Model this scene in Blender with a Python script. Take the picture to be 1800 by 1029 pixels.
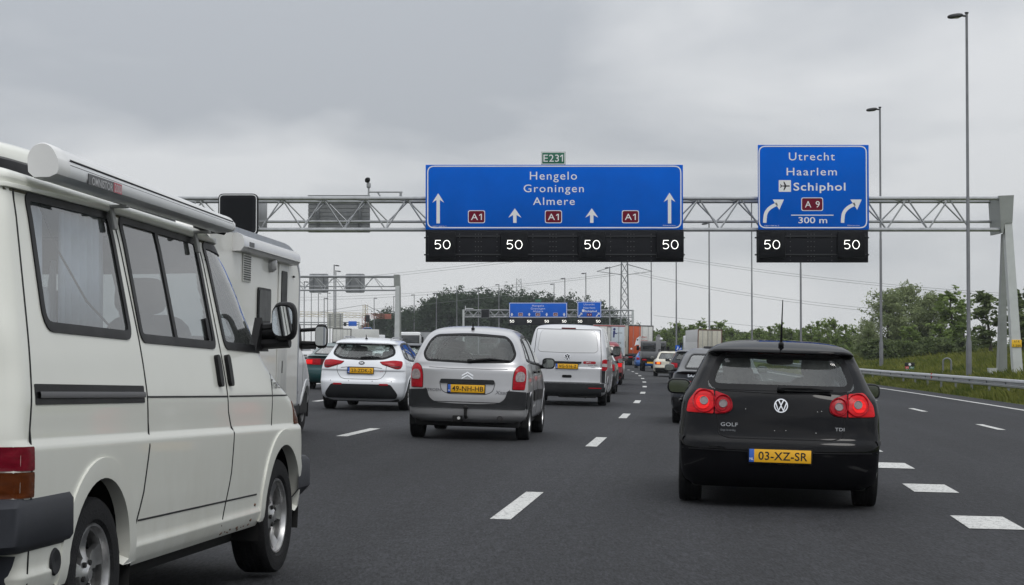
import bpy, bmesh, math, random
import numpy as np
from mathutils import Vector, Matrix, Euler
from mathutils.bvhtree import BVHTree
from mathutils.geometry import delaunay_2d_cdt

random.seed(7)
rng = np.random.default_rng(7)
R = math.radians
for _o in list(bpy.data.objects):
    bpy.data.objects.remove(_o)
scene = bpy.context.scene
col = scene.collection

# ------------------------------------------------------------------ camera
CAM_H = 1.3
cd = bpy.data.cameras.new("camera")
cd.sensor_width = 36.0
cd.lens = 70.0
cd.clip_start = 0.1
cd.clip_end = 9000.0
cam = bpy.data.objects.new("camera", cd)
col.objects.link(cam)
cam.location = (0, 0, CAM_H)
cam.rotation_euler = (R(90 + 1.645), 0, 0)
scene.camera = cam
scene.view_settings.view_transform = 'Standard'
scene.view_settings.look = 'None'
scene.view_settings.exposure = 0.0
scene.view_settings.gamma = 1.0
scene.render.film_transparent = False

# ------------------------------------------------------------------ sky and sun
SUN_EL, SUN_AZ = 52.0, 150.0          # azimuth clockwise from straight ahead
w = bpy.data.worlds.new("World")
scene.world = w
w.use_nodes = True
nt = w.node_tree
nt.nodes.clear()
out = nt.nodes.new('ShaderNodeOutputWorld')
bg = nt.nodes.new('ShaderNodeBackground')
bg.inputs['Strength'].default_value = 1.0
sky = nt.nodes.new('ShaderNodeTexSky')
sky.sky_type = 'NISHITA'
sky.sun_disc = False
sky.sun_elevation = R(SUN_EL)
sky.sun_rotation = R(SUN_AZ)
skm = nt.nodes.new('ShaderNodeVectorMath'); skm.operation = 'SCALE'
skm.inputs['Scale'].default_value = 0.06
nt.links.new(sky.outputs['Color'], skm.inputs[0])
tc = nt.nodes.new('ShaderNodeTexCoord')
sep = nt.nodes.new('ShaderNodeSeparateXYZ')
nt.links.new(tc.outputs['Generated'], sep.inputs[0])
def wn(op, a, b=None, c=None):
    n = nt.nodes.new('ShaderNodeMath'); n.operation = op
    for i, v in enumerate((a, b, c)):
        if v is None: continue
        if isinstance(v, (int, float)): n.inputs[i].default_value = v
        else: nt.links.new(v, n.inputs[i])
    return n.outputs[0]
# clouds are mapped on a flat layer overhead, so they flatten out towards the horizon
zc = wn('ADD', wn('MAXIMUM', sep.outputs['Z'], 0.0), 0.25)
comb = nt.nodes.new('ShaderNodeCombineXYZ')
nt.links.new(wn('DIVIDE', sep.outputs['X'], zc), comb.inputs[0])
nt.links.new(wn('DIVIDE', sep.outputs['Y'], zc), comb.inputs[1])
comb.inputs[2].default_value = 3.7
n1 = nt.nodes.new('ShaderNodeTexNoise')
n1.inputs['Scale'].default_value = 1.25
n1.inputs['Detail'].default_value = 5.0
n1.inputs['Roughness'].default_value = 0.48
n1.inputs['Distortion'].default_value = 0.35
nt.links.new(comb.outputs[0], n1.inputs['Vector'])
cr = nt.nodes.new('ShaderNodeValToRGB')
cr.color_ramp.elements[0].position = 0.41
cr.color_ramp.elements[0].color = (0.415, 0.438, 0.472, 1)
cr.color_ramp.elements[1].position = 0.585
cr.color_ramp.elements[1].color = (0.655, 0.668, 0.685, 1)
nt.links.new(n1.outputs['Fac'], cr.inputs[0])
# an overcast sky is brighter overhead than at the horizon
up = wn('ADD', wn('MULTIPLY', wn('POWER', wn('MAXIMUM', sep.outputs['Z'], 0.0), 1.2), 1.75), 1.0)
zb = nt.nodes.new('ShaderNodeVectorMath'); zb.operation = 'SCALE'
nt.links.new(cr.outputs[0], zb.inputs[0]); nt.links.new(up, zb.inputs['Scale'])
# paler band of thin cloud low down
low = wn('POWER', wn('SUBTRACT', 1.0, wn('MINIMUM', wn('MULTIPLY', wn('MAXIMUM', sep.outputs['Z'], 0.0), 9.0), 1.0)), 1.6)
ml = nt.nodes.new('ShaderNodeMix'); ml.data_type = 'RGBA'
nt.links.new(wn('MULTIPLY', low, 0.75), ml.inputs['Factor'])
nt.links.new(zb.outputs[0], ml.inputs[6]); ml.inputs[7].default_value = (0.76, 0.775, 0.782, 1)
mx = nt.nodes.new('ShaderNodeMix'); mx.data_type = 'RGBA'
mx.inputs['Factor'].default_value = 0.93
nt.links.new(skm.outputs[0], mx.inputs[6]); nt.links.new(ml.outputs[2], mx.inputs[7])
nt.links.new(mx.outputs[2], bg.inputs['Color'])
nt.links.new(bg.outputs[0], out.inputs['Surface'])

sd = bpy.data.lights.new("sun", 'SUN')
sd.energy = 0.9
sd.angle = R(22)
sd.color = (1.0, 0.97, 0.93)
sun = bpy.data.objects.new("sun", sd)
col.objects.link(sun)
_sv = Vector((math.sin(R(SUN_AZ)) * math.cos(R(SUN_EL)), math.cos(R(SUN_AZ)) * math.cos(R(SUN_EL)), math.sin(R(SUN_EL))))
sun.rotation_euler = _sv.to_track_quat('Z', 'Y').to_euler()

# ------------------------------------------------------------------ materials
MATS = {}
def _nodes(name):
    m = bpy.data.materials.new(name)
    m.use_nodes = True
    t = m.node_tree
    b = t.nodes['Principled BSDF']
    return m, t, b
def mat(name, c, rough=0.5, metal=0.0, coat=0.0, var=0.08, scale=6.0, spec=0.5, emit=None, estr=0.0, rvar=0.1, bump=0.0, bscale=60.0, coord='Object', stretch=(1, 1, 1)):
    """plain surface with a little uneven tone and gloss"""
    if name in MATS: return MATS[name]
    m, t, b = _nodes(name)
    tcn = t.nodes.new('ShaderNodeTexCoord')
    mp = t.nodes.new('ShaderNodeMapping'); mp.inputs['Scale'].default_value = stretch
    t.links.new(tcn.outputs[coord], mp.inputs[0])
    n = t.nodes.new('ShaderNodeTexNoise'); n.inputs['Scale'].default_value = scale
    n.inputs['Detail'].default_value = 5.0
    t.links.new(mp.outputs[0], n.inputs['Vector'])
    r = t.nodes.new('ShaderNodeValToRGB')
    r.color_ramp.elements[0].position = 0.3; r.color_ramp.elements[1].position = 0.7
    r.color_ramp.elements[0].color = tuple(max(0, x * (1 - var)) for x in c) + (1,)
    r.color_ramp.elements[1].color = tuple(min(1, x * (1 + var)) for x in c) + (1,)
    t.links.new(n.outputs['Fac'], r.inputs[0])
    t.links.new(r.outputs[0], b.inputs['Base Color'])
    mr = t.nodes.new('ShaderNodeMapRange')
    mr.inputs['To Min'].default_value = max(0.0, rough - rvar); mr.inputs['To Max'].default_value = min(1.0, rough + rvar)
    t.links.new(n.outputs['Fac'], mr.inputs['Value']); t.links.new(mr.outputs[0], b.inputs['Roughness'])
    b.inputs['Metallic'].default_value = metal
    b.inputs['Coat Weight'].default_value = coat
    b.inputs['Coat Roughness'].default_value = 0.06
    b.inputs['Specular IOR Level'].default_value = spec
    if emit:
        b.inputs['Emission Color'].default_value = tuple(emit) + (1,)
        b.inputs['Emission Strength'].default_value = estr
    if bump:
        n2 = t.nodes.new('ShaderNodeTexNoise'); n2.inputs['Scale'].default_value = bscale; n2.inputs['Detail'].default_value = 4
        t.links.new(mp.outputs[0], n2.inputs['Vector'])
        bp = t.nodes.new('ShaderNodeBump'); bp.inputs['Strength'].default_value = bump; bp.inputs['Distance'].default_value = 0.02
        t.links.new(n2.outputs['Fac'], bp.inputs['Height']); t.links.new(bp.outputs[0], b.inputs['Normal'])
    MATS[name] = m
    return m
def paint(name, c, metal=0.0, rough=0.35, coat=0.8, grime=0.35, gcol=(0.10, 0.09, 0.08), spec=0.4):
    """car paint: flake or solid colour under lacquer, with road film in blotches"""
    if name in MATS: return MATS[name]
    m, t, b = _nodes(name)
    tcn = t.nodes.new('ShaderNodeTexCoord')
    n = t.nodes.new('ShaderNodeTexNoise'); n.inputs['Scale'].default_value = 3.0; n.inputs['Detail'].default_value = 8; n.inputs['Roughness'].default_value = 0.65
    mp = t.nodes.new('ShaderNodeMapping'); mp.inputs['Scale'].default_value = (1, 1, 0.45)
    t.links.new(tcn.outputs['Object'], mp.inputs[0]); t.links.new(mp.outputs[0], n.inputs['Vector'])
    sp = t.nodes.new('ShaderNodeSeparateXYZ'); t.links.new(tcn.outputs['Object'], sp.inputs[0])
    # spray thrown up from the road: strongest near the sills
    h = t.nodes.new('ShaderNodeMapRange'); h.inputs['From Min'].default_value = 0.15; h.inputs['From Max'].default_value = 0.85
    h.inputs['To Min'].default_value = 1.0; h.inputs['To Max'].default_value = 0.12
    t.links.new(sp.outputs['Z'], h.inputs['Value'])
    mr = t.nodes.new('ShaderNodeMapRange'); mr.inputs['From Min'].default_value = 0.38; mr.inputs['From Max'].default_value = 0.75
    t.links.new(n.outputs['Fac'], mr.inputs['Value'])
    mu = t.nodes.new('ShaderNodeMath'); mu.operation = 'MULTIPLY'
    t.links.new(mr.outputs[0], mu.inputs[0]); t.links.new(h.outputs[0], mu.inputs[1])
    m2 = t.nodes.new('ShaderNodeMath'); m2.operation = 'MULTIPLY'; m2.inputs[1].default_value = grime
    t.links.new(mu.outputs[0], m2.inputs[0])
    mix = t.nodes.new('ShaderNodeMix'); mix.data_type = 'RGBA'
    t.links.new(m2.outputs[0], mix.inputs['Factor'])
    mix.inputs[6].default_value = tuple(c) + (1,); mix.inputs[7].default_value = tuple(gcol) + (1,)
    t.links.new(mix.outputs[2], b.inputs['Base Color'])
    r2 = t.nodes.new('ShaderNodeMath'); r2.operation = 'MULTIPLY_ADD'; r2.inputs[1].default_value = 0.6; r2.inputs[2].default_value = rough
    t.links.new(m2.outputs[0], r2.inputs[0]); t.links.new(r2.outputs[0], b.inputs['Roughness'])
    b.inputs['Metallic'].default_value = metal
    c2 = t.nodes.new('ShaderNodeMath'); c2.operation = 'MULTIPLY_ADD'; c2.inputs[1].default_value = -coat; c2.inputs[2].default_value = coat
    t.links.new(m2.outputs[0], c2.inputs[0]); t.links.new(c2.outputs[0], b.inputs['Coat Weight'])
    b.inputs['Coat Roughness'].default_value = 0.05
    b.inputs['Specular IOR Level'].default_value = spec
    MATS[name] = m
    return m
def glass(name, tint=(0.75, 0.82, 0.80), refl=1.0, rough=0.02, dust_veil=0.065):
    if name in MATS: return MATS[name]
    m = bpy.data.materials.new(name); m.use_nodes = True
    t = m.node_tree; t.nodes.clear()
    o = t.nodes.new('ShaderNodeOutputMaterial')
    tr = t.nodes.new('ShaderNodeBsdfTransparent'); tr.inputs[0].default_value = tuple(tint) + (1,)
    gl = t.nodes.new('ShaderNodeBsdfGlossy'); gl.inputs['Roughness'].default_value = rough
    gl.inputs['Color'].default_value = (refl, refl, refl, 1)
    lw = t.nodes.new('ShaderNodeLayerWeight'); lw.inputs['Blend'].default_value = 0.5
    mx = t.nodes.new('ShaderNodeMixShader')
    pw = t.nodes.new('ShaderNodeMath'); pw.operation = 'POWER'; pw.inputs[1].default_value = 3.4
    ad = t.nodes.new('ShaderNodeMath'); ad.operation = 'MULTIPLY_ADD'; ad.inputs[1].default_value = 0.85; ad.inputs[2].default_value = 0.06
    ad.use_clamp = True
    t.links.new(lw.outputs['Facing'], pw.inputs[0]); t.links.new(pw.outputs[0], ad.inputs[0]); t.links.new(ad.outputs[0], mx.inputs[0])
    t.links.new(tr.outputs[0], mx.inputs[1]); t.links.new(gl.outputs[0], mx.inputs[2])
    # thin film of dried spray, also lightening dark panes like a reflected veil
    df = t.nodes.new('ShaderNodeBsdfDiffuse'); df.inputs[0].default_value = (0.46, 0.49, 0.47, 1)
    tcn = t.nodes.new('ShaderNodeTexCoord'); nz = t.nodes.new('ShaderNodeTexNoise'); nz.inputs['Scale'].default_value = 5; nz.inputs['Detail'].default_value = 6
    t.links.new(tcn.outputs['Object'], nz.inputs['Vector'])
    dm = t.nodes.new('ShaderNodeMath'); dm.operation = 'MULTIPLY'; dm.inputs[1].default_value = dust_veil * 2
    t.links.new(nz.outputs['Fac'], dm.inputs[0])
    m2 = t.nodes.new('ShaderNodeMixShader'); t.links.new(dm.outputs[0], m2.inputs[0]); t.links.new(mx.outputs[0], m2.inputs[1]); t.links.new(df.outputs[0], m2.inputs[2])
    t.links.new(m2.outputs[0], o.inputs[0])
    MATS[name] = m
    return m

RUBBER = mat('tyre_rubber', (0.016, 0.016, 0.017), 0.8, spec=0.18, var=0.25, scale=20, bump=0.3, bscale=90)
TRIM = mat('black_trim', (0.012, 0.012, 0.013), 0.5, spec=0.18, var=0.2)
SEAL = mat('window_seal', (0.008, 0.008, 0.009), 0.45, spec=0.18)
PLASTIC = mat('dark_plastic', (0.022, 0.023, 0.025), 0.6, spec=0.18, var=0.15, bump=0.1, bscale=300)
BUMPER = mat('grey_bumper_plastic', (0.030, 0.032, 0.038), 0.55, spec=0.18, var=0.18, scale=5, bump=0.1, bscale=300)
LINING = mat('cabin_lining', (0.035, 0.035, 0.037), 0.9)
SEATM = mat('seat_cloth', (0.03, 0.031, 0.034), 0.95, var=0.2, scale=30)
SEATG = mat('grey_seat_cloth', (0.09, 0.10, 0.11), 0.95, var=0.2, scale=30)
UNDER = mat('underbody', (0.009, 0.009, 0.009), 0.9)
ALLOY = mat('alloy_rim', (0.50, 0.50, 0.50), 0.32, metal=0.9, var=0.25, scale=12)
STEEL = mat('steel_disc', (0.10, 0.10, 0.10), 0.5, metal=0.7)
CHROME = mat('chrome', (0.75, 0.76, 0.78), 0.12, metal=1.0, var=0.05)
YPLATE = mat('plate_yellow', (0.80, 0.42, 0.012), 0.4, var=0.04)
BPLATE = mat('plate_blue', (0.03, 0.12, 0.50), 0.4)
INK = mat('black_ink', (0.006, 0.006, 0.006), 0.5)
WHITEP = mat('white_print', (0.82, 0.82, 0.80), 0.5, var=0.03)
GLASS = glass('window_glass')
GLASSD = glass('dark_window_glass', (0.30, 0.33, 0.33))
GLASST = glass('tinted_window_glass', (0.50, 0.56, 0.55))
MIRRD = mat('darkened_mirror_glass', (0.16, 0.17, 0.17), 0.05, metal=1.0, var=0.05, rvar=0.02)  # colour darkened in place of dark surroundings for it to reflect
MIRR = mat('mirror_glass', (0.80, 0.82, 0.84), 0.03, metal=1.0, var=0.02, rvar=0.01)
def lens(name, c, estr=0.0, ecol=None):
    m = mat(name, c, 0.25, coat=0.12, var=0.25, scale=14, rvar=0.06, spec=0.15, emit=ecol, estr=estr, bump=0.08, bscale=120, stretch=(1, 1, 4))
    return m
REDLENS = lens('red_lens', (0.32, 0.004, 0.012), 0.02, (1.0, 0.008, 0.02))
REDLIT = lens('red_lamp_lit', (0.42, 0.006, 0.010), 0.11, (1.0, 0.010, 0.015))
REDHOT = lens('red_bulb_lit', (0.6, 0.01, 0.01), 0.36, (1.0, 0.015, 0.015))
CLEARLENS = lens('clear_lens', (0.42, 0.40, 0.40))
AMBER = lens('amber_lens', (0.085, 0.020, 0.004))
VANRED = lens('old_red_lens', (0.15, 0.004, 0.014))
AMBERLIT = lens('amber_lamp_lit', (0.8, 0.2, 0.02), 0.9, (1.0, 0.20, 0.03))
DARKRED = lens('dark_red_lens', (0.10, 0.01, 0.012))

# ------------------------------------------------------------------ mesh helpers
class MB:
    """collects shapes and links them as one mesh object"""
    def __init__(s): s.v = []; s.f = []; s.m = []; s.k = 0
    def slot(s, k): s.k = k; return s
    def add(s, vs, fs):
        n = len(s.v)
        s.v.extend([tuple(p) for p in vs])
        s.f.extend([tuple(i + n for i in f) for f in fs]); s.m.extend([s.k] * len(fs))
        return s
    def box(s, c, d, rot=None, bev=0.0):
        x, y, z = d[0] / 2, d[1] / 2, d[2] / 2
        if bev > 0:
            bm = bmesh.new(); bmesh.ops.create_cube(bm, size=1.0)
            for q in bm.verts: q.co = Vector((q.co.x * d[0], q.co.y * d[1], q.co.z * d[2]))
            bmesh.ops.bevel(bm, geom=bm.edges[:], offset=min(bev, min(d) * 0.45), segments=2, affect='EDGES', profile=0.5)
            vs = [q.co.copy() for q in bm.verts]; bm.verts.index_update()
            fs = [tuple(q.index for q in f.verts) for f in bm.faces]; bm.free()
        else:
            vs = [Vector(p) for p in ((-x, -y, -z), (x, -y, -z), (x, y, -z), (-x, y, -z), (-x, -y, z), (x, -y, z), (x, y, z), (-x, y, z))]
            fs = [(0, 3, 2, 1), (4, 5, 6, 7), (0, 1, 5, 4), (1, 2, 6, 5), (2, 3, 7, 6), (3, 0, 4, 7)]
        if rot is not None:
            M = rot if isinstance(rot, Matrix) else Euler(rot).to_matrix()
            vs = [M @ q for q in vs]
        c = Vector(c)
        return s.add([q + c for q in vs], fs)
    def tube(s, pts, r, n=8, cap=True):
        pts = [Vector(p) for p in pts]
        rr = r if isinstance(r, (list, tuple)) else [r] * len(pts)
        vs = []; fs = []
        u = None
        for i, p in enumerate(pts):
            t = (pts[min(i + 1, len(pts) - 1)] - pts[max(i - 1, 0)])
            t.normalize()
            if u is None:
                u = t.orthogonal().normalized()
            else:
                u = (u - t * u.dot(t))
                u = u.normalized() if u.length > 1e-6 else t.orthogonal().normalized()
            b = t.cross(u)
            for k in range(n):
                a = 2 * math.pi * k / n
                vs.append(p + (u * math.cos(a) + b * math.sin(a)) * rr[i])
        for i in range(len(pts) - 1):
            for k in range(n):
                k2 = (k + 1) % n
                fs.append((i * n + k, i * n + k2, (i + 1) * n + k2, (i + 1) * n + k))
        if cap:
            fs.append(tuple(range(n - 1, -1, -1))); fs.append(tuple((len(pts) - 1) * n + k for k in range(n)))
        return s.add(vs, fs)
    def lathe(s, prof, c=(0, 0, 0), axis='X', n=32, cap=False):
        """prof: list of (position along axis, radius)"""
        vs = []; fs = []
        for a, r in prof:
            for k in range(n):
                t = 2 * math.pi * k / n
                q = (r * math.cos(t), r * math.sin(t))
                p = (a, q[0], q[1]) if axis == 'X' else ((q[0], a, q[1]) if axis == 'Y' else (q[0], q[1], a))
                vs.append(Vector(p) + Vector(c))
        for i in range(len(prof) - 1):
            for k in range(n):
                k2 = (k + 1) % n
                fs.append((i * n + k, i * n + k2, (i + 1) * n + k2, (i + 1) * n + k))
        if cap:
            fs.append(tuple(range(n - 1, -1, -1))); fs.append(tuple((len(prof) - 1) * n + k for k in range(n)))
        return s.add(vs, fs)
    def blob(s, c, d, e=0.5, n=12, rot=None):
        """superellipsoid: e<1 boxy and rounded"""
        vs = []; fs = []
        def pw(x): return math.copysign(abs(x) ** e, x)
        for i in range(n + 1):
            la = -math.pi / 2 + math.pi * i / n
            for k in range(2 * n):
                lo = math.pi * k / n
                vs.append(Vector((pw(math.cos(la)) * pw(math.cos(lo)) * d[0] / 2, pw(math.cos(la)) * pw(math.sin(lo)) * d[1] / 2, pw(math.sin(la)) * d[2] / 2)))
        for i in range(n):
            for k in range(2 * n):
                k2 = (k + 1) % (2 * n)
                fs.append((i * 2 * n + k, i * 2 * n + k2, (i + 1) * 2 * n + k2, (i + 1) * 2 * n + k))
        if rot is not None:
            M = Euler(rot).to_matrix(); vs = [M @ q for q in vs]
        return s.add([q + Vector(c) for q in vs], fs)
    def prism(s, poly, a0, a1, axis='X'):
        """polygon extruded along an axis; poly coordinates are the two others in order"""
        def P(u, v, a): return (a, u, v) if axis == 'X' else ((u, a, v) if axis == 'Y' else (u, v, a))
        n = len(poly)
        vs = [P(u, v, a0) for u, v in poly] + [P(u, v, a1) for u, v in poly]
        fs = [tuple(range(n)), tuple(range(2 * n - 1, n - 1, -1))]
        fs += [(i, i + n, (i + 1) % n + n, (i + 1) % n) for i in range(n)]
        return s.add(vs, fs)
    def build(s, name, mats, parent=None, smooth=35, fix=True):
        me = bpy.data.meshes.new(name)
        me.from_pydata(s.v, [], s.f)
        ms = mats if isinstance(mats, (list, tuple)) else [mats]
        for m in ms: me.materials.append(m)
        if len(ms) > 1: me.polygons.foreach_set('material_index', s.m)
        if fix:
            bm = bmesh.new(); bm.from_mesh(me)
            bmesh.ops.recalc_face_normals(bm, faces=bm.faces[:]); bm.to_mesh(me); bm.free()
        if smooth:
            me.polygons.foreach_set('use_smooth', [True] * len(me.polygons))
            me.set_sharp_from_angle(angle=R(smooth))
        return link(name, me, parent)
def link(name, me, parent=None):
    o = bpy.data.objects.new(name, me)
    col.objects.link(o)
    if parent is not None: o.parent = parent
    return o
def tag(o, label=None, cat=None, group=None, kind=None):
    if label: o['label'] = label
    if cat: o['category'] = cat
    if group: o['group'] = group
    if kind: o['kind'] = kind
    return o
def thing(name, label, cat, loc=(0, 0, 0), rot=(0, 0, 0), group=None):
    o = bpy.data.objects.new(name, None); col.objects.link(o)
    o.empty_display_size = 0.3
    o.location = loc; o.rotation_euler = rot
    return tag(o, label, cat, group)
def copy_tree(o, parent=None):
    c = o.copy(); col.objects.link(c)
    if parent is not None: c.parent = parent
    for ch in list(o.children): copy_tree(ch, c)
    return c

_TX = {}
def text_geo(body, size=1.0, space=1.0, bold=0.0):
    """outline letters as flat faces, centred on the origin: (verts 2d, faces)"""
    key = (body, round(space, 3), round(bold, 4))
    if key not in _TX:
        c = bpy.data.curves.new('t', 'FONT'); c.body = body
        c.align_x = 'CENTER'; c.align_y = 'CENTER'; c.space_character = space; c.offset = bold
        c.resolution_u = 4
        o = bpy.data.objects.new('t', c); col.objects.link(o)
        me = bpy.data.meshes.new_from_object(o.evaluated_get(bpy.context.evaluated_depsgraph_get()))
        vs = np.array([q.co[:2] for q in me.vertices]); fs = [tuple(p.vertices) for p in me.polygons]
        bpy.data.objects.remove(o); bpy.data.curves.remove(c); bpy.data.meshes.remove(me)
        mid = (vs.max(0) + vs.min(0)) / 2
        _TX[key] = (vs - mid, fs)
    v, f = _TX[key]
    return v * size, f
def inpoly(P, poly):
    P = np.asarray(P); poly = np.asarray(poly)
    x, y = P[:, 0], P[:, 1]; ins = np.zeros(len(P), bool)
    n = len(poly)
    for i in range(n):
        x1, y1 = poly[i]; x2, y2 = poly[(i + 1) % n]
        if y1 == y2: continue
        c = ((y1 > y) != (y2 > y)) & (x < (x2 - x1) * (y - y1) / (y2 - y1) + x1)
        ins ^= c
    return ins
def rpoly(pts, r, n=5):
    """round the corners of a polygon"""
    o = []
    m = len(pts)
    rs = r if isinstance(r, (list, tuple)) else [r] * m
    for i in range(m):
        p = np.array(pts[i], float); a = np.array(pts[i - 1], float); b = np.array(pts[(i + 1) % m], float)
        da, db = a - p, b - p
        la, lb = np.linalg.norm(da), np.linalg.norm(db)
        k = min(rs[i], la * 0.48, lb * 0.48)
        if k < 1e-5: o.append(tuple(p)); continue
        s, e = p + da / la * k, p + db / lb * k
        for j in range(n + 1):
            t = j / n
            o.append(tuple((1 - t) ** 2 * s + 2 * t * (1 - t) * p + t * t * e))
    return o
def resample(poly, h, closed=True):
    pts = [np.array(p, float) for p in poly]
    if closed: pts.append(pts[0])
    o = []
    for a, b in zip(pts[:-1], pts[1:]):
        n = max(1, int(math.ceil(np.linalg.norm(b - a) / h)))
        for j in range(n): o.append(a + (b - a) * j / n)
    if not closed: o.append(pts[-1])
    q = [o[0]]
    for p in o[1:]:
        if np.linalg.norm(p - q[-1]) > 1e-4: q.append(p)
    if closed and np.linalg.norm(q[0] - q[-1]) < 1e-4: q.pop()
    return np.array(q)
def offset_poly(P, d, closed=True):
    """move an outline outward by d (counter-clockwise outlines grow)"""
    P = np.asarray(P, float)
    nx = np.roll(P, -1, 0) - P; pv = P - np.roll(P, 1, 0)
    if not closed: nx[-1] = pv[-1]; pv[0] = nx[0]
    nx /= np.linalg.norm(nx, axis=1)[:, None] + 1e-12; pv /= np.linalg.norm(pv, axis=1)[:, None] + 1e-12
    t = nx + pv; t /= np.linalg.norm(t, axis=1)[:, None] + 1e-12
    nrm = np.stack([t[:, 1], -t[:, 0]], 1)
    cosv = np.clip((nrm * np.stack([nx[:, 1], -nx[:, 0]], 1)).sum(1), 0.5, 1)
    return P + nrm * (d / cosv)[:, None]
def ccw(P):
    P = np.asarray(P, float)
    a = np.sum(P[:, 0] * np.roll(P[:, 1], -1) - np.roll(P[:, 0], -1) * P[:, 1])
    return P if a > 0 else P[::-1].copy()
def circle(cx, cy, r, n=32, ry=None):
    ry = r if ry is None else ry
    return [(cx + r * math.cos(2 * math.pi * i / n), cy + ry * math.sin(2 * math.pi * i / n)) for i in range(n)]
def pchip(x, y, xq):
    x = np.asarray(x, float); y = np.asarray(y, float)
    h = np.diff(x); dl = np.diff(y) / h
    d = np.zeros_like(y)
    for i in range(1, len(x) - 1):
        if dl[i - 1] * dl[i] > 0:
            w1, w2 = 2 * h[i] + h[i - 1], h[i] + 2 * h[i - 1]
            d[i] = (w1 + w2) / (w1 / dl[i - 1] + w2 / dl[i])
    d[0], d[-1] = dl[0], dl[-1]
    i = np.clip(np.searchsorted(x, xq) - 1, 0, len(x) - 2)
    t = (xq - x[i]) / h[i]
    return ((1 + 2 * t) * (1 - t) ** 2 * y[i] + t * (1 - t) ** 2 * h[i] * d[i] + t * t * (3 - 2 * t) * y[i + 1] + t * t * (t - 1) * h[i] * d[i + 1])
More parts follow.
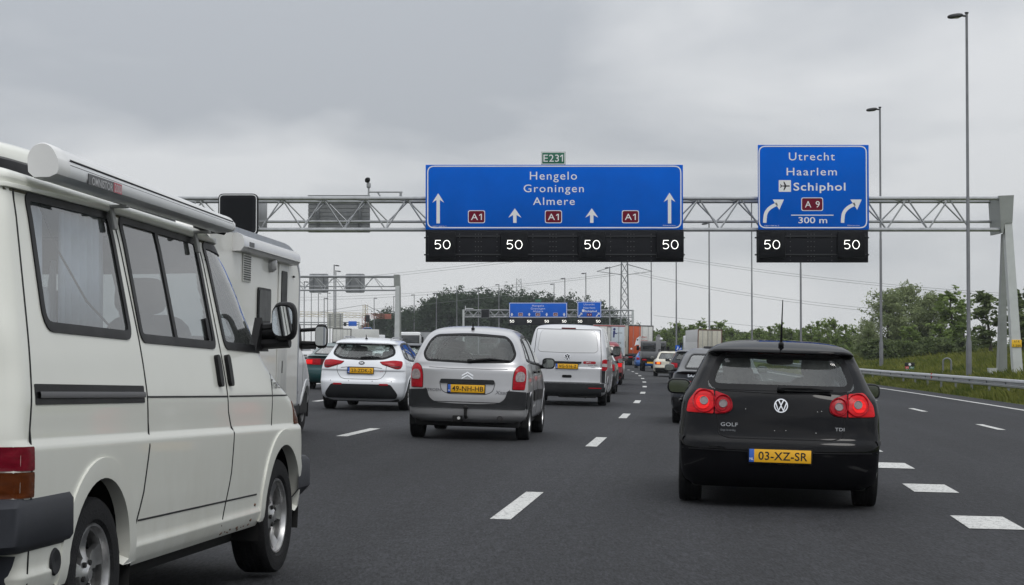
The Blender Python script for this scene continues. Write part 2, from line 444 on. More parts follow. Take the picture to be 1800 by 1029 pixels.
# ------------------------------------------------------------------ vehicle builder
class Car:
    """body made of stacked plan outlines (z, rear y, front y, half width, rear depth, rear squareness, front depth, front squareness).
    local frame: x right, y forward, rear bumper at y=0, ground at z=0"""
    def __init__(s, name, label, cat, rows, seg=0.03, group=None, lift=None, bow=None, capn=6):
        s.root = thing(name, label, cat, group=group)
        s.seg = seg
        A = np.array(rows, float)
        t = np.concatenate([[0], np.cumsum(np.sqrt(np.diff(A[:, 0]) ** 2 + (0.7 * np.diff(A[:, 1])) ** 2 + np.diff(A[:, 3]) ** 2) + 1e-4)])
        n = max(12, int(t[-1] / seg))
        tq = np.unique(np.concatenate([np.linspace(0, t[-1], n), t]))
        keep = [0]
        for i in range(1, len(tq)):
            if tq[i] - tq[keep[-1]] > seg * 0.3 or tq[i] in t: keep.append(i)
        tq = tq[keep]
        B = np.stack([pchip(t, A[:, k], tq) for k in range(A.shape[1])], 1)
        wmax = A[:, 3].max(); L = (A[:, 2] - A[:, 1]).max()
        nr = max(10, int(1.25 * wmax / seg)); ns = max(12, int(L / (seg * 1.5))); nf = max(8, int(1.0 * wmax / seg))
        th = np.linspace(0, math.pi / 2, 200)
        rings = []
        for z, yr, yf, w_, Dr, er, Df, ef in B:
            D1 = min(Dr, (yf - yr) * 0.45); D2 = min(Df, (yf - yr) * 0.45)
            def even(P, k):
                d = np.concatenate([[0], np.cumsum(np.linalg.norm(np.diff(P, axis=0), axis=1))])
                q = np.linspace(0, d[-1], k)
                return np.stack([np.interp(q, d, P[:, 0]), np.interp(q, d, P[:, 1])], 1)
            a = np.stack([w_ * np.sin(th) ** (2 / er), yr + D1 * (1 - np.cos(th) ** (2 / er))], 1)
            b = np.array([[w_, yr + D1], [w_, yf - D2]])
            c = np.stack([w_ * np.sin(th[::-1]) ** (2 / ef), yf - D2 * (1 - np.cos(th[::-1]) ** (2 / ef))], 1)
            P = np.concatenate([even(a, nr), even(b, ns)[1:], even(c, nf)[1:]])
            if bow is not None:                      # sides narrow a little towards the ends
                yy = (P[:, 1] - 0.5 * L) / (0.5 * L)
                P[:, 0] *= 1 - bow * np.clip(np.abs(yy) - 0.15, 0, 1) ** 2
            P[0, 0] = 0; P[-1, 0] = 0
            full = np.concatenate([P, (P[1:-1] * [-1, 1])[::-1]])
            rings.append(np.column_stack([full, np.full(len(full), z)]))
        V = np.array(rings); nrow, N = V.shape[:2]
        V = V.reshape(-1, 3)
        if lift is not None: V = lift(V)
        F = []
        for i in range(nrow - 1):
            for k in range(N):
                k2 = (k + 1) % N
                F.append((i * N + k, i * N + k2, (i + 1) * N + k2, (i + 1) * N + k))
        C = (N + 2) // 2
        last = (nrow - 1) * N
        # roof: lengthwise strips across the top ring
        prev = [last + k for k in range(C)]
        V = list(V)
        for j in range(1, capn + 1):
            if j < capn:
                f = j / capn
                cur = []
                for k in range(C):
                    kl = (N - k) % N
                    p = np.array(V[last + k]) * (1 - f) + np.array(V[last + kl]) * f
                    cur.append(len(V)); V.append(p)
            else:
                cur = [last + (N - k) % N for k in range(C)]
            for k in range(C - 1):
                q = (prev[k], prev[k + 1], cur[k + 1], cur[k])
                q2 = tuple(dict.fromkeys(q))
                if len(q2) > 2: F.append(q2)
            prev = cur
        s.V = np.array(V); s.F = F
        me = bpy.data.meshes.new('tmp'); me.from_pydata([tuple(p) for p in s.V], [], F)
        bm = bmesh.new(); bm.from_mesh(me)
        s.bvh = BVHTree.FromBMesh(bm)
        bm.free()
        me.update()
        s.N = np.array([v.normal[:] for v in me.vertices])
        bpy.data.meshes.remove(me)
        s.cen = np.array([s.V[list(f)].mean(0) for f in F])
        s.fn = np.array([s.N[list(f)].mean(0) for f in F])
        s.alive = np.ones(len(F), bool)
        s.group = np.zeros(len(F), int)        # 0 body, k>0 split-off part
        s.splits = []
        s.fmat = np.zeros(len(F), int)
        s.mats = []
        s.extra = MB(); s.extra_mats = []
        s.L = L; s.wmax = wmax
    # ---- projection
    VD = {'rear': (0, 1, 0), 'front': (0, -1, 0), 'right': (-1, 0, 0), 'left': (1, 0, 0), 'top': (0, 0, -1)}
    def uv(s, view, P):
        P = np.asarray(P)
        return {'rear': P[:, [0, 2]], 'front': P[:, [0, 2]], 'right': P[:, [1, 2]], 'left': P[:, [1, 2]], 'top': P[:, [0, 1]]}[view]
    def start(s, view, u, v):
        return {'rear': (u, -4, v), 'front': (u, 12, v), 'right': (5, u, v), 'left': (-5, u, v), 'top': (u, v, 6)}[view]
    def hit(s, view, pts):
        d = Vector(s.VD[view]); loc = []; nor = []
        miss = []
        for i, (u, v) in enumerate(pts):
            o = Vector(s.start(view, u, v))
            l, n, _, _ = s.bvh.ray_cast(o, d)
            if l is None: miss.append(i); loc.append(None); nor.append(None); continue
            if n.dot(d) > 0: n = -n
            loc.append(np.array(l)); nor.append(np.array(n))
        good = [l for l in loc if l is not None]
        if miss and good:
            g = np.mean(good, axis=0)
            for i in miss:
                u, v = pts[i]
                near = min((q for q in range(len(pts)) if loc[q] is not None and q not in miss), key=lambda q: (pts[q][0] - u) ** 2 + (pts[q][1] - v) ** 2)
                o = Vector(s.start(view, u, v)); b = loc[near]
                p = Vector([o[k] if abs(d[k]) < 0.5 else b[k] for k in range(3)])
                l, n, _, _ = s.bvh.find_nearest(p)
                if n.dot(d) > 0: n = -n
                loc[i] = np.array(l); nor[i] = np.array(n)
        return np.array(loc), np.array(nor)
    def facing(s, view):
        d = np.array(s.VD[view]); dots = s.fn @ d
        m = dots < -0.02
        if view == 'right': m &= s.cen[:, 0] > 0
        if view == 'left': m &= s.cen[:, 0] < 0
        if view == 'rear': m &= s.cen[:, 1] < s.L * 0.45
        if view == 'front': m &= s.cen[:, 1] > s.L * 0.45
        return m
    def sel(s, view, poly):
        return s.facing(view) & inpoly(s.uv(view, s.cen), poly)
    def hole(s, view, poly): s.alive &= ~s.sel(view, poly)
    def split(s, view, poly, name):
        s.splits.append(name); m = s.sel(view, poly)
        s.group[m] = len(s.splits)
    def colour(s, view, poly, m):
        if m not in s.mats: s.mats.append(m)
        s.fmat[s.sel(view, poly)] = s.mats.index(m) + 2
    # ---- shapes laid on the body
    def _put(s, name, vs, fs, material, parent, smooth=50):
        if name is None:
            if material not in s.extra_mats: s.extra_mats.append(material)
            s.extra.slot(s.extra_mats.index(material)).add(vs, fs); return None
        b = MB(); b.add(vs, fs)
        return b.build(name, material, s.root if parent is None else parent, smooth=smooth, fix=False)
    def patch(s, view, poly, name, material, off=0.004, depth=0.010, h=0.05, parent=None, dome=0.0):
        P = ccw(resample(poly, h)); n = len(P)
        lo, hi = P.min(0), P.max(0)
        gx, gy = np.meshgrid(np.arange(lo[0] + h * 0.5, hi[0], h), np.arange(lo[1] + h * 0.5, hi[1], h))
        G = np.stack([gx.ravel(), gy.ravel()], 1)
        if len(G):
            G = G[inpoly(G, offset_poly(P, -h * 0.35))]
        allp = np.concatenate([P, G]) if len(G) else P
        v2, e2, f2, _, _, _ = delaunay_2d_cdt([Vector(p) for p in allp], [(i, (i + 1) % n) for i in range(n)], [], 1, 1e-6)
        v2 = np.array([tuple(p) for p in v2])
        loc, nor = s.hit(view, v2)
        o = np.full(len(v2), off)
        if dome:
            dd = np.min(np.linalg.norm(v2[:, None, :] - P[None], axis=2), axis=1)
            o = o + dome * (1 - np.exp(-dd / 0.05))
        top = loc + nor * o[:, None]
        fs = []
        vd = np.array(s.VD[view])
        for f in f2:
            a, b, c = top[f[0]], top[f[1]], top[f[2]]
            fs.append(tuple(f) if np.cross(b - a, c - a) @ vd < 0 else tuple(f)[::-1])
        # rim down to the surface
        l2, n2 = loc[:n], nor[:n]
        m = len(top)
        idx = [int(np.argmin(np.linalg.norm(v2 - p, axis=1))) for p in P]
        low = loc[idx] - nor[idx] * depth
        vs = [tuple(p) for p in top] + [tuple(p) for p in low]
        c0 = top.mean(0)
        for i in range(n):
            j = (i + 1) % n
            q = (idx[i], m + i, m + j, idx[j])
            a, b, c = np.array(vs[q[0]]), np.array(vs[q[1]]), np.array(vs[q[2]])
            nn = np.cross(b - a, c - a)
            fs.append(q if nn @ (a - c0) > 0 else q[::-1])
        return s._put(name, vs, fs, material, parent)
    def band(s, view, line, wi, wo, name, material, off=0.004, depth=0.012, h=0.05, parent=None, closed=True):
        """raised strip along an outline, wi inward and wo outward of it"""
        P = resample(line, h, closed)
        if closed: P = ccw(P)
        i_, o_ = offset_poly(P, -wi, closed), offset_poly(P, wo, closed)
        n = len(P)
        li, ni = s.hit(view, i_); lo_, no = s.hit(view, o_)
        lm, nm = s.hit(view, (i_ + o_) / 2)
        rows = [li - ni * depth, li + ni * off, lm + nm * off * 1.15, lo_ + no * off, lo_ - no * depth]
        vs = [tuple(p) for r_ in rows for p in r_]
        fs = []
        vd = np.array(s.VD[view])
        for r_ in range(4):
            for k in range(n if closed else n - 1):
                k2 = (k + 1) % n
                fs.append((r_ * n + k, r_ * n + k2, (r_ + 1) * n + k2, (r_ + 1) * n + k))
        q = fs[n] if closed else fs[n - 1]
        a, b, c = (np.array(vs[q[t]]) for t in range(3))
        if np.cross(b - a, c - a) @ vd > 0: fs = [f[::-1] for f in fs]
        return s._put(name, vs, fs, material, parent)
    def gap(s, view, line, w=0.005, closed=False, material=None):
        s.band(view, line, w, w, None, material or SEAL, off=0.002, depth=0.004, closed=closed, h=0.06)
    def letters(s, view, body, u, v, size, material, name='lettering', off=0.005, space=1.0, bold=0.0, parent=None, sx=1.0, ital=0.0):
        t, f = text_geo(body, size, space, bold)
        t = t.copy(); t[:, 0] = t[:, 0] * sx + t[:, 1] * ital
        sg = -1 if view in ('left', 'front') else 1
        loc, nor = s.hit(view, [(u + sg * a, v + b) for a, b in t])
        top = loc + nor * off
        return s._put(name, [tuple(p) for p in top], f, material, parent, smooth=0)
    def shape(s, view, polys, name, material, off=0.005, parent=None):
        """flat emblem strokes on the surface"""
        vs = []; fs = []
        for p in polys:
            loc, nor = s.hit(view, p)
            n = len(vs); vs += [tuple(a) for a in loc + nor * off]; fs.append(tuple(range(n, n + len(p))))
        return s._put(name, vs, fs, material, parent, smooth=0)
    def point(s, view, u, v):
        l, n = s.hit(view, [(u, v)])
        return Vector(l[0]), Vector(n[0])
    # ---- finishing
    def finish(s, paint_mat, lining=True, floor=True, zfloor=0.25):
        mats = [paint_mat, LINING] + s.mats
        objs = {}
        for g in range(len(s.splits) + 1):
            pick = np.nonzero(s.alive & (s.group == g))[0]
            if not len(pick): continue
            used = np.unique(np.concatenate([np.array(s.F[i]) for i in pick]))
            re_ = -np.ones(len(s.V), int); re_[used] = np.arange(len(used))
            b = MB()
            b.v = [tuple(p) for p in s.V[used]]
            for i in pick:
                b.f.append(tuple(int(x) for x in re_[list(s.F[i])])); b.m.append(int(s.fmat[i]))
            nouter = len(b.v); nf = len(b.f)
            nrm = [tuple(p) for p in s.N[used]]
            if lining:
                inn = s.V[used] - s.N[used] * 0.028
                b.v += [tuple(p) for p in inn]
                for f in list(b.f[:nf]):
                    b.f.append(tuple(x + nouter for x in f)[::-1]); b.m.append(1)
                nrm += [tuple(-p) for p in s.N[used]]
            mm = list(mats)
            if g == 0 and s.extra.v:
                base = len(b.v)
                b.v += s.extra.v; b.f += [tuple(x + base for x in f) for f in s.extra.f]
                b.m += [k + len(mm) for k in s.extra.m]; mm += s.extra_mats
            me = bpy.data.meshes.new('body'); me.from_pydata(b.v, [], b.f)
            for m in mm: me.materials.append(m)
            me.polygons.foreach_set('material_index', b.m)
            me.polygons.foreach_set('use_smooth', [True] * len(me.polygons))
            me.update()
            cn = [v.normal[:] for v in me.vertices]
            cn[:len(nrm)] = nrm
            me.normals_split_custom_set_from_vertices(cn)
            nm = 'body' if g == 0 else s.splits[g - 1]
            objs[nm] = link(nm, me, s.root)
        s.body = objs.get('body')
        return objs
    def place(s, loc, yaw=0.0, roll=0.0, pitch=0.0):
        s.root.location = loc
        M = Matrix.Rotation(-yaw, 4, 'Z') @ Matrix.Rotation(roll, 4, 'Y') @ Matrix.Rotation(pitch, 4, 'X')
        s.root.rotation_euler = M.to_euler()

def mirror(poly): return [(-u, v) for u, v in poly]

_WH = {}
def wheel_mesh(Rt, wd, rr, style):
    """tyre and rim meshes, outer face towards +x"""
    key = (Rt, wd, rr, style)
    if key in _WH: return _WH[key]
    t = MB()
    h = wd / 2
    prof = [(-h * 0.78, rr * 0.98), (-h * 0.95, rr * 1.06), (-h, (Rt + rr) / 2), (-h * 0.93, Rt * 0.955), (-h * 0.78, Rt * 0.992)]
    for g in (-0.45, -0.15, 0.15, 0.45):               # tread grooves
        prof += [(h * (g - 0.035), Rt), (h * (g - 0.03), Rt - 0.009), (h * (g + 0.03), Rt - 0.009), (h * (g + 0.035), Rt)]
    prof += [(h * 0.78, Rt * 0.992), (h * 0.93, Rt * 0.955), (h, (Rt + rr) / 2), (h * 0.95, rr * 1.06), (h * 0.80, rr * 0.985)]
    t.lathe(prof, n=56)
    me = t.build('wheel', RUBBER).data
    bpy.data.objects.remove([o for o in bpy.data.objects if o.data is me][0])
    # rim
    b = MB()
    lip = rr * 0.985
    b.slot(0).lathe([(h * 0.80, lip), (h * 0.86, lip * 0.985), (h * 0.84, lip * 0.94), (h * 0.55, lip * 0.90), (-h * 0.5, lip * 0.86)], n=56)
    b.slot(1).lathe([(h * 0.10, lip * 0.87), (h * 0.10, 0.02)], n=32)          # brake disc and dark inside
    na = 120 if style != 'plain' else 60
    nsp = {'five': 5, 'three': 6, 'multi': 10, 'cover': 7, 'plain': 8, 'twin': 5}[style]
    rad = np.linspace(0.0, 0.93, 15)
    vs = []; fs = []
    def xat(q):
        return h * (0.66 - 0.22 * math.exp(-((q - 0.55) / 0.30) ** 2) + (0.10 if q < 0.16 else 0))
    for q in rad:
        for k in range(na):
            a = 2 * math.pi * k / na
            vs.append((xat(q), q * lip * math.cos(a), q * lip * math.sin(a)))
    per = 2 * math.pi / nsp
    for i in range(len(rad) - 1):
        qm = (rad[i] + rad[i + 1]) / 2
        for k in range(na):
            a = 2 * math.pi * (k + 0.5) / na
            d = abs((a % per) - per / 2) / (per / 2)          # 0 in the middle of the opening, 1 on the spoke
            open_ = False
            if style in ('five', 'twin'): open_ = 0.30 < qm < 0.86 and d < 0.50 + 0.12 * (qm - 0.3)
            elif style == 'three': open_ = 0.34 < qm < 0.84 and d < 0.46
            elif style == 'multi': open_ = 0.28 < qm < 0.86 and d < 0.55
            elif style == 'cover': open_ = 0.52 < qm < 0.80 and d < 0.62
            else: open_ = 0.55 < qm < 0.75 and d < 0.45
            if style == 'twin' and open_ and 0.0 <= d < 0.10: open_ = False
            if not open_:
                k2 = (k + 1) % na
                fs.append((i * na + k, i * na + k2, (i + 1) * na + k2, (i + 1) * na + k))
    bm = bmesh.new()
    bv = [bm.verts.new(p) for p in vs]
    for f in fs:
        u = tuple(dict.fromkeys(f))
        try: bm.faces.new([bv[x] for x in u])
        except ValueError: pass
    bmesh.ops.remove_doubles(bm, verts=bm.verts[:], dist=1e-5)
    bmesh.ops.recalc_face_normals(bm, faces=bm.faces[:])
    ed = [e for e in bm.edges if e.is_boundary]
    r_ = bmesh.ops.extrude_edge_only(bm, edges=ed)
    for q in r_['geom']:
        if isinstance(q, bmesh.types.BMVert): q.co.x -= 0.028
    lo = [q for q in bm.verts if not q.link_faces]
    bmesh.ops.delete(bm, geom=lo, context='VERTS')
    bm.verts.index_update()
    b.slot(0).add([q.co.copy() for q in bm.verts], [tuple(q.index for q in f.verts) for f in bm.faces])
    bm.free()
    b.slot(2).lathe([(h * 0.74, 0.0), (h * 0.74, lip * 0.13), (h * 0.66, lip * 0.155), (h * 0.3, lip * 0.16)], n=24)
    for k in range(5):                                          # wheel bolts
        a = 2 * math.pi * (k + 0.5) / 5
        b.slot(1).lathe([(h * 0.5, 0.012), (h * 0.68, 0.012), (h * 0.68, 0.0)], c=(0, lip * 0.24 * math.cos(a), lip * 0.24 * math.sin(a)), n=8)
    o = b.build('rim', [ALLOY if style not in ('plain',) else mat('steel_rim', (0.20, 0.20, 0.21), 0.5, metal=0.5), UNDER, mat('hub_cap', (0.42, 0.42, 0.42), 0.35, metal=0.8)], smooth=40)
    rm = o.data; bpy.data.objects.remove(o)
    _WH[key] = (me, rm)
    return me, rm
def wheels(c, ys, xo, Rt, wd, rr, style, cut=True, arch=None, archmat=None, gap=0.055, flare=0.0, steer=0.0, zoff=0.0, rad=None):
    """four wheels; xo = outer face of the tyre from the centre line"""
    me, rm = wheel_mesh(Rt, wd, rr, style)
    for yi, y in enumerate(ys):
        for sx in (1, -1):
            view = 'right' if sx > 0 else 'left'
            o = link('wheel', me, c.root)
            o.location = (sx * (xo - wd / 2), y, Rt)
            a = random.uniform(0, 6.28)
            o.rotation_euler = Euler((a, 0, (0 if sx > 0 else math.pi)), 'XYZ')
            link('rim', rm, o)
            if cut:
                ra = (rad or Rt + gap)
                # arch outline runs down to the sill
                arc = [(y + ra * math.cos(t), Rt + zoff + ra * math.sin(t)) for t in np.linspace(math.pi + 0.0, 0, 25)]
                poly = [(y - ra, 0.0)] + arc + [(y + ra, 0.0)]
                c.hole(view, poly)
                line = [p for p in arc]
                zb = c.V[:, 2].min() + 0.03
                line = [(y - ra, max(zb, 0.02)), (y - ra, (zb + Rt) / 2)] + arc + [(y + ra, (zb + Rt) / 2), (y + ra, max(zb, 0.02))]
                if arch is not None:
                    c.band(view, line, 0.018 + (flare > 0) * 0.015, 0.03 + flare, 'wheel_arch' if flare > 0 else None, archmat or arch, off=0.004 + flare * 0.25, depth=0.05, closed=False, h=0.07)
    if cut:
        ra = (rad or Rt + gap) + 0.015
        for y in ys:
            for sx in (1, -1):
                b = MB()
                x1 = sx * (c.wmax - 0.03); x0 = sx * (c.wmax - wd - 0.14)
                n = 16
                vs = []
                for xx in (x1, x0):
                    for k in range(n + 1):
                        t = math.pi * (k / n) * 1.2 - 0.314
                        vs.append((xx, y + ra * math.cos(t), Rt + zoff + ra * math.sin(t)))
                fs = [(k, k + 1, n + 2 + k, n + 1 + k) for k in range(n)]
                fs.append(tuple(range(n + 1, 2 * n + 2)))
                b.add(vs, fs); b.build('wheel_well', UNDER, c.root)
def plate(c, text, u, v, yd, wd=0.52, ht=0.11, tilt=0.0, size=None, nl=True, parent=None):
    """yellow Dutch number plate standing just off the rear panel at depth yd"""
    b = MB()
    b.slot(0).box((0, 0, 0), (wd + 0.024, 0.012, ht + 0.024), bev=0.004)
    b.slot(1).box((0.02, -0.007, 0), (wd - 0.04, 0.006, ht), bev=0.002)
    b.slot(2).box((-wd / 2 + 0.019, -0.0072, 0), (0.042, 0.0062, ht), bev=0.002)
    o = b.build('number_plate', [SEAL, YPLATE, BPLATE], parent or c.root)
    o.location = (u, yd, v); o.rotation_euler = (tilt, 0, 0)
    t, f = text_geo(text, 0.098 if size is None else size, 1.04, 0.012)
    sx = min(1.0, (wd - 0.075) / (t[:, 0].max() - t[:, 0].min()))
    l = MB(); l.add([(p[0] * sx + 0.022, -0.0112, p[1]) for p in t], f)
    l.build('lettering', INK, o, smooth=0, fix=False)
    if nl:
        t, f = text_geo('NL', 0.030, 1.0, 0.01)
        l = MB(); l.add([(p[0] * 0.9 - wd / 2 + 0.019, -0.0112, p[1] - ht * 0.25) for p in t], f)
        l.build('country_code', WHITEP, o, smooth=0, fix=False)
    return o
def seats(c, front_y, rear_y=None, z=0.95, wd=0.50, m=None, hw=0.36, lhd=True, head=True):
    m = m or SEATM
    def seat(x, y, w_, parent=None):
        b = MB()
        b.blob((x, y, z - 0.33), (w_, 0.16, 0.68), 0.45, rot=(R(-12), 0, 0))
        b.blob((x, y + 0.25, z - 0.62), (w_, 0.52, 0.16), 0.5)
        if head: 
            b.blob((x, y - 0.07, z + 0.10), (0.27, 0.11, 0.19), 0.55, rot=(R(-8), 0, 0))
            b.tube([(x - 0.06, y - 0.05, z - 0.05), (x - 0.06, y - 0.06, z + 0.06)], 0.008, 6); b.tube([(x + 0.06, y - 0.05, z - 0.05), (x + 0.06, y - 0.06, z + 0.06)], 0.008, 6)
        b.build('seat', m, c.root)
    for x in (-hw, hw): seat(x, front_y, wd)
    if rear_y is not None:
        b = MB()
        zz = z - 0.05
        b.blob((0, rear_y, zz - 0.33), (1.20, 0.16, 0.62), 0.35, rot=(R(-10), 0, 0))
        b.blob((0, rear_y + 0.25, zz - 0.60), (1.20, 0.50, 0.16), 0.4)
        for x in (-0.36, 0.36): b.blob((x, rear_y - 0.05, zz + 0.07), (0.27, 0.10, 0.16), 0.55)
        b.build('rear_seat', m, c.root)
def dashboard(c, y, z=0.92, hw=0.62, lhd=-0.36, wheel_tilt=65):
    b = MB(); b.blob((0, y, z - 0.12), (hw * 2, 0.45, 0.26), 0.4)
    b.build('dashboard', LINING, c.root)
    b = MB()
    n = 24; T = Euler((R(wheel_tilt), 0, 0)).to_matrix()
    ring = [Vector((lhd, y - 0.36, z + 0.0)) + T @ Vector((0.185 * math.cos(2 * math.pi * k / n), 0.185 * math.sin(2 * math.pi * k / n), 0)) for k in range(n + 1)]
    b.tube(ring, 0.016, 8, cap=False)
    b.tube([ring[0], ring[n // 2]], 0.014, 6); b.tube([Vector((lhd, y - 0.36, z)), ring[3 * n // 4]], 0.014, 6)
    b.tube([Vector((lhd, y - 0.36, z)), Vector((lhd, y - 0.1, z - 0.12))], 0.03, 8)
    b.build('steering_wheel', TRIM, c.root)
def door_mirror(c, x, y, z, paintm, sx=1, size=(0.20, 0.10, 0.14), reach=0.14, dark=True):
    """housing with reflecting glass facing back, stalk to the door"""
    b = MB()
    cx = sx * (x + reach)
    b.slot(0).blob((cx, y, z), size, 0.62, n=12)
    b.slot(1).tube([(sx * (x - 0.04), y + 0.03, z - size[2] * 0.30), (cx, y + 0.01, z - size[2] * 0.30)], [0.035, 0.03], 8)
    o = b.build('door_mirror', [paintm, TRIM], c.root, smooth=60)
    P = rpoly([(-size[0] * 0.42, -size[2] * 0.38), (size[0] * 0.42, -size[2] * 0.38), (size[0] * 0.42, size[2] * 0.38), (-size[0] * 0.42, size[2] * 0.38)], 0.05)
    g = MB()
    n = len(P)
    yb = y - size[1] * 0.5 - 0.004
    g.slot(0).add([(cx + u * 1.08, yb + 0.004, z + v * 1.10) for u, v in P] + [(cx + u * 1.0, yb + 0.03, z + v * 1.0) for u, v in P], [tuple(range(n))] + [(k, (k + 1) % n, (k + 1) % n + n, k + n) for k in range(n)])
    g.slot(1).add([(cx + u, yb + (0.0 if not sx else 0.0), z + v) for u, v in P], [tuple(range(n))])
    g.build('mirror_glass', [SEAL, MIRRD if dark else MIRR], o, fix=False, smooth=0)
    return o
def underbody(c, w_, y0, y1, z0=0.17, z1=0.42):
    MB().box((0, (y0 + y1) / 2, (z0 + z1) / 2), (w_, y1 - y0, z1 - z0), bev=0.04).build('underbody', UNDER, c.root)
def antenna(c, y, length, lean, base_h=0.05, r=0.006, x=0.0):
    p, n = c.point('top', x, y)
    b = MB()
    b.blob((p.x, p.y, p.z + base_h * 0.3), (0.05, 0.11, base_h), 0.8, n=8)
    b.tube([(p.x, p.y, p.z), (p.x, p.y - lean * 0.5, p.z + length * 0.6), (p.x, p.y - lean, p.z + length)], [r * 2.2, r, r * 0.7], 6)
    b.build('antenna', TRIM, c.root)
# ------------------------------------------------------------------ road geometry
F_PX = 3500.0
PITCH = math.atan(100.5 / F_PX)
def px(x, y, d):
    """where the sight line through a pixel of the photograph meets the plane d metres ahead"""
    vx, vy = (x - 900) / F_PX, -(y - 514.5) / F_PX
    c, s_ = math.cos(PITCH), math.sin(PITCH)
    r = np.array([vx, c - s_ * vy, s_ + c * vy]); r = r * (d / r[1])
    return Vector((r[0], d, CAM_H + r[2]))
def LA(y):
    """x of the lane line left of the camera's lane, at distance y"""
    y = np.asarray(y, float)
    q = np.minimum(y, 560.0)
    return -1.676 + 0.10829 * q - 2.5904e-4 * q * q + (y - q) * (0.10829 - 5.1808e-4 * 560)
def head(y): return math.atan(0.10829 - 5.1808e-4 * min(y, 560))
def edge(y): return 11.7 + 0.0004 * np.maximum(0, np.asarray(y, float) - 110) ** 2 * (np.asarray(y, float) < 330) + (np.asarray(y, float) >= 330) * 0.0004 * 220 ** 2
def tilt(o, y):
    X = LA(y) + np.clip(o, -13.5, edge(y) + 0.6)
    return -0.025 * np.clip(X, -16, 19)
def gz(o, y):
    o = np.asarray(o, float); y = np.asarray(y, float)
    u = o - edge(y) - 0.6
    bank = np.interp(u, [0, 0.8, 2.6, 6, 18, 60, 400], [0, -0.10, 0.38, 0.72, 1.55, 1.9, 1.2])
    ul = -o - 13.5
    left = np.interp(ul, [0, 2, 5, 24, 30, 80], [0, -0.15, 0, 0, 0.6, 0.2])
    return tilt(o, y) + bank + left
def G(o, y): return Vector((float(LA(y)) + o, y, float(gz(o, y))))

# asphalt: dark chippings, smoother wheel tracks in every lane, joints and patches
def asphalt():
    m, t, b = _nodes('asphalt')
    u = t.nodes.new('ShaderNodeUVMap')
    tcn = t.nodes.new('ShaderNodeTexCoord')
    sp = t.nodes.new('ShaderNodeSeparateXYZ'); t.links.new(u.outputs[0], sp.inputs[0])
    def M(op, a, b_=None, c_=None, cl=False):
        n = t.nodes.new('ShaderNodeMath'); n.operation = op; n.use_clamp = cl
        for i, v in enumerate((a, b_, c_)):
            if v is None: continue
            if isinstance(v, (int, float)): n.inputs[i].default_value = v
            else: t.links.new(v, n.inputs[i])
        return n.outputs[0]
    def noise(scale, det=4, st=(1, 1, 1), vec=None, rough=0.5):
        mp = t.nodes.new('ShaderNodeMapping'); mp.inputs['Scale'].default_value = st
        t.links.new(vec or tcn.outputs['Object'], mp.inputs[0])
        n = t.nodes.new('ShaderNodeTexNoise'); n.inputs['Scale'].default_value = scale; n.inputs['Detail'].default_value = det
        n.inputs['Roughness'].default_value = rough
        t.links.new(mp.outputs[0], n.inputs['Vector']); return n.outputs['Fac']
    grain = noise(62, 2, (1, 0.15, 1), rough=0.8)
    mid = noise(9, 5, (1, 0.35, 1))
    chip = noise(30, 2, (1, 0.2, 1), rough=0.7)
    big = noise(0.35, 4, (1, 0.22, 1), vec=u.outputs[0])
    streak = noise(2.2, 3, (1, 0.012, 1), vec=u.outputs[0])
    # wheel tracks: two per 3.6 m lane
    ph = M('SINE', M('MULTIPLY', M('ADD', sp.outputs[0], 0.45), 2 * math.pi / 1.8))
    track = M('MULTIPLY', M('ADD', ph, 1.0), 0.5)
    v = M('ADD', M('MULTIPLY', M('SUBTRACT', grain, 0.5), 3.4), 1.0)
    v = M('MULTIPLY', v, M('ADD', M('MULTIPLY', M('SUBTRACT', mid, 0.5), 0.7), 1.0))
    v = M('MULTIPLY', v, M('ADD', M('MULTIPLY', M('SUBTRACT', chip, 0.5), 1.3), 1.0))
    v = M('MULTIPLY', v, M('ADD', M('MULTIPLY', M('SUBTRACT', big, 0.5), 1.0), 1.0))
    v = M('MULTIPLY', v, M('ADD', M('MULTIPLY', M('SUBTRACT', streak, 0.5), 0.5), 1.0))
    v = M('MULTIPLY', v, M('ADD', M('MULTIPLY', track, 0.24), 0.88))
    # oil drip line down each lane centre, joints beside the lane lines, a few dark repairs
    oil = M('POWER', M('MULTIPLY', M('ADD', M('COSINE', M('MULTIPLY', M('SUBTRACT', sp.outputs[0], 1.85), 2 * math.pi / 3.6)), 1.0), 0.5), 10.0)
    v = M('MULTIPLY', v, M('SUBTRACT', 1.0, M('MULTIPLY', oil, M('MULTIPLY', noise(1.3, 4, (1, 0.06, 1), vec=u.outputs[0]), 0.42))))
    jt = M('POWER', M('MULTIPLY', M('ADD', M('COSINE', M('MULTIPLY', M('SUBTRACT', sp.outputs[0], 0.28), 2 * math.pi / 3.6)), 1.0), 0.5), 2600.0)
    v = M('MULTIPLY', v, M('SUBTRACT', 1.0, M('MULTIPLY', jt, 0.16)))
    v = M('MAXIMUM', v, 0.15)
    cm = t.nodes.new('ShaderNodeVectorMath'); cm.operation = 'SCALE'; cm.inputs[0].default_value = (0.0212, 0.0219, 0.0246)
    t.links.new(v, cm.inputs['Scale'])
    t.links.new(cm.outputs[0], b.inputs['Base Color'])
    b.inputs['Roughness'].default_value = 0.82
    b.inputs['Specular IOR Level'].default_value = 0.22
    bp = t.nodes.new('ShaderNodeBump'); bp.inputs['Strength'].default_value = 0.55; bp.inputs['Distance'].default_value = 0.012
    t.links.new(grain, bp.inputs['Height']); t.links.new(bp.outputs[0], b.inputs['Normal'])
    return m
ASPH = asphalt()
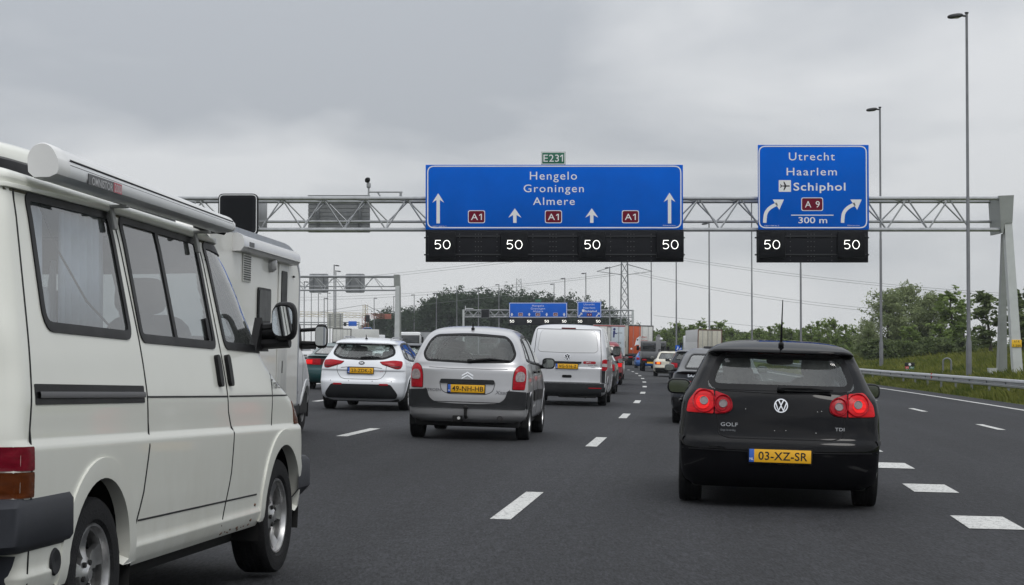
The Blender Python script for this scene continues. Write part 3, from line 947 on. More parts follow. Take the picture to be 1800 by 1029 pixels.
def sheet(name, o_fn, ys, m, dz=0.0, parent=None):
    """ribbon following the road; o_fn(y) gives the offsets across"""
    vs = []; fs = []; uvs = []
    for y in ys:
        os_ = o_fn(y)
        for o in os_:
            vs.append((float(LA(y)) + o, y, float(gz(o, y)) + dz)); uvs.append((o, y))
    n = len(o_fn(ys[0]))
    for i in range(len(ys) - 1):
        for k in range(n - 1): fs.append((i * n + k, i * n + k + 1, (i + 1) * n + k + 1, (i + 1) * n + k))
    me = bpy.data.meshes.new(name); me.from_pydata(vs, [], fs); me.materials.append(m)
    ul = me.uv_layers.new(name='UVMap')
    ul.data.foreach_set('uv', np.array([uvs[v] for f in fs for v in f], float).ravel())
    me.polygons.foreach_set('use_smooth', [True] * len(fs))
    return link(name, me, parent)
ys_road = list(np.arange(-14, 120, 2.0)) + list(np.arange(120, 420, 5.0)) + list(np.arange(420, 1000, 20.0))
road = sheet('road', lambda y: np.concatenate([np.linspace(-13.2, 11.0, 30), [edge(y) - 0.4, edge(y)]]), ys_road, ASPH, 0.004)
tag(road, kind='structure')
tag(sheet('opposite_road', lambda y: np.linspace(-37, -18.5, 12), ys_road, ASPH, 0.004), kind='structure')

def turf():
    m, t, b = _nodes('verge_turf')
    tcn = t.nodes.new('ShaderNodeTexCoord')
    n = t.nodes.new('ShaderNodeTexNoise'); n.inputs['Scale'].default_value = 0.35; n.inputs['Detail'].default_value = 9; n.inputs['Roughness'].default_value = 0.7
    t.links.new(tcn.outputs['Object'], n.inputs['Vector'])
    r = t.nodes.new('ShaderNodeValToRGB')
    r.color_ramp.elements[0].position = 0.32; r.color_ramp.elements[0].color = (0.060, 0.082, 0.020, 1)
    r.color_ramp.elements[1].position = 0.68; r.color_ramp.elements[1].color = (0.130, 0.150, 0.042, 1)
    t.links.new(n.outputs['Fac'], r.inputs[0]); t.links.new(r.outputs[0], b.inputs['Base Color'])
    b.inputs['Roughness'].default_value = 1.0; b.inputs['Specular IOR Level'].default_value = 0.1
    return m
TURF = turf()
_os = np.array([-900, -500, -300, -150, -90, -60, -48, -40, -37.5, -37, -18.5, -18, -16, -14.5, -13.4, -13, 0, 10])
def _of(y):
    e = float(edge(y))
    return np.concatenate([_os, [e - 0.3, e + 0.05, e + 0.6, e + 1.4, e + 2.2, e + 3.2, e + 5, e + 7, e + 10, e + 14, e + 19, e + 26, e + 40, e + 62, e + 120, e + 300, e + 800]])
gr = sheet('ground', _of, list(np.arange(-40, 200, 4.0)) + list(np.arange(200, 600, 12.0)) + [620, 700, 800, 1000, 1300], TURF, -0.006)
me = gr.data
co = np.empty(len(me.vertices) * 3); me.vertices.foreach_get('co', co); co = co.reshape(-1, 3)
o_ = co[:, 0] - LA(co[:, 1])
under = ((o_ > -13.1) & (o_ < edge(co[:, 1]) - 0.1)) | ((o_ > -37.2) & (o_ < -18.3))
co[under, 2] -= 0.06
me.vertices.foreach_set('co', co.ravel()); me.update()
tag(gr, kind='structure')

# ------------------------------------------------------------------ painted lines
def line_paint():
    m, t, b = _nodes('line_paint')
    tcn = t.nodes.new('ShaderNodeTexCoord')
    n = t.nodes.new('ShaderNodeTexNoise'); n.inputs['Scale'].default_value = 28; n.inputs['Detail'].default_value = 6; n.inputs['Roughness'].default_value = 0.75
    t.links.new(tcn.outputs['Object'], n.inputs['Vector'])
    r = t.nodes.new('ShaderNodeValToRGB')
    r.color_ramp.elements[0].position = 0.36; r.color_ramp.elements[0].color = (0.09, 0.09, 0.09, 1)
    r.color_ramp.elements[1].position = 0.47; r.color_ramp.elements[1].color = (0.52, 0.52, 0.50, 1)
    t.links.new(n.outputs['Fac'], r.inputs[0]); t.links.new(r.outputs[0], b.inputs['Base Color'])
    b.inputs['Roughness'].default_value = 0.7
    # chipped away in places, the road shows through
    n2 = t.nodes.new('ShaderNodeTexNoise'); n2.inputs['Scale'].default_value = 17; n2.inputs['Detail'].default_value = 9; n2.inputs['Roughness'].default_value = 0.8
    t.links.new(tcn.outputs['Object'], n2.inputs['Vector'])
    ra = t.nodes.new('ShaderNodeValToRGB'); ra.color_ramp.elements[0].position = 0.385; ra.color_ramp.elements[1].position = 0.42
    t.links.new(n2.outputs['Fac'], ra.inputs[0]); t.links.new(ra.outputs[0], b.inputs['Alpha'])
    return m
LINE = line_paint()
mk = MB()
def dash(o, y0, y1, w_):
    n = max(2, int((y1 - y0) / 3) + 1)
    yy = np.linspace(y0, y1, n)
    vs = []
    for y in yy:
        for s_ in (-w_ / 2, w_ / 2):
            p = G(o + s_, y); vs.append((p.x, p.y, p.z + 0.009))
    mk.add(vs, [(2 * i, 2 * i + 1, 2 * i + 3, 2 * i + 2) for i in range(n - 1)])
for k in range(-2, 36):
    dash(0.0, 16.7 + 12 * k - 1.5, 16.7 + 12 * k + 1.5, 0.16)
    dash(-3.62, 29.9 + 12 * (k - 1) - 1.5, 29.9 + 12 * (k - 1) + 1.5, 0.16)
    dash(-7.22, 23 + 12 * (k - 1) - 1.5, 23 + 12 * (k - 1) + 1.5, 0.16)
    if k < 16: dash(7.27, 39.5 + 12 * (k - 2) - 1.5, 39.5 + 12 * (k - 2) + 1.5, 0.16)
for k in range(-3, 46):
    y = 16.05 + 4.12 * k
    if y > -12: dash(3.82, y - 0.62, y + 0.62, 0.44)
for y0 in np.arange(-12, 300, 12.0):
    dash(-10.85, y0, y0 + 12, 0.2)
n = 120
yy = np.linspace(-12, 320, n)
vs = []
for y in yy:
    for s_ in (-0.09, 0.09):
        p = G(float(edge(y)) - 1.25 + s_, y); vs.append((p.x, p.y, p.z + 0.009))
mk.add(vs, [(2 * i, 2 * i + 1, 2 * i + 3, 2 * i + 2) for i in range(n - 1)])
tag(mk.build('lane_markings', LINE, fix=False, smooth=0), kind='structure')

# ------------------------------------------------------------------ street furniture
GALV = mat('galvanised_steel', (0.36, 0.37, 0.38), 0.42, metal=0.55, var=0.14, scale=3)
GALVD = mat('weathered_steel', (0.20, 0.21, 0.22), 0.5, metal=0.4, var=0.15, scale=4)
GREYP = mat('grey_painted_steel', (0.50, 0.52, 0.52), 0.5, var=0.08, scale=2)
GREYD = mat('shaded_grey_steel', (0.235, 0.25, 0.24), 0.55, var=0.08, scale=2)  # darker copy of the grey; paints shade onto the rear legs
POLE = mat('pole_steel', (0.17, 0.175, 0.185), 0.5, metal=0.3, var=0.16, scale=2)
HEADM = mat('lamp_housing', (0.02, 0.021, 0.023), 0.5)
BLUE = mat('sign_blue', (0.0005, 0.110, 0.58), 0.6, var=0.07, scale=0.7, spec=0.03)
GREENS = mat('sign_green', (0.01, 0.13, 0.075), 0.4, var=0.05)
REDS = mat('sign_red', (0.15, 0.006, 0.024), 0.5, var=0.05, spec=0.1)
SIGNW = mat('sign_white', (0.78, 0.79, 0.80), 0.4, var=0.03)
VMS = mat('matrix_board', (0.009, 0.0095, 0.0125), 0.6, var=0.15, scale=2, spec=0.15)
VMSM = mat('matrix_module', (0.0055, 0.006, 0.0078), 0.5, spec=0.12)
SIGNB = mat('sign_back', (0.30, 0.31, 0.32), 0.5, metal=0.4, var=0.08, scale=2)
LED = mat('led_white', (0.9, 0.9, 0.85), 0.5, emit=(1.0, 0.985, 0.92), estr=1.5)

# guard rail along the right shoulder
ga = thing('guard_rail', 'galvanised steel guard rail along the grass verge right of the road', 'guard rail', tuple(G(float(edge(60)) + 1.0, 60)))
gp = Vector(ga.location)
prof = [(-0.02, 0.44), (0.045, 0.47), (0.05, 0.53), (-0.02, 0.565), (-0.02, 0.615), (0.05, 0.65), (0.045, 0.71), (-0.02, 0.75)]
ysr = list(np.arange(8, 250, 2.0))
vs = []; fs = []
for y in ysr:
    b_ = G(float(edge(y)) + 1.0, y) - gp
    for x, z in prof: vs.append((b_.x - x, b_.y, b_.z + z))
k = len(prof)
for i in range(len(ysr) - 1):
    for j in range(k - 1): fs.append((i * k + j, i * k + j + 1, (i + 1) * k + j + 1, (i + 1) * k + j))
bm_ = MB(); bm_.add(vs, fs)
o = bm_.build('beam', GALV, ga, smooth=60, fix=False)
so = o.modifiers.new('thick', 'SOLIDIFY'); so.thickness = 0.006
for y in np.arange(10, 200, 4.0):
    b_ = G(float(edge(y)) + 1.0, y) - gp
    MB().box((b_.x + 0.10, b_.y, b_.z + 0.26), (0.08, 0.06, 0.84)).box((b_.x + 0.03, b_.y, b_.z + 0.6), (0.10, 0.05, 0.2)).build('post', GALVD, ga)
b_ = G(float(edge(88)) + 1.0, 88) - gp
MB().box((b_.x - 0.03, b_.y, b_.z + 0.62), (0.03, 0.12, 0.30)).build('reflector', mat('reflector_red', (0.5, 0.02, 0.02), 0.3), ga)
# median guard rail on the far left
ga2 = thing('guard_rail', 'median guard rail between the queue and the opposite carriageway', 'guard rail', tuple(G(-14.2, 60)))
gp2 = Vector(ga2.location)
vs = []; fs = []
ysr = list(np.arange(8, 420, 4.0))
for y in ysr:
    b_ = G(-14.2, y) - gp2
    for x, z in prof: vs.append((b_.x + x, b_.y, b_.z + z))
for i in range(len(ysr) - 1):
    for j in range(k - 1): fs.append((i * k + j, i * k + j + 1, (i + 1) * k + j + 1, (i + 1) * k + j))
o = MB().add(vs, fs).build('beam', GALV, ga2, smooth=60, fix=False)
so = o.modifiers.new('thick', 'SOLIDIFY'); so.thickness = 0.006
for y in np.arange(10, 300, 6.0):
    b_ = G(-14.2, y) - gp2
    MB().box((b_.x - 0.10, b_.y, b_.z + 0.26), (0.08, 0.06, 0.84)).build('post', GALVD, ga2)

# lamp posts: one design, two heights of detail
def lamp_post(label, base, h, side=-1, group=None, thick=1.0, yaw=0.0):
    t = thing('lamp_post', label, 'street lamp', base, (0, 0, yaw), group)
    MB().tube([(0, 0, -0.3), (0, 0, 1.75), (0, 0, 1.95), (0, 0, h * 0.5), (0, 0, h * 0.502), (0, 0, h)], [0.128 * thick, 0.128 * thick, 0.088 * thick, 0.078 * thick, 0.068 * thick, 0.058 * thick], 12).build('pole', POLE, t)
    b = MB()
    b.tube([(0, 0, h - 0.12), (side * 0.22, 0, h - 0.10)], 0.05, 8)
    b.blob((side * 0.52, 0, h - 0.12), (0.72, 0.34, 0.22), 0.8, rot=(0, R(8 * side), 0))
    b.build('lamp_head', HEADM, t)
    MB().blob((side * 0.56, 0, h - 0.205), (0.46, 0.24, 0.06), 0.8).build('lamp_glass', CLEARLENS, t)
    MB().lathe([(h - 0.02, 0.0), (h - 0.02, 0.075), (h + 0.05, 0.10), (h + 0.07, 0.0)], axis='Z', n=10).build('pole_cap', HEADM, t)
    return t
rl = [(1703, 90, 'nearest lamp post, its tall grey pole beside the gantry leg'),
      (1549, 126, 'tall grey lamp post rising just right of the exit sign'),
      (1408, 162, 'lamp post whose top is hidden behind the exit sign'),
      (1322, 198, 'lamp post between the two blue signs, left of the exit sign'),
      (1247, 234, 'lamp post behind the container truck, right of the wide blue sign'),
      (1189, 270, 'lamp post rising beside the small blue roadside sign'),
      (1145, 306, 'thin lamp post right of the pylon, above the orange truck')]
for x, d, lb in rl:
    p = px(x, 615, d)
    o0 = p.x - float(LA(d))
    lamp_post(lb, (p.x, d, float(gz(o0, d))), 16.7, thick=1.0 if d < 200 else 1.3)
for x, y, d, lb in [(1072, 470, 345, 'lamp post just left of the pylon, lamp head pointing left'), (1030, 480, 375, 'lamp post above the white trailer, left of the pylon'),
                    (993, 489, 402, 'lamp post above the right end of the far blue sign'), (974, 499, 430, 'shortest lamp post above the middle of the far blue sign'),
                    (877, 500, 452, 'lamp post over the dark trees, right of the far matrix sign'), (841, 506, 470, 'lamp post crossing the far gantry near its left end'),
                    (803, 511, 490, 'lamp post in front of the tallest dark trees'), (767, 515, 510, 'lamp post at the left end of the tall dark trees'),
                    (728, 518, 530, 'lamp post in front of the smaller dark trees by the left gantry leg')]:
    p = px(x, y, d); q = px(x, 632, d)
    lamp_post(lb, (q.x, d, q.z), p.z - q.z, thick=1.5)
for x, y, d, s_, lb in [(587, 466, 330, 1, 'tallest lamp post left of the opposite gantry leg'), (590, 476, 345, 1, 'lamp post close behind the tallest one at the left'),
                    (534.5, 495, 400, 1, 'lamp post beside the motorhome edge under the left gantry'), (569.6, 524, 450, 1, 'short lamp post between the two grey sign backs')]:
    p = px(x, y, d); q = px(x, 626, d)
    lamp_post(lb, (q.x, d, q.z), p.z - q.z, side=s_, thick=1.6)
for i, (x, y) in enumerate([(547, 512), (559.5, 516), (575.6, 515), (657.5, 524), (692, 521), (713, 560)]):
    p = px(x, y, 560); q = px(x, 622, 560)
    lb = ['thin faint pole under the left grey sign back', 'thin faint pole between lamp posts under the left gantry', 'thin faint pole just left of the slatted board',
          'thin pole between the crane and the gantry leg', 'thin pole partly behind the left gantry leg', 'short pole in front of the small dark trees'][i]
    lamp_post(lb, (q.x, 560, q.z), p.z - q.z, side=1, thick=1.7)

# ---- sign helpers; everything stands on the plane of its sign
_CAP = {}
def base_text(body, space, bold):
    key = (body, space, bold, 'b')
    if key not in _TX and '1' in body:               # road lettering has a flagged figure one
        V = []; F = []; x = 0.0; w_ = 0.10 + 1.6 * bold
        for ch in body:
            if ch == ' ': x += 0.30; continue
            if ch == '1':
                v = np.array([(0.16, 0), (0.16 + w_, 0), (0.16 + w_, CAPH), (0.16, CAPH), (0.16, CAPH - 0.13), (0.0, CAPH - 0.24), (0.0, CAPH - 0.13)]); f = [(0, 1, 2, 3, 4), (4, 3, 6, 5)]
            else: v, f = base_text(ch, 1.0, bold)
            m = len(V); V += [(a - v[:, 0].min() + x, b) for a, b in v]; F += [tuple(i + m for i in q) for q in f]
            x += v[:, 0].max() - v[:, 0].min() + 0.11
        _TX[key] = (np.array(V), F)
    if key not in _TX:
        c = bpy.data.curves.new('t', 'FONT'); c.body = body; c.align_x = 'LEFT'; c.space_character = space; c.offset = bold; c.resolution_u = 4
        o = bpy.data.objects.new('t', c); col.objects.link(o)
        me = bpy.data.meshes.new_from_object(o.evaluated_get(bpy.context.evaluated_depsgraph_get()))
        vs = np.array([q.co[:2] for q in me.vertices]); fs = [tuple(p.vertices) for p in me.polygons]
        bpy.data.objects.remove(o); bpy.data.curves.remove(c); bpy.data.meshes.remove(me)
        _TX[key] = (vs, fs)
    return _TX[key]
CAPH = base_text('H', 1.0, 0.0)[0][:, 1].max()
def put_text(mb, body, x0, x1, zb, cap, y, space=1.16, bold=0.002):
    """letters between x0 and x1 with their baseline at zb"""
    v, f = base_text(body, space, bold)
    sx = (x1 - x0) / (v[:, 0].max() - v[:, 0].min()); sz = cap / CAPH
    mb.add([(x0 + (a - v[:, 0].min()) * sx, y, zb + b * sz) for a, b in v], f)
def words(t, items, m, name='lettering'):
    for a in items:
        b_ = MB(); put_text(b_, *a); b_.build(name, m, t, smooth=0, fix=False)
def flat(mb, poly, y): mb.add([(u, y, v) for u, v in poly], [tuple(range(len(poly)))])
def loop(mb, poly, w_, y):
    P = ccw(np.array(poly)); a, b = offset_poly(P, -w_ / 2), offset_poly(P, w_ / 2); n = len(P)
    mb.add([(u, y, v) for u, v in a] + [(u, y, v) for u, v in b], [(i, (i + 1) % n, n + (i + 1) % n, n + i) for i in range(n)])
def path_strip(mb, pts, w_, y):
    P = np.array(pts, float); a, b = offset_poly(P, -w_ / 2, False), offset_poly(P, w_ / 2, False); n = len(P)
    mb.add([(u, y, v) for u, v in a] + [(u, y, v) for u, v in b], [(i, i + 1, n + i + 1, n + i) for i in range(n - 1)])
def rect(x0, x1, z0, z1, r=0.0): return rpoly([(x0, z0), (x1, z0), (x1, z1), (x0, z1)], r) if r else [(x0, z0), (x1, z0), (x1, z1), (x0, z1)]
def up_arrow(mb, x, z0, z1, w_, hw, hh, y):
    flat(mb, [(x - w_ / 2, z0), (x + w_ / 2, z0), (x + w_ / 2, z1 - hh * 0.72), (x + hw / 2, z1 - hh), (x, z1), (x - hw / 2, z1 - hh), (x - w_ / 2, z1 - hh * 0.72)], y)
def bend_arrow(mb, x0, z0, x1, z1, w_, y):
    """arrow that starts upward and bends right"""
    W, H = x1 - x0, z1 - z0
    pts = [(x0 + w_ / 2, z0), (x0 + w_ / 2 + 0.01 * W, z0 + H * 0.18)]
    for t in np.linspace(0, 1, 10):
        p = (1 - t) ** 2 * np.array([x0 + w_ * 0.5 + 0.02 * W, z0 + H * 0.22]) + 2 * t * (1 - t) * np.array([x0 + W * 0.10, z0 + H * 0.62]) + t * t * np.array([x0 + W * 0.68, z0 + H * 0.80])
        pts.append(tuple(p))
    path_strip(mb, pts, w_, y)
    flat(mb, [(x0 + W * 0.78, z0 + H * 0.56), (x1, z1), (x0 + W * 0.46, z1)], y)
def straight_arrow45(mb, x0, z0, x1, z1, w_, y):
    path_strip(mb, [(x0, z0), (x0 + (x1 - x0) * 0.75, z0 + (z1 - z0) * 0.75)], w_, y)
    flat(mb, [(x1, z0 + (z1 - z0) * 0.35), (x1, z1), (x0 + (x1 - x0) * 0.35, z1)], y)
def fifty(mb, x, z, h, w_, y):
    """the number 50 in thin lamp strokes"""
    a = h * 0.80; g = h * 0.26
    xl = x - g / 2 - a
    five = [(xl + a * 0.92, z + h), (xl + a * 0.18, z + h), (xl + a * 0.10, z + h * 0.55)]
    for t in np.linspace(0, 1, 12):
        an = R(125 - 265 * t)
        five.append((xl + a * 0.47 + a * 0.45 * math.cos(an), z + h * 0.31 + h * 0.31 * math.sin(an)))
    path_strip(mb, five, w_, y)
    xr = x + g / 2
    loop(mb, [(xr + a * 0.5 + a * 0.5 * math.cos(t), z + h / 2 + h * 0.5 * math.sin(t)) for t in np.linspace(0, 2 * math.pi, 24, endpoint=False)], w_, y)

def truss(x0, x1, y, zt, zb, depth=1.5, pitch=1.93, r=0.085, zb2=None, phase=0.0):
    b = MB(); zb2 = zb if zb2 is None else zb2
    yf, yb = y, y + depth
    for yy, z, rr in ((yf, zt, r), (yb, zt - 0.02, r), (yf, zb, r), (yb, zb2, r * 0.7)):
        b.tube([(x0, yy, z), (x1, yy, z)], rr, 10)
    x = x0 + phase
    while x < x1 - pitch:
        for yy, z2 in ((yf, zb), (yb, zb2)):
            b.tube([(x, yy, z2), (x + pitch / 2, yy, zt)], r * 0.42, 6); b.tube([(x + pitch / 2, yy, zt), (x + pitch, yy, z2)], r * 0.42, 6)
        b.tube([(x, yf, zb), (x, yb, zb2)], r * 0.35, 6); b.tube([(x + pitch / 2, yf, zt), (x + pitch / 2, yb, zt)], r * 0.35, 6)
        b.tube([(x, yf, zt), (x + pitch / 2, yb, zt)], r * 0.3, 6)
        x += pitch
    return b

# ---- main gantry
GY = 92.0
def gx(x, d=GY): return (px(x, 615, d)).x
def gzz(y, d=GY): return px(900, y, d).z
gan = thing('gantry', 'grey lattice sign gantry spanning the road, carrying the big blue signs', 'gantry', (gx(1785), GY, 0))
def sub(b, o):                       # move a builder's points into a thing's frame
    b.v = [(p[0] - o.location.x, p[1] - o.location.y, p[2] - o.location.z) for p in b.v]; return b
zt, zb = gzz(349), gzz(404)
sub(truss(gx(-260), gx(1764), GY, zt, zb, 1.6, 1.93, 0.095, gzz(386), phase=gx(531) - gx(-260) - 1.93 * int((gx(531) - gx(-260)) / 1.93)), gan).build('truss', GALV, gan)
b = MB()
b.prism([(gx(1756), gzz(345)), (gx(1782), gzz(344)), (gx(1779), gzz(392)), (gx(1765.5), gzz(393)), (gx(1763), gzz(410)), (gx(1759.5), gzz(410))], GY - 0.25, GY + 1.9, 'Y')
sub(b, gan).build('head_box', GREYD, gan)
zr = float(gz(gx(1785) - float(LA(GY)), GY)) - 0.2
b = MB(); b.prism([(gx(1765.5), gzz(392)), (gx(1779), gzz(392)), (gx(1797), zr), (gx(1780.5), zr)], GY - 0.2, GY + 0.25, 'Y')
sub(b, gan).build('leg', GREYP, gan)
b = MB(); b.prism([(gx(1763, 93.5), gzz(408)), (gx(1768, 93.5), gzz(408)), (gx(1768.5, 93.5), zr), (gx(1752.5, 93.5), zr)], GY + 1.3, GY + 1.75, 'Y')
sub(b, gan).build('leg', GREYD, gan)  # rear leg, its shade put into the darker grey
xl = gx(-262)
b = MB(); b.prism([(xl - 0.4, gzz(344)), (xl + 0.3, gzz(344)), (xl + 0.3, -1), (xl - 0.4, -1)], GY, GY + 1.6, 'Y')
sub(b, gan).build('leg', GREYP, gan)
lab = MB(); lab.slot(0).box((gx(1785), GY - 0.23, gzz(604)), (0.46, 0.02, 0.34), bev=0.01)
lo = sub(lab, gan).build('number_label', mat('label_yellow', (0.75, 0.45, 0.02), 0.4), gan)
tx = MB(); put_text(tx, 'A1 R', gx(1780), gx(1790), gzz(602.5), 0.10, GY - 0.243); put_text(tx, '7.200', gx(1778), gx(1792), gzz(610), 0.10, GY - 0.243)
sub(tx, gan).build('lettering', INK, lo, smooth=0, fix=False).parent = lo

def sign_panel(name, label, cat, x0, x1, y0, y1, d, m, thick=0.12):
    """flat panel filling photo pixels x0..x1, y0..y1 at distance d; returns thing"""
    a, c = px(x0, y1, d), px(x1, y0, d)
    t = thing(name, label, cat, ((a.x + c.x) / 2, d, a.z))
    MB().box((0, thick / 2, (c.z - a.z) / 2), (c.x - a.x, thick, c.z - a.z), bev=0.01).build('panel', m, t)
    return t
def at(t, d):
    return (lambda x: px(x, 615, d).x - t.location.x), (lambda y: px(900, y, d).z - t.location.z)
SD = 91.55
s1 = sign_panel('motorway_sign', 'wide blue direction sign reading Hengelo Groningen Almere on the near gantry', 'road sign', 748, 1200.5, 290, 404, SD, BLUE)
X, Z = at(s1, SD); e1 = -0.006
b = MB(); loop(b, rpoly([(X(751.5), Z(400.5)), (X(1197.5), Z(400.5)), (X(1197.5), Z(292.5)), (X(751.5), Z(292.5))], 0.30), 0.052, e1); b.build('border', SIGNW, s1, smooth=0, fix=False)
words(s1, [('Hengelo', X(931.5), X(1014.5), Z(316), 0.365, e1), ('Groningen', X(920.5), X(1026.5), Z(338), 0.345, e1), ('Almere', X(937), X(1010.5), Z(360.5), 0.345, e1)], SIGNW)
for x, a0, a1 in ((770, 393, 340), (1177.5, 393, 339), (905, 392, 366.5), (1040.5, 392, 366.5)):
    b = MB(); up_arrow(b, X(x), Z(a0), Z(a1), 0.155, 0.54 if a1 < 350 else 0.60, 0.43, e1); b.build('arrow', SIGNW, s1, smooth=0, fix=False)
for x in (837.5, 973, 1108.5):
    b = MB(); flat(b, rect(X(x - 15), X(x + 15), Z(392.5), Z(370), 0.10), -0.004)
    sh = b.build('road_number', SIGNW, s1, smooth=0, fix=False)
    b = MB(); flat(b, rect(X(x - 13.8), X(x + 13.8), Z(391.3), Z(371.2), 0.09), -0.008); b.build('shield', REDS, sh, smooth=0, fix=False)
    b = MB(); put_text(b, 'A1', X(x - 9.8), X(x + 9.5), Z(387), 0.285, -0.012); b.build('lettering', SIGNW, sh, smooth=0, fix=False)
words(s1, [('A001 7.200 Re 1', X(760), X(784), Z(399), 0.05, e1), ('Rijkswaterstaat', X(1166), X(1188), Z(397.5), 0.05, e1)], SIGNW, 'small_print')
s2 = sign_panel('route_sign', 'small green route number plate standing on top of the wide blue sign', 'road sign', 951.5, 994, 267, 289.6, SD, GREENS, 0.06)
X, Z = at(s2, SD)
b = MB(); loop(b, rect(X(952.6), X(993), Z(288.6), Z(268), 0.04), 0.03, e1); b.build('border', SIGNW, s2, smooth=0, fix=False)
b = MB(); put_text(b, 'E231', X(955.5), X(990), Z(284.5), 0.32, e1); b.build('lettering', SIGNW, s2, smooth=0, fix=False)
s3 = sign_panel('motorway_sign', 'square blue exit sign reading Utrecht Haarlem Schiphol on the near gantry', 'road sign', 1333, 1527, 255, 404, SD, BLUE)
X, Z = at(s3, SD)
b = MB(); loop(b, rpoly([(X(1335.5), Z(400.5)), (X(1524.5), Z(400.5)), (X(1524.5), Z(257.5)), (X(1335.5), Z(257.5))], 0.30), 0.052, e1)
b.box((X(1429), e1 + 0.002, Z(378.5)), (X(1466) - X(1391.5), 0.003, 0.04)); b.build('border', SIGNW, s3, smooth=0, fix=False)
words(s3, [('Utrecht', X(1388), X(1469), Z(282), 0.355, e1), ('Haarlem', X(1384), X(1472.5), Z(308.5), 0.345, e1), ('Schiphol', X(1396), X(1487.5), Z(335), 0.345, e1, 1.12, 0.014), ('300 m', X(1404.5), X(1455), Z(392.5), 0.27, e1, 1.0, 0.008)], SIGNW)
b = MB(); flat(b, rect(X(1370), X(1391.5), Z(337.5), Z(317), 0.03), -0.006); pl_ = b.build('airport_symbol', SIGNW, s3, smooth=0, fix=False)
b = MB(); cx, cz = X(1381), Z(327.3); k = 0.2
flat(b, [(cx + a * k, cz + c * k) for a, c in [(1.15, 0.0), (1.0, 0.13), (0.30, 0.15), (-0.15, 1.0), (-0.38, 1.0), (-0.13, 0.13), (-0.75, 0.10), (-0.95, 0.42), (-1.1, 0.42), (-1.0, 0.0), (-1.1, -0.42), (-0.95, -0.42), (-0.75, -0.10), (-0.13, -0.13), (-0.38, -1.0), (-0.15, -1.0), (0.30, -0.15), (1.0, -0.13)]], -0.010)
b.build('aeroplane', INK, pl_, smooth=0, fix=False)
b = MB(); flat(b, rect(X(1409.5), X(1448), Z(371), Z(347.5), 0.10), -0.004); sh = b.build('road_number', SIGNW, s3, smooth=0, fix=False)
b = MB(); flat(b, rect(X(1410.8), X(1446.7), Z(369.8), Z(348.7), 0.09), -0.008); b.build('shield', REDS, sh, smooth=0, fix=False)
b = MB(); put_text(b, 'A 9', X(1416), X(1442), Z(365), 0.29, -0.012); b.build('lettering', SIGNW, sh, smooth=0, fix=False)
for x in (1342, 1479):
    b = MB(); bend_arrow(b, X(x), Z(392), X(x + 37), Z(351), 0.16, e1); b.build('arrow', SIGNW, s3, smooth=0, fix=False)
words(s3, [('A001 7.200 Re 2', X(1344), X(1370), Z(398), 0.05, e1), ('Rijkswaterstaat', X(1491), X(1512), Z(397.5), 0.05, e1)], SIGNW, 'small_print')

def matrix_board(label, x0, x1, y0, y1, nums, d):
    t = sign_panel('matrix_board', label, 'electronic sign', x0, x1, y0, y1, d, VMS, 0.3)
    X, Z = at(t, d)
    w_ = 24
    r_ = MB(); bolts = MB()
    for ya in (415.5, 447.5): r_.box(((X(x0) + X(x1)) / 2, -0.03, Z(ya)), (X(x1 - 2) - X(x0 + 2), 0.06, 0.045))
    r_.build('rail', mat('board_rail', (0.02, 0.021, 0.025), 0.45), t)
    for n_ in nums:
        m_ = MB().box((X(n_), -0.10, Z(431)), (X(w_) - X(-w_), 0.2, Z(409) - Z(455)), bev=0.03).build('display_module', VMSM, t)
        q = MB(); fifty(q, X(n_), Z(438), 0.385, 0.030, -0.206)
        q.build('lamp_digits', LED, m_, smooth=0, fix=False)
    for a, c in zip(nums[:-1], nums[1:]):
        for f_ in (0.24, 0.46, 0.50, 0.54, 0.76):
            xx = X(a + (c - a) * f_)
            for ya in (412, 418, 425, 434, 441, 451, 458): bolts.box((xx, -0.008, Z(ya)), (0.035, 0.016, 0.035))
    bolts.build('bolt', mat('bolt_grey', (0.075, 0.075, 0.08), 0.5), t)
    for xx, s_ in ((x0, -1), (x1, 1)):
        for ya in (418, 448): MB().box((X(xx) + s_ * 0.03, 0.1, Z(ya)), (0.10, 0.10, 0.06)).build('bracket', VMS, t)
    return t
matrix_board('long black matrix board with four lit 50 limits under the wide sign', 748, 1201.5, 404.6, 460.5, (777.5, 904, 1040.5, 1178), SD)
matrix_board('short black matrix board with two lit 50 limits under the exit sign', 1331, 1526, 404.6, 461.5, (1356.5, 1496.5), SD)
# single matrix sign near the van
t = thing('matrix_sign', 'unlit black matrix sign with white rounded border on the near gantry, above the van', 'electronic sign', tuple(px(417, 412, 91.5)))
X, Z = at(t, 91.5)
P = rpoly([(X(382.5), Z(413)), (X(452), Z(413)), (X(452), Z(340.5)), (X(382.5), Z(340.5))], 0.26)
MB().prism(P, 0, 0.35, 'Y').build('housing', VMS, t)
b = MB(); loop(b, offset_poly(ccw(np.array(P)), -0.06), 0.035, -0.004); b.build('border', SIGNW, t, smooth=0, fix=False)
b = MB(); flat(b, rect(X(391), X(443), Z(408), Z(349)), -0.003); b.build('display', VMSM, t, smooth=0, fix=False)
t = thing('traffic_cabinet', 'plain grey metal box hanging on the gantry beside the black matrix sign', 'equipment box', tuple(px(461, 408, 93.6)))
X, Z = at(t, 93.6); MB().box((0, 0, 0.75), (X(470) - X(453), 0.1, Z(357) - Z(408)), bev=0.02).build('panel', SIGNB, t)
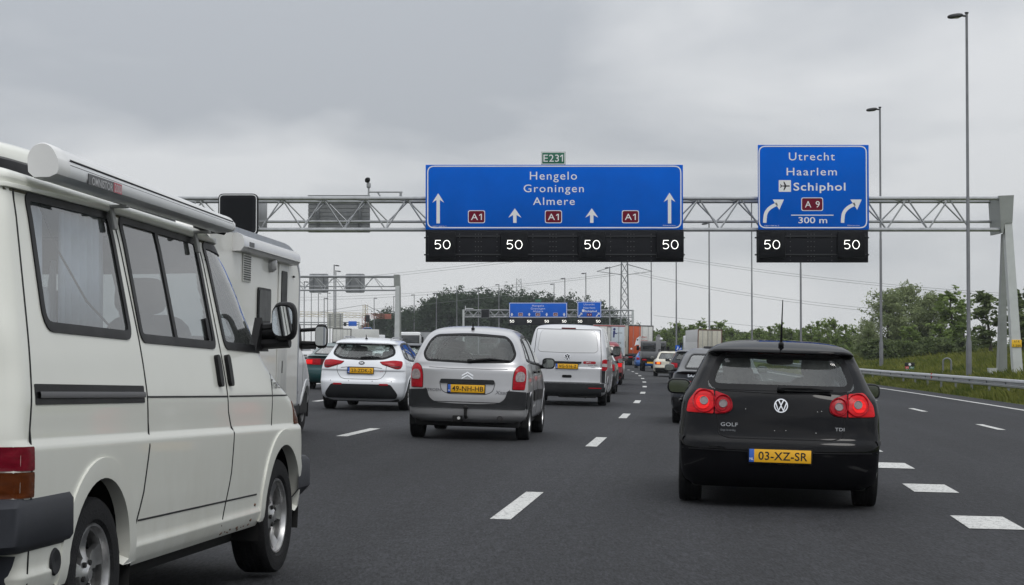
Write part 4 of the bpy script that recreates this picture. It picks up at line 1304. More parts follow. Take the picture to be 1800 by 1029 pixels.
# slatted sign back on the rear chord
t = thing('sign_back', 'slatted grey back of a sign facing the other way on the near gantry', 'road sign', tuple(px(596, 409, 94.2)))
X, Z = at(t, 94.2)
b = MB()
for k in range(9):
    za, zc = Z(409) + (Z(346) - Z(409)) * k / 9, Z(409) + (Z(346) - Z(409)) * (k + 1) / 9
    b.box((0, 0.02, (za + zc) / 2 + 0.01), (X(650.5) - X(541.5), 0.05, zc - za - 0.03), rot=(R(4), 0, 0))
b.box((0, 0.06, (Z(409) + Z(346)) / 2), (X(650) - X(542), 0.02, Z(346) - Z(409)))
b.build('panel', SIGNB, t)
for x in (559, 632): MB().box((X(x), -0.06, (Z(409) + Z(346)) / 2), (0.13, 0.10, Z(347) - Z(408)), bev=0.01).build('bracket', GALVD, t)
MB().box((0, -0.1, Z(344.6)), (X(650) - X(541), 0.25, 0.03)).build('top_rail', GALVD, t)
t = thing('traffic_camera', 'small traffic camera on a short mast above the near gantry', 'camera', tuple(px(648, 348, 92.2)))
X, Z = at(t, 92.2)
MB().tube([(0, 0, 0), (0, 0, Z(325))], [0.045, 0.04], 8).lathe([(Z(331), 0.06), (Z(329), 0.10), (Z(323), 0.10), (Z(321), 0.06)], axis='Z', n=12).build('mast', GALV, t)
MB().blob((-0.05, -0.05, Z(317)), (0.22, 0.34, 0.22), 0.7, rot=(R(-10), 0, R(20))).lathe([(-0.24, 0.07), (-0.2, 0.085), (-0.1, 0.085)], c=(-0.08, 0, Z(317)), axis='Y', n=12).build('camera_head', PLASTIC, t)
MB().tube([(X(648), 0, Z(337.5)), (X(707), 0, Z(337.5))], 0.045, 8).tube([(X(663), 0, Z(338)), (X(668), 0, Z(345))], 0.04, 6).tube([(X(704), 0, Z(338)), (X(704), 0, Z(346))], 0.06, 8).build('arm', GALV, t)

# ---- opposite carriageway gantry on the left
OY = 194.0
g2 = thing('gantry', 'pale lattice gantry left over the opposite carriageway, with two grey sign backs', 'gantry', (gx(704, OY), OY, 0))
sub(truss(gx(380, OY), gx(695, OY), OY, gzz(486, OY), gzz(510.5, OY), 1.6, 1.93, 0.085, gzz(503, OY), phase=0.8), g2).build('truss', GALV, g2)
sub(MB().prism([(gx(692, OY), gzz(483, OY)), (gx(701.5, OY), gzz(483, OY)), (gx(702, OY), gzz(503, OY)), (gx(692.5, OY), gzz(503, OY))], OY - 0.2, OY + 1.9, 'Y'), g2).build('head_box', GREYD, g2)
sub(MB().prism([(gx(695, OY), gzz(503, OY)), (gx(702, OY), gzz(503, OY)), (gx(702, OY), -0.6), (gx(692.5, OY), -0.6)], OY - 0.2, OY + 0.25, 'Y'), g2).build('leg', GREYP, g2)
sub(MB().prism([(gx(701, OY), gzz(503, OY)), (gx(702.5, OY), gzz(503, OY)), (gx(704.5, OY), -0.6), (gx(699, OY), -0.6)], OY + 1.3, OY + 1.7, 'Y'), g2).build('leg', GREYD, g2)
xl = gx(379, OY); sub(MB().box((xl, OY + 0.8, 4), (0.6, 1.6, 10)), g2).build('leg', GREYP, g2)
for x, lb in ((560, 'grey rounded sign back on the left gantry, nearer the motorhome'), (624, 'grey rounded sign back on the left gantry, nearer its leg')):
    t = thing('sign_back', lb, 'road sign', tuple(px(x, 515, OY + 2.0)))
    X, Z = at(t, OY + 2.0)
    MB().prism(rpoly([(X(x - 17), Z(515)), (X(x + 17), Z(515)), (X(x + 17), Z(481.5)), (X(x - 17), Z(481.5))], 0.2), 0, 0.12, 'Y').build('panel', SIGNB, t)
    for q in (-9, 9): MB().box((X(x + q), -0.05, (Z(515) + Z(482)) / 2), (0.1, 0.08, Z(483) - Z(514))).build('bracket', GALVD, t)

# ---- far gantry with a second pair of signs
FY = 360.0
g3 = thing('gantry', 'far pale gantry behind the queue carrying a second set of blue signs', 'gantry', (gx(1113, FY), FY, 0))
sub(truss(gx(813, FY), gx(1113, FY), FY, gzz(545.5, FY), gzz(557.5, FY), 1.6, 1.93, 0.11, gzz(554, FY)), g3).build('truss', GALV, g3)
for xx in (814.5, 1113): sub(MB().prism([(gx(xx - 1.6, FY), gzz(545, FY)), (gx(xx + 1.6, FY), gzz(545, FY)), (gx(xx + 1.3, FY), -0.8), (gx(xx - 1.3, FY), -0.8)], FY - 0.1, FY + 1.7, 'Y'), g3).build('leg', GREYP, g3)
sub(MB().tube([(gx(818, FY), FY, gzz(545, FY)), (gx(818, FY), FY, gzz(538, FY))], 0.08, 6).tube([(gx(818, FY), FY, gzz(542.8, FY)), (gx(832, FY), FY, gzz(542.8, FY))], 0.08, 6), g3).build('camera_mast', GREYP, g3)
t = sign_panel('matrix_sign', 'small dark matrix sign on the far gantry over the dark trees', 'electronic sign', 845.5, 860.5, 543.5, 559.5, FY - 0.5, VMS)
X, Z = at(t, FY - 0.5); b = MB(); loop(b, rect(X(846), X(860), Z(559), Z(544), 0.1), 0.05, -0.01); b.build('border', SIGNB, t, smooth=0, fix=False)
FS = FY - 0.6
t = sign_panel('motorway_sign', 'far blue sign reading Hengelo Groningen Almere above the silver van', 'road sign', 895, 997, 532.3, 558.5, FS, BLUE)
X, Z = at(t, FS)
b = MB(); loop(b, rect(X(895.8), X(996.2), Z(557.8), Z(533), 0.25), 0.09, -0.01); b.build('border', SIGNW, t, smooth=0, fix=False)
words(t, [('Hengelo', X(935.5), X(956), Z(539.2), 0.32, -0.012), ('Groningen', X(933), X(958), Z(544.2), 0.32, -0.012), ('Almere', X(937), X(954.5), Z(548.8), 0.32, -0.012)], SIGNW)
for x in (899.8, 930.3, 961, 991.6):
    b = MB(); up_arrow(b, X(x), Z(556), Z(550), 0.2, 0.56, 0.4, -0.012); b.build('arrow', SIGNW, t, smooth=0, fix=False)
for x in (915, 945.5, 976.5):
    b = MB(); flat(b, rect(X(x - 4), X(x + 4), Z(556), Z(550.2), 0.08), -0.009); sh = b.build('road_number', SIGNW, t, smooth=0, fix=False)
    b = MB(); flat(b, rect(X(x - 3.5), X(x + 3.5), Z(555.5), Z(550.7), 0.06), -0.012); b.build('shield', REDS, sh, smooth=0, fix=False)
    b = MB(); put_text(b, 'A1', X(x - 2), X(x + 2), Z(554.6), 0.25, -0.016); b.build('lettering', SIGNW, sh, smooth=0, fix=False)
sign_panel('route_sign', 'tiny green route plate on top of the far blue sign', 'road sign', 941, 951.5, 527, 532, FS, GREENS, 0.06)
t = sign_panel('motorway_sign', 'far square blue exit sign reading Utrecht Haarlem Schiphol', 'road sign', 1015, 1057, 530.5, 558.5, FS, BLUE)
X, Z = at(t, FS)
b = MB(); loop(b, rect(X(1015.8), X(1056.2), Z(557.8), Z(531.3), 0.25), 0.09, -0.01); b.build('border', SIGNW, t, smooth=0, fix=False)
words(t, [('Utrecht', X(1026), X(1045), Z(537), 0.32, -0.012), ('Haarlem', X(1025.5), X(1046), Z(542.8), 0.32, -0.012), ('Schiphol', X(1028.5), X(1049), Z(548.8), 0.32, -0.012, 1.05, 0.02)], SIGNW)
MB().box((X(1025.3), -0.012, Z(546.4)), (0.45, 0.004, 0.45)).build('airport_symbol', SIGNW, t)
for x in (1017.5, 1048):
    b = MB(); straight_arrow45(b, X(x), Z(556.5), X(x + 6), Z(550), 0.16, -0.012); b.build('arrow', SIGNW, t, smooth=0, fix=False)
b = MB(); flat(b, rect(X(1031.5), X(1040.5), Z(556), Z(551), 0.08), -0.009); sh = b.build('road_number', REDS, t, smooth=0, fix=False)
b = MB(); put_text(b, 'A 9', X(1033), X(1039), Z(555), 0.27, -0.016); b.build('lettering', SIGNW, sh, smooth=0, fix=False)
for x0, x1, ns, lb in ((895, 997, (899.8, 930.3, 961, 991.6), 'far black matrix board with four lit 50 limits'), (1015, 1057, (1019.5, 1051.5), 'far black matrix board with two lit 50 limits')):
    t = sign_panel('matrix_board', lb, 'electronic sign', x0, x1, 558.8, 571.8, FS, VMS, 0.3)
    X, Z = at(t, FS); b = MB()
    for n_ in ns: fifty(b, X(n_), Z(567), 0.40, 0.055, -0.012)
    b.build('lamp_digits', LED, t, smooth=0, fix=False)

# ---- very far gantry, sign boards, crane
t = thing('gantry', 'tiny distant gantry by the tower crane with one blue sign', 'gantry', (px(585, 615, 640).x, 640, 0))
X, Z = at(t, 640)
MB().tube([(X(525), 0, Z(567)), (X(632), 0, Z(567))], 0.16, 6).tube([(X(525), 0, Z(571)), (X(632), 0, Z(571))], 0.16, 6).build('truss', GALVD, t)
MB().tube([(X(631), 0, Z(566)), (X(631), 0, -1)], 0.22, 6).build('leg', GREYP, t)
sign_panel('motorway_sign', 'tiny distant blue sign near the tower crane', 'road sign', 612.5, 627, 565, 573.5, 639, BLUE)
sign_panel('matrix_sign', 'tiny distant dark matrix sign left of the distant blue sign', 'electronic sign', 604, 609, 567, 573.5, 639, VMS)
t = thing('sign_back', 'large pale slatted board on posts beyond the white estate car', 'road sign', tuple(px(589, 578, 300)))
X, Z = at(t, 300)
b = MB()
for k in range(7): b.box((0, 0, Z(578) + (Z(551) - Z(578)) * (k + 0.5) / 7), (X(603.5) - X(575.5), 0.1, (Z(551) - Z(578)) / 7 - 0.03))
b.build('panel', mat('pale_board', (0.36, 0.36, 0.33), 0.6), t)
for x in (580, 589, 598): MB().box((X(x), -0.08, (Z(551) - 1.2) / 2 - 0.6), (0.12, 0.08, Z(551) + 2.2)).build('post', GALVD, t)

CRED = mat('crane_red', (0.36, 0.12, 0.08), 0.5); CYEL = mat('crane_yellow', (0.45, 0.38, 0.22), 0.5)
t = thing('tower_crane', 'distant tower crane with yellow jib and red counter jib', 'crane', (px(642, 615, 520).x, 520, -1))
X, Z = at(t, 520)
def lattice(b, p0, p1, w_, n, r):
    p0, p1 = Vector(p0), Vector(p1); d = (p1 - p0).normalized()
    u = d.orthogonal().normalized() * w_ / 2; v = d.cross(u).normalized() * w_ / 2
    cs = [u + v, u - v, -u - v, -u + v]
    for c in cs: b.tube([p0 + c, p1 + c], r, 4)
    for k in range(n):
        a, e = p0.lerp(p1, k / n), p0.lerp(p1, (k + 1) / n)
        for j in range(4): b.tube([a + cs[j], e + cs[(j + 1) % 4]], r * 0.7, 4)
b = MB(); lattice(b, (0, 0, 0), (0, 0, Z(557)), 1.2, 9, 0.07); b.build('mast', CRED, t)
b = MB(); lattice(b, (0, 0, Z(557)), (0, 0, Z(536)), 0.9, 3, 0.06); b.build('tower_head', CYEL, t)
b = MB(); lattice(b, (0, 0, Z(555)), (X(470), 0, Z(551)), 0.9, 14, 0.06); b.build('jib', CYEL, t)
b = MB(); lattice(b, (0, 0, Z(555.5)), (X(688), 0, Z(556.5)), 0.8, 5, 0.07); b.box((X(682), 0, Z(557)), (1.6, 0.8, 1.2)); b.build('counter_jib', CRED, t)
b = MB(); b.tube([(0, 0, Z(536)), (X(560), 0, Z(549))], 0.07, 4).tube([(0, 0, Z(536)), (X(680), 0, Z(555))], 0.07, 4); b.build('tie_rod', GALVD, t)
MB().box((0.5, 0, Z(560)), (1.3, 1.3, 1.8), bev=0.1).build('cab', TRIM, t)

# ---- pylons and wires
def pylon(label, x, ytop, ybase, d, w_top, w_base, arms):
    t = thing('pylon', label, 'pylon', (px(x, 615, d).x, d, px(x, ybase, d).z))
    X, Z = at(t, d)
    H = Z(ytop)
    b = MB(); r = 0.12
    def half(z): return (w_base + (w_top - w_base) * z / H) / 2
    n = 12; zs = [H * (1 - (1 - k / n) ** 1.15) for k in range(n + 1)]
    for sx in (-1, 1):
        for sy in (-1, 1): b.tube([(sx * half(0), sy * half(0), 0), (sx * half(H), sy * half(H), H)], r, 5)
    for k in range(n):
        a, c = zs[k], zs[k + 1]
        for s_ in (-1, 1):
            b.tube([(-half(a), s_ * half(a), a), (half(c), s_ * half(c), c)], r * 0.55, 4); b.tube([(half(a), s_ * half(a), a), (-half(c), s_ * half(c), c)], r * 0.55, 4)
            b.tube([(s_ * half(a), -half(a), a), (s_ * half(c), half(c), c)], r * 0.55, 4)
        b.tube([(-half(a), -half(a), a), (half(a), -half(a), a)], r * 0.5, 4)
    b.build('tower', GALVD, t)
    tips = []
    for z, L_, drop in arms:
        for s_ in (-1, 1):
            a = MB()
            for yy in (-half(z), half(z)):
                a.tube([(s_ * half(z), yy, z), (s_ * L_, 0, z - drop)], r * 0.7, 4); a.tube([(s_ * half(z), yy, z - 2.2), (s_ * L_, 0, z - drop)], r * 0.6, 4)
            a.build('cross_arm', GALVD, t)
            tips.append(Vector(t.location) + Vector((s_ * L_, 0, z - drop)))
    return t, tips
PD = 430.0
py1, tips1 = pylon('tall lattice pylon behind the wide blue sign, above the orange truck', 1098, 395, 632, PD, 1.05, 1.95, [(20.5, 6.0, 1.5), (25.5, 6.4, 0.6)])
py2, tips2 = pylon('distant lattice pylon behind the dark trees', 912, 490, 625, 900, 2.0, 4.5, [(31, 5.5, 1.0), (26, 5.5, 1.0), (21, 5.0, 1.0)])
WIRE = mat('wire', (0.16, 0.165, 0.17), 0.6)
def wire(label, pts, d0, d1, r=0.032, group='power lines in the sky'):
    ps = []
    n = 14
    A_, B_ = px(pts[0][0], pts[0][1], d0), px(pts[1][0], pts[1][1], d1)
    sag = pts[2]
    for k in range(n + 1):
        f = k / n
        p = A_.lerp(B_, f); p.z -= sag * 4 * f * (1 - f); ps.append(p)
    o = MB().tube(ps, r, 5).build('power_line', WIRE, None, smooth=60)
    tag(o, label, 'power line', group)
for i, (a, c, sg, lb) in enumerate([
    ((1078, 481), (520, 523), 1.2, 'lower left wire, from the pylon down towards the left gantry'), ((1080, 484), (520, 528), 1.2, 'lowest left wire, just under its twin'),
    ((1060, 437), (300, 516), 0.8, 'upper left wire, passing above the left gantry leg'), ((1060, 441), (300, 521), 0.8, 'second upper left wire, just under its twin'),
    ((930, 515), (480, 556), 0.5, 'faint wire low over the dark trees')]):
    wire(lb + ' in the sky', (a, c, sg), PD, 560)
for i, (a, c, sg, lb) in enumerate([
    ((1115, 478), (1830, 560), 2.0, 'lower right wire, falling from the pylon behind the lamp posts'), ((1115, 482), (1830, 565), 2.0, 'lowest right wire, just under its twin'),
    ((1130, 442), (1830, 520), 1.2, 'upper right wire, falling from the pylon towards the gantry leg'), ((1130, 446), (1830, 524), 1.2, 'second upper right wire, just under its twin'),
    ((1150, 555), (1830, 612), 0.5, 'faint wire low over the right hedgerow')]):
    wire(lb + ' in the sky', (a, c, sg), PD, 360)

# ---- small things on the verge
def verge(x, d):
    X_ = px(x, 615, d).x
    return Vector((X_, d, float(gz(X_ - float(LA(d)), d))))
p = verge(1599, 112)
t = thing('hectometre_sign', 'small black, red and green marker sign in the grass behind the guard rail', 'road sign', tuple(p))
zz = px(1599, 637.5, 112).z - p.z
MB().tube([(0, 0.03, -0.2), (0, 0.03, zz)], 0.03, 8).build('post', GALVD, t)
MB().box((0, 0, zz - 0.11), (0.55, 0.03, 0.22), bev=0.01).build('top_plate', INK, t)
b = MB(); flat(b, circle(0, zz - 0.11, 0.075, 16), -0.017); b.build('emblem', SIGNW, t, smooth=0, fix=False)
MB().box((-0.15, 0, zz - 0.29), (0.20, 0.03, 0.14), bev=0.008).build('red_plate', mat('marker_red', (0.5, 0.04, 0.04), 0.4), t)
MB().box((0.0, 0.01, zz - 0.37), (0.5, 0.02, 0.28), bev=0.01).build('green_plate', GREENS, t)
b = MB(); put_text(b, 'A1', -0.21, -0.09, zz - 0.34, 0.09, -0.018); put_text(b, 'Re', 0.05, 0.20, zz - 0.33, 0.09, -0.008); put_text(b, '7,2', -0.2, 0.02, zz - 0.47, 0.09, -0.008); b.build('lettering', SIGNW, t, smooth=0, fix=False)
p = verge(1666, 98)
t = thing('pipe_hoop', 'grey tubular hoop standing in the grass behind the guard rail', 'barrier', tuple(p))
hz = px(1666, 630, 98).z - p.z
for dx, dy in ((-0.05, 0.0), (0.05, 0.35)):
    pts = [(dx - 0.2, dy, -0.3), (dx - 0.2, dy, hz - 0.18)] + [(dx + 0.2 * math.cos(a), dy, hz - 0.18 + 0.18 * math.sin(a)) for a in np.linspace(math.pi, 0, 9)] + [(dx + 0.2, dy, hz - 0.18), (dx + 0.2, dy, -0.3)]
    MB().tube(pts, 0.035, 8).build('hoop', GALVD, t)
p = verge(1744, 90.5)
t = thing('roadside_cabinet', 'small pale grey cabinet at the foot of the gantry leg', 'cabinet', tuple(p))
hz = px(1744, 648, 90.5).z - p.z
MB().box((0, 0, hz / 2 - 0.1), (0.38, 0.3, hz + 0.2), bev=0.02).box((0, 0, hz), (0.42, 0.34, 0.03), bev=0.01).build('housing', mat('cabinet_grey', (0.42, 0.43, 0.42), 0.6, var=0.1), t)
MB().box((0, -0.155, hz / 2), (0.32, 0.012, hz - 0.12), bev=0.004).build('door', mat('cabinet_door', (0.38, 0.39, 0.38), 0.6), t)
p = verge(1728, 240)
t = thing('lamp_post', 'small bent lamp post behind the bushes, left of the gantry leg', 'street lamp', tuple(p))
hz = px(1728, 569, 240).z - p.z
MB().tube([(0, 0, 0), (0, 0, hz), (-0.3, 0, hz + 0.35), (-1.0, 0, hz + 0.9)], 0.07, 6).build('pole', POLE, t)
MB().blob((-1.15, 0, hz + 0.95), (0.5, 0.2, 0.14), 0.8, n=6).build('lamp_head', HEADM, t)
p = G(5.0, 268)
p = Vector((px(1193, 615, 262).x, 262, float(gz(px(1193, 615, 262).x - float(LA(262)), 262))))
t = thing('exit_sign', 'small blue roadside sign between the dark cars and the container truck', 'road sign', tuple(p))
X, Z = at(t, 262)
MB().box((0, 0, (Z(607.5) + Z(618)) / 2), (X(1199) - X(1187.5), 0.06, Z(607.5) - Z(618)), bev=0.01).build('panel', BLUE, t)
for x in (1189.5, 1197): MB().tube([(X(x), 0.06, -0.3), (X(x), 0.06, Z(608))], 0.05, 6).build('post', GALVD, t)
b = MB(); straight_arrow45(b, X(1189), Z(616.5), X(1192.5), Z(609.5), 0.1, -0.04); straight_arrow45(b, X(1194), Z(616.5), X(1197.5), Z(609.5), 0.1, -0.04); b.build('arrow', SIGNW, t, smooth=0, fix=False)
# ------------------------------------------------------------------ trees and grass
def leafmat(name, c1, c2, scale=0.5):
    m = bpy.data.materials.new(name); m.use_nodes = True
    t = m.node_tree; t.nodes.clear()
    o = t.nodes.new('ShaderNodeOutputMaterial')
    tcn = t.nodes.new('ShaderNodeTexCoord')
    n = t.nodes.new('ShaderNodeTexNoise'); n.inputs['Scale'].default_value = scale; n.inputs['Detail'].default_value = 6; n.inputs['Roughness'].default_value = 0.7
    t.links.new(tcn.outputs['Object'], n.inputs['Vector'])
    r = t.nodes.new('ShaderNodeValToRGB')
    r.color_ramp.elements[0].position = 0.34; r.color_ramp.elements[0].color = c1 + (1,)
    r.color_ramp.elements[1].position = 0.66; r.color_ramp.elements[1].color = c2 + (1,)
    t.links.new(n.outputs['Fac'], r.inputs[0])
    d = t.nodes.new('ShaderNodeBsdfDiffuse'); tr = t.nodes.new('ShaderNodeBsdfTranslucent')
    t.links.new(r.outputs[0], d.inputs[0]); t.links.new(r.outputs[0], tr.inputs[0])
    mx = t.nodes.new('ShaderNodeMixShader'); mx.inputs[0].default_value = 0.3
    t.links.new(d.outputs[0], mx.inputs[1]); t.links.new(tr.outputs[0], mx.inputs[2]); t.links.new(mx.outputs[0], o.inputs[0])
    return m
BARK = mat('bark', (0.06, 0.052, 0.042), 0.95, var=0.3, scale=8)
L_POP = leafmat('poplar_leaves', (0.026, 0.045, 0.027), (0.074, 0.104, 0.056))
L_WIL = leafmat('willow_leaves', (0.130, 0.165, 0.080), (0.310, 0.355, 0.185), 0.6)
L_GRN = leafmat('young_leaves', (0.105, 0.150, 0.045), (0.220, 0.290, 0.100), 0.6)
L_SHR = leafmat('shrub_leaves', (0.080, 0.108, 0.045), (0.180, 0.220, 0.105), 0.6)
def leaf_faces(cen, size, r_, stretch=1.8, up=0.3, wind=0.0):
    n = len(cen)
    a = r_.normal(size=(n, 3)); a[:, 0] -= wind; a[:, 2] += up
    a /= np.linalg.norm(a, axis=1)[:, None]
    b = np.cross(a, r_.normal(size=(n, 3))); b /= np.linalg.norm(b, axis=1)[:, None]
    s_ = size * r_.uniform(0.6, 1.3, n)[:, None]
    u = a * s_ * 0.5 * stretch; v = b * s_ * 0.5
    V = np.stack([cen - u, cen + v * 0.9, cen + u, cen - v * 0.9], 1).reshape(-1, 3)
    return V
def mesh_quads(name, V, m):
    n = len(V) // 4
    me = bpy.data.meshes.new(name)
    me.vertices.add(len(V)); me.vertices.foreach_set('co', V.astype(np.float32).ravel())
    me.loops.add(len(V)); me.loops.foreach_set('vertex_index', np.arange(len(V), dtype=np.int32))
    me.polygons.add(n); me.polygons.foreach_set('loop_start', np.arange(0, len(V), 4, dtype=np.int32)); me.polygons.foreach_set('loop_total', np.full(n, 4, dtype=np.int32))
    me.materials.append(m); me.update(calc_edges=True); me.validate()
    return me
_TREES = {}
def tree_mesh(kind, var):
    key = (kind, var)
    if key in _TREES: return _TREES[key]
    r_ = np.random.default_rng(sum(map(ord, kind)) * 10 + var)
    # unit-height trees; H real height used for leaf size
    P = dict(poplar=dict(H=14, w=0.20, lo=0.05, nb=60, cl=7, lv=22, leaf=0.34, cs=0.043, m=L_POP, wind=0.10, top=0.72),
             willow=dict(H=7, w=0.42, lo=0.03, nb=64, cl=10, lv=15, leaf=0.15, cs=0.036, m=L_WIL, wind=0.10, top=0.62),
             young=dict(H=5, w=0.16, lo=0.10, nb=26, cl=5, lv=9, leaf=0.17, cs=0.026, m=L_GRN, wind=0.14, top=0.45),
             sapling=dict(H=5, w=0.13, lo=0.25, nb=17, cl=5, lv=11, leaf=0.20, cs=0.026, m=L_SHR, wind=0.16, top=0.55),
             shrub=dict(H=2.6, w=0.60, lo=0.0, nb=34, cl=7, lv=20, leaf=0.15, cs=0.075, m=L_SHR, wind=0.06, top=0.5))[kind]
    H = P['H']
    tk = MB()
    lean = -P['wind'] * 0.5 + r_.uniform(-0.03, 0.03)
    def axis(z): return np.array([lean * z * z, 0.03 * math.sin(3 * z + var), z])
    tz = np.linspace(0, 0.93, 8)
    r0 = 0.022 if kind != 'shrub' else 0.02
    tk.tube([tuple(axis(z) * H) for z in tz], [H * r0 * (1 - 0.9 * z) + 0.005 for z in tz], 7)
    cents = []
    for i in range(P['nb']):
        z0 = P['lo'] * 0.6 + (0.90 - P['lo'] * 0.6) * (i + r_.random()) / P['nb']
        an = r_.uniform(0, 2 * math.pi)
        # uneven envelope: widest in the middle, lobes of random reach
        q = z0
        env = P['w'] * (math.sin(math.pi * min(1, (q * (1 - P['lo']) + 0.10) / 1.05)) ** P['top']) * r_.uniform(0.55, 1.15)
        rise = r_.uniform(0.04, 0.16) * (1.2 if kind in ('poplar', 'young', 'sapling') else 0.8)
        p0 = axis(z0); p1 = p0 + np.array([env * math.cos(an) - P['wind'] * env * 0.9, env * math.sin(an), rise])
        mid = (p0 + p1) / 2 + np.array([0, 0, -0.25 * rise])
        tk.tube([tuple(p * H) for p in (p0, mid, p1)], [H * r0 * 0.30 * (1 - 0.7 * z0), H * r0 * 0.18 * (1 - 0.7 * z0), H * 0.0012], 4)
        for c in range(P['cl']):
            f = 0.30 + 0.78 * (c + r_.random()) / P['cl']
            p = (1 - f) ** 2 * p0 + 2 * f * (1 - f) * mid + f * f * p1
            cents.append((p + r_.normal(size=3) * P['cs'] * np.array([1, 1, 0.8]), P['cs'] * r_.uniform(0.45, 1.1)))
    for c in range(8):
        cents.append((axis(0.9 + 0.1 * c / 8) + r_.normal(size=3) * [0.012, 0.012, 0.01] - np.array([P['wind'] * 0.03 * c / 8, 0, 0]), P['cs'] * 0.5))
    C = []
    for c, sd_ in cents:
        n = int(P['lv'] * r_.uniform(0.4, 1.4))
        C.append(c + r_.normal(size=(n, 3)) * sd_ * np.array([1.15, 1.0, 0.8]))
    C = np.concatenate(C) * H
    C = C[C[:, 2] > 0.05]
    V = leaf_faces(C, P['leaf'], r_, 2.0, 0.25, P['wind'] * 4)
    cm = mesh_quads('crown', V, P['m'])
    to = tk.build('trunk', BARK); tm = to.data; bpy.data.objects.remove(to)
    _TREES[key] = (tm, cm, H)
    return _TREES[key]
def tree(name, label, kind, var, base, h, rot=0.0, group=None, cat='tree', wide=1.0):
    tm, cm, H = tree_mesh(kind, var)
    t = thing(name, label, cat, tuple(base), (0, 0, rot), group)
    t.scale = (h / H * wide, h / H * wide, h / H)
    link('trunk', tm, t); link('crown', cm, t)
    return t
# row of dark poplars behind the far gantry
gp_ = 'dark poplars behind the far gantry'
pop = [(702, 548, 560, 'small dark poplar just right of the left gantry leg'), (722, 542, 570, 'dark poplar behind the bus, in the lower group'), (742, 545, 565, 'last tree of the lower dark group before the tall ones'),
       (764, 522, 520, 'first tall dark poplar at the left end of the row'), (785, 517, 520, 'second tall dark poplar from the left end of the row'), (806, 512, 515, 'tall dark poplar with its tip above the far matrix sign, left'),
       (829, 515, 510, 'tall dark poplar right above the left end of the far gantry'), (852, 513, 520, 'tall dark poplar behind the far matrix sign'), (874, 516, 515, 'dark poplar between the far matrix sign and far blue sign'),
       (893, 513, 525, 'dark poplar at the left edge of the far blue sign'), (915, 518, 510, 'dark poplar under the distant pylon'), (938, 517, 520, 'dark poplar behind the tiny green plate'),
       (961, 520, 515, 'dark poplar behind the right half of the far blue sign'), (985, 523, 520, 'dark poplar at the right edge of the far blue sign'), (1006, 524, 520, 'dark poplar between the two far blue signs'),
       (1030, 528, 510, 'dark poplar behind the far exit sign'), (1052, 532, 520, 'dark poplar at the right edge of the far exit sign'), (1072, 545, 500, 'lower dark poplar left of the pylon foot'), (1092, 558, 500, 'low dark poplar at the foot of the pylon'), (1122, 573, 480, 'low windblown tree behind the orange truck')]
for i, (x, y, d, lb) in enumerate(pop):
    q = px(x, 626, d); p = px(x, y, d)
    tree('poplar_tree', lb, 'poplar', i % 5, (q.x, d, q.z - 0.5), (p.z - q.z + 0.5) * 0.95, rot=random.uniform(-0.5, 0.5), group=gp_, wide=1.15)
for i, (x, y, d, lb) in enumerate([(648, 572, 600, 'small pale green tree beside the tower crane'), (664, 562, 600, 'bushy tree between the crane and the left gantry leg'), (682, 550, 590, 'dark tree partly behind the left gantry leg')]):
    q = px(x, 624, d); p = px(x, y, d)
    tree('leafy_tree', lb, 'poplar', (i + 2) % 5, (q.x, d, q.z), (p.z - q.z), rot=random.uniform(-0.5, 0.5), wide=1.5)
# hedgerow of young windblown trees on the right
hx = [(1140, 592, 330), (1160, 586, 320), (1176, 582, 310), (1200, 570, 310), (1216, 572, 300), (1236, 566, 300), (1256, 574, 290), (1272, 568, 290), (1292, 578, 280), (1318, 586, 280), (1338, 580, 270),
      (1357, 576, 260), (1377, 572, 250), (1395, 580, 250), (1412, 578, 245), (1428, 572, 235), (1442, 567, 230), (1458, 570, 225), (1472, 563, 215), (1488, 572, 210), (1503, 578, 205)]
hl = ['beyond the orange truck', 'above the old beige car', 'left of the roadside lamp post', 'left of the container truck', 'behind the container truck, left', 'behind the middle of the container truck', 'at the right edge of the container truck', 'just right of the container truck',
      'above the left edge of the black car roof', 'left of the lamp post above the black car', 'right of the lamp post above the black car', 'left of the roof aerial', 'behind the roof aerial', 'between the aerial and the next lamp post', 'behind the lamp post right of the aerial',
      'just right of that lamp post', 'above the right half of the black car', 'third left of the big willow bush', 'with the tallest tip left of the big willow', 'second left of the big willow bush', 'at the left foot of the big willow bush']
for i, (x, y, d) in enumerate(hx):
    X_ = px(x, 615, d).x; zg = float(gz(X_ - float(LA(d)), d)); h = px(x, y, d).z - zg
    tree('young_tree', 'young windblown hedgerow tree ' + hl[i], 'young', i % 5, (X_, d, zg - 0.2), h + 0.3, rot=random.uniform(-0.5, 0.5), group='young trees of the right hedgerow', wide=1.25)
for i, x in enumerate(range(1135, 1530, 18)):
    d = 345 - (x - 1135) * 0.30
    X_ = px(x, 615, d).x; zg = float(gz(X_ - float(LA(d)), d)); h = (px(x, 594 - 14 * random.random(), d).z - zg)
    tree('hedge_shrub', 'low leafy shrub filling the foot of the right hedgerow', 'shrub', i % 4, (X_, d, zg - 0.2), max(1.5, h), rot=random.uniform(0, 6), group='shrubs at the foot of the hedgerow', cat='shrub', wide=1.45)
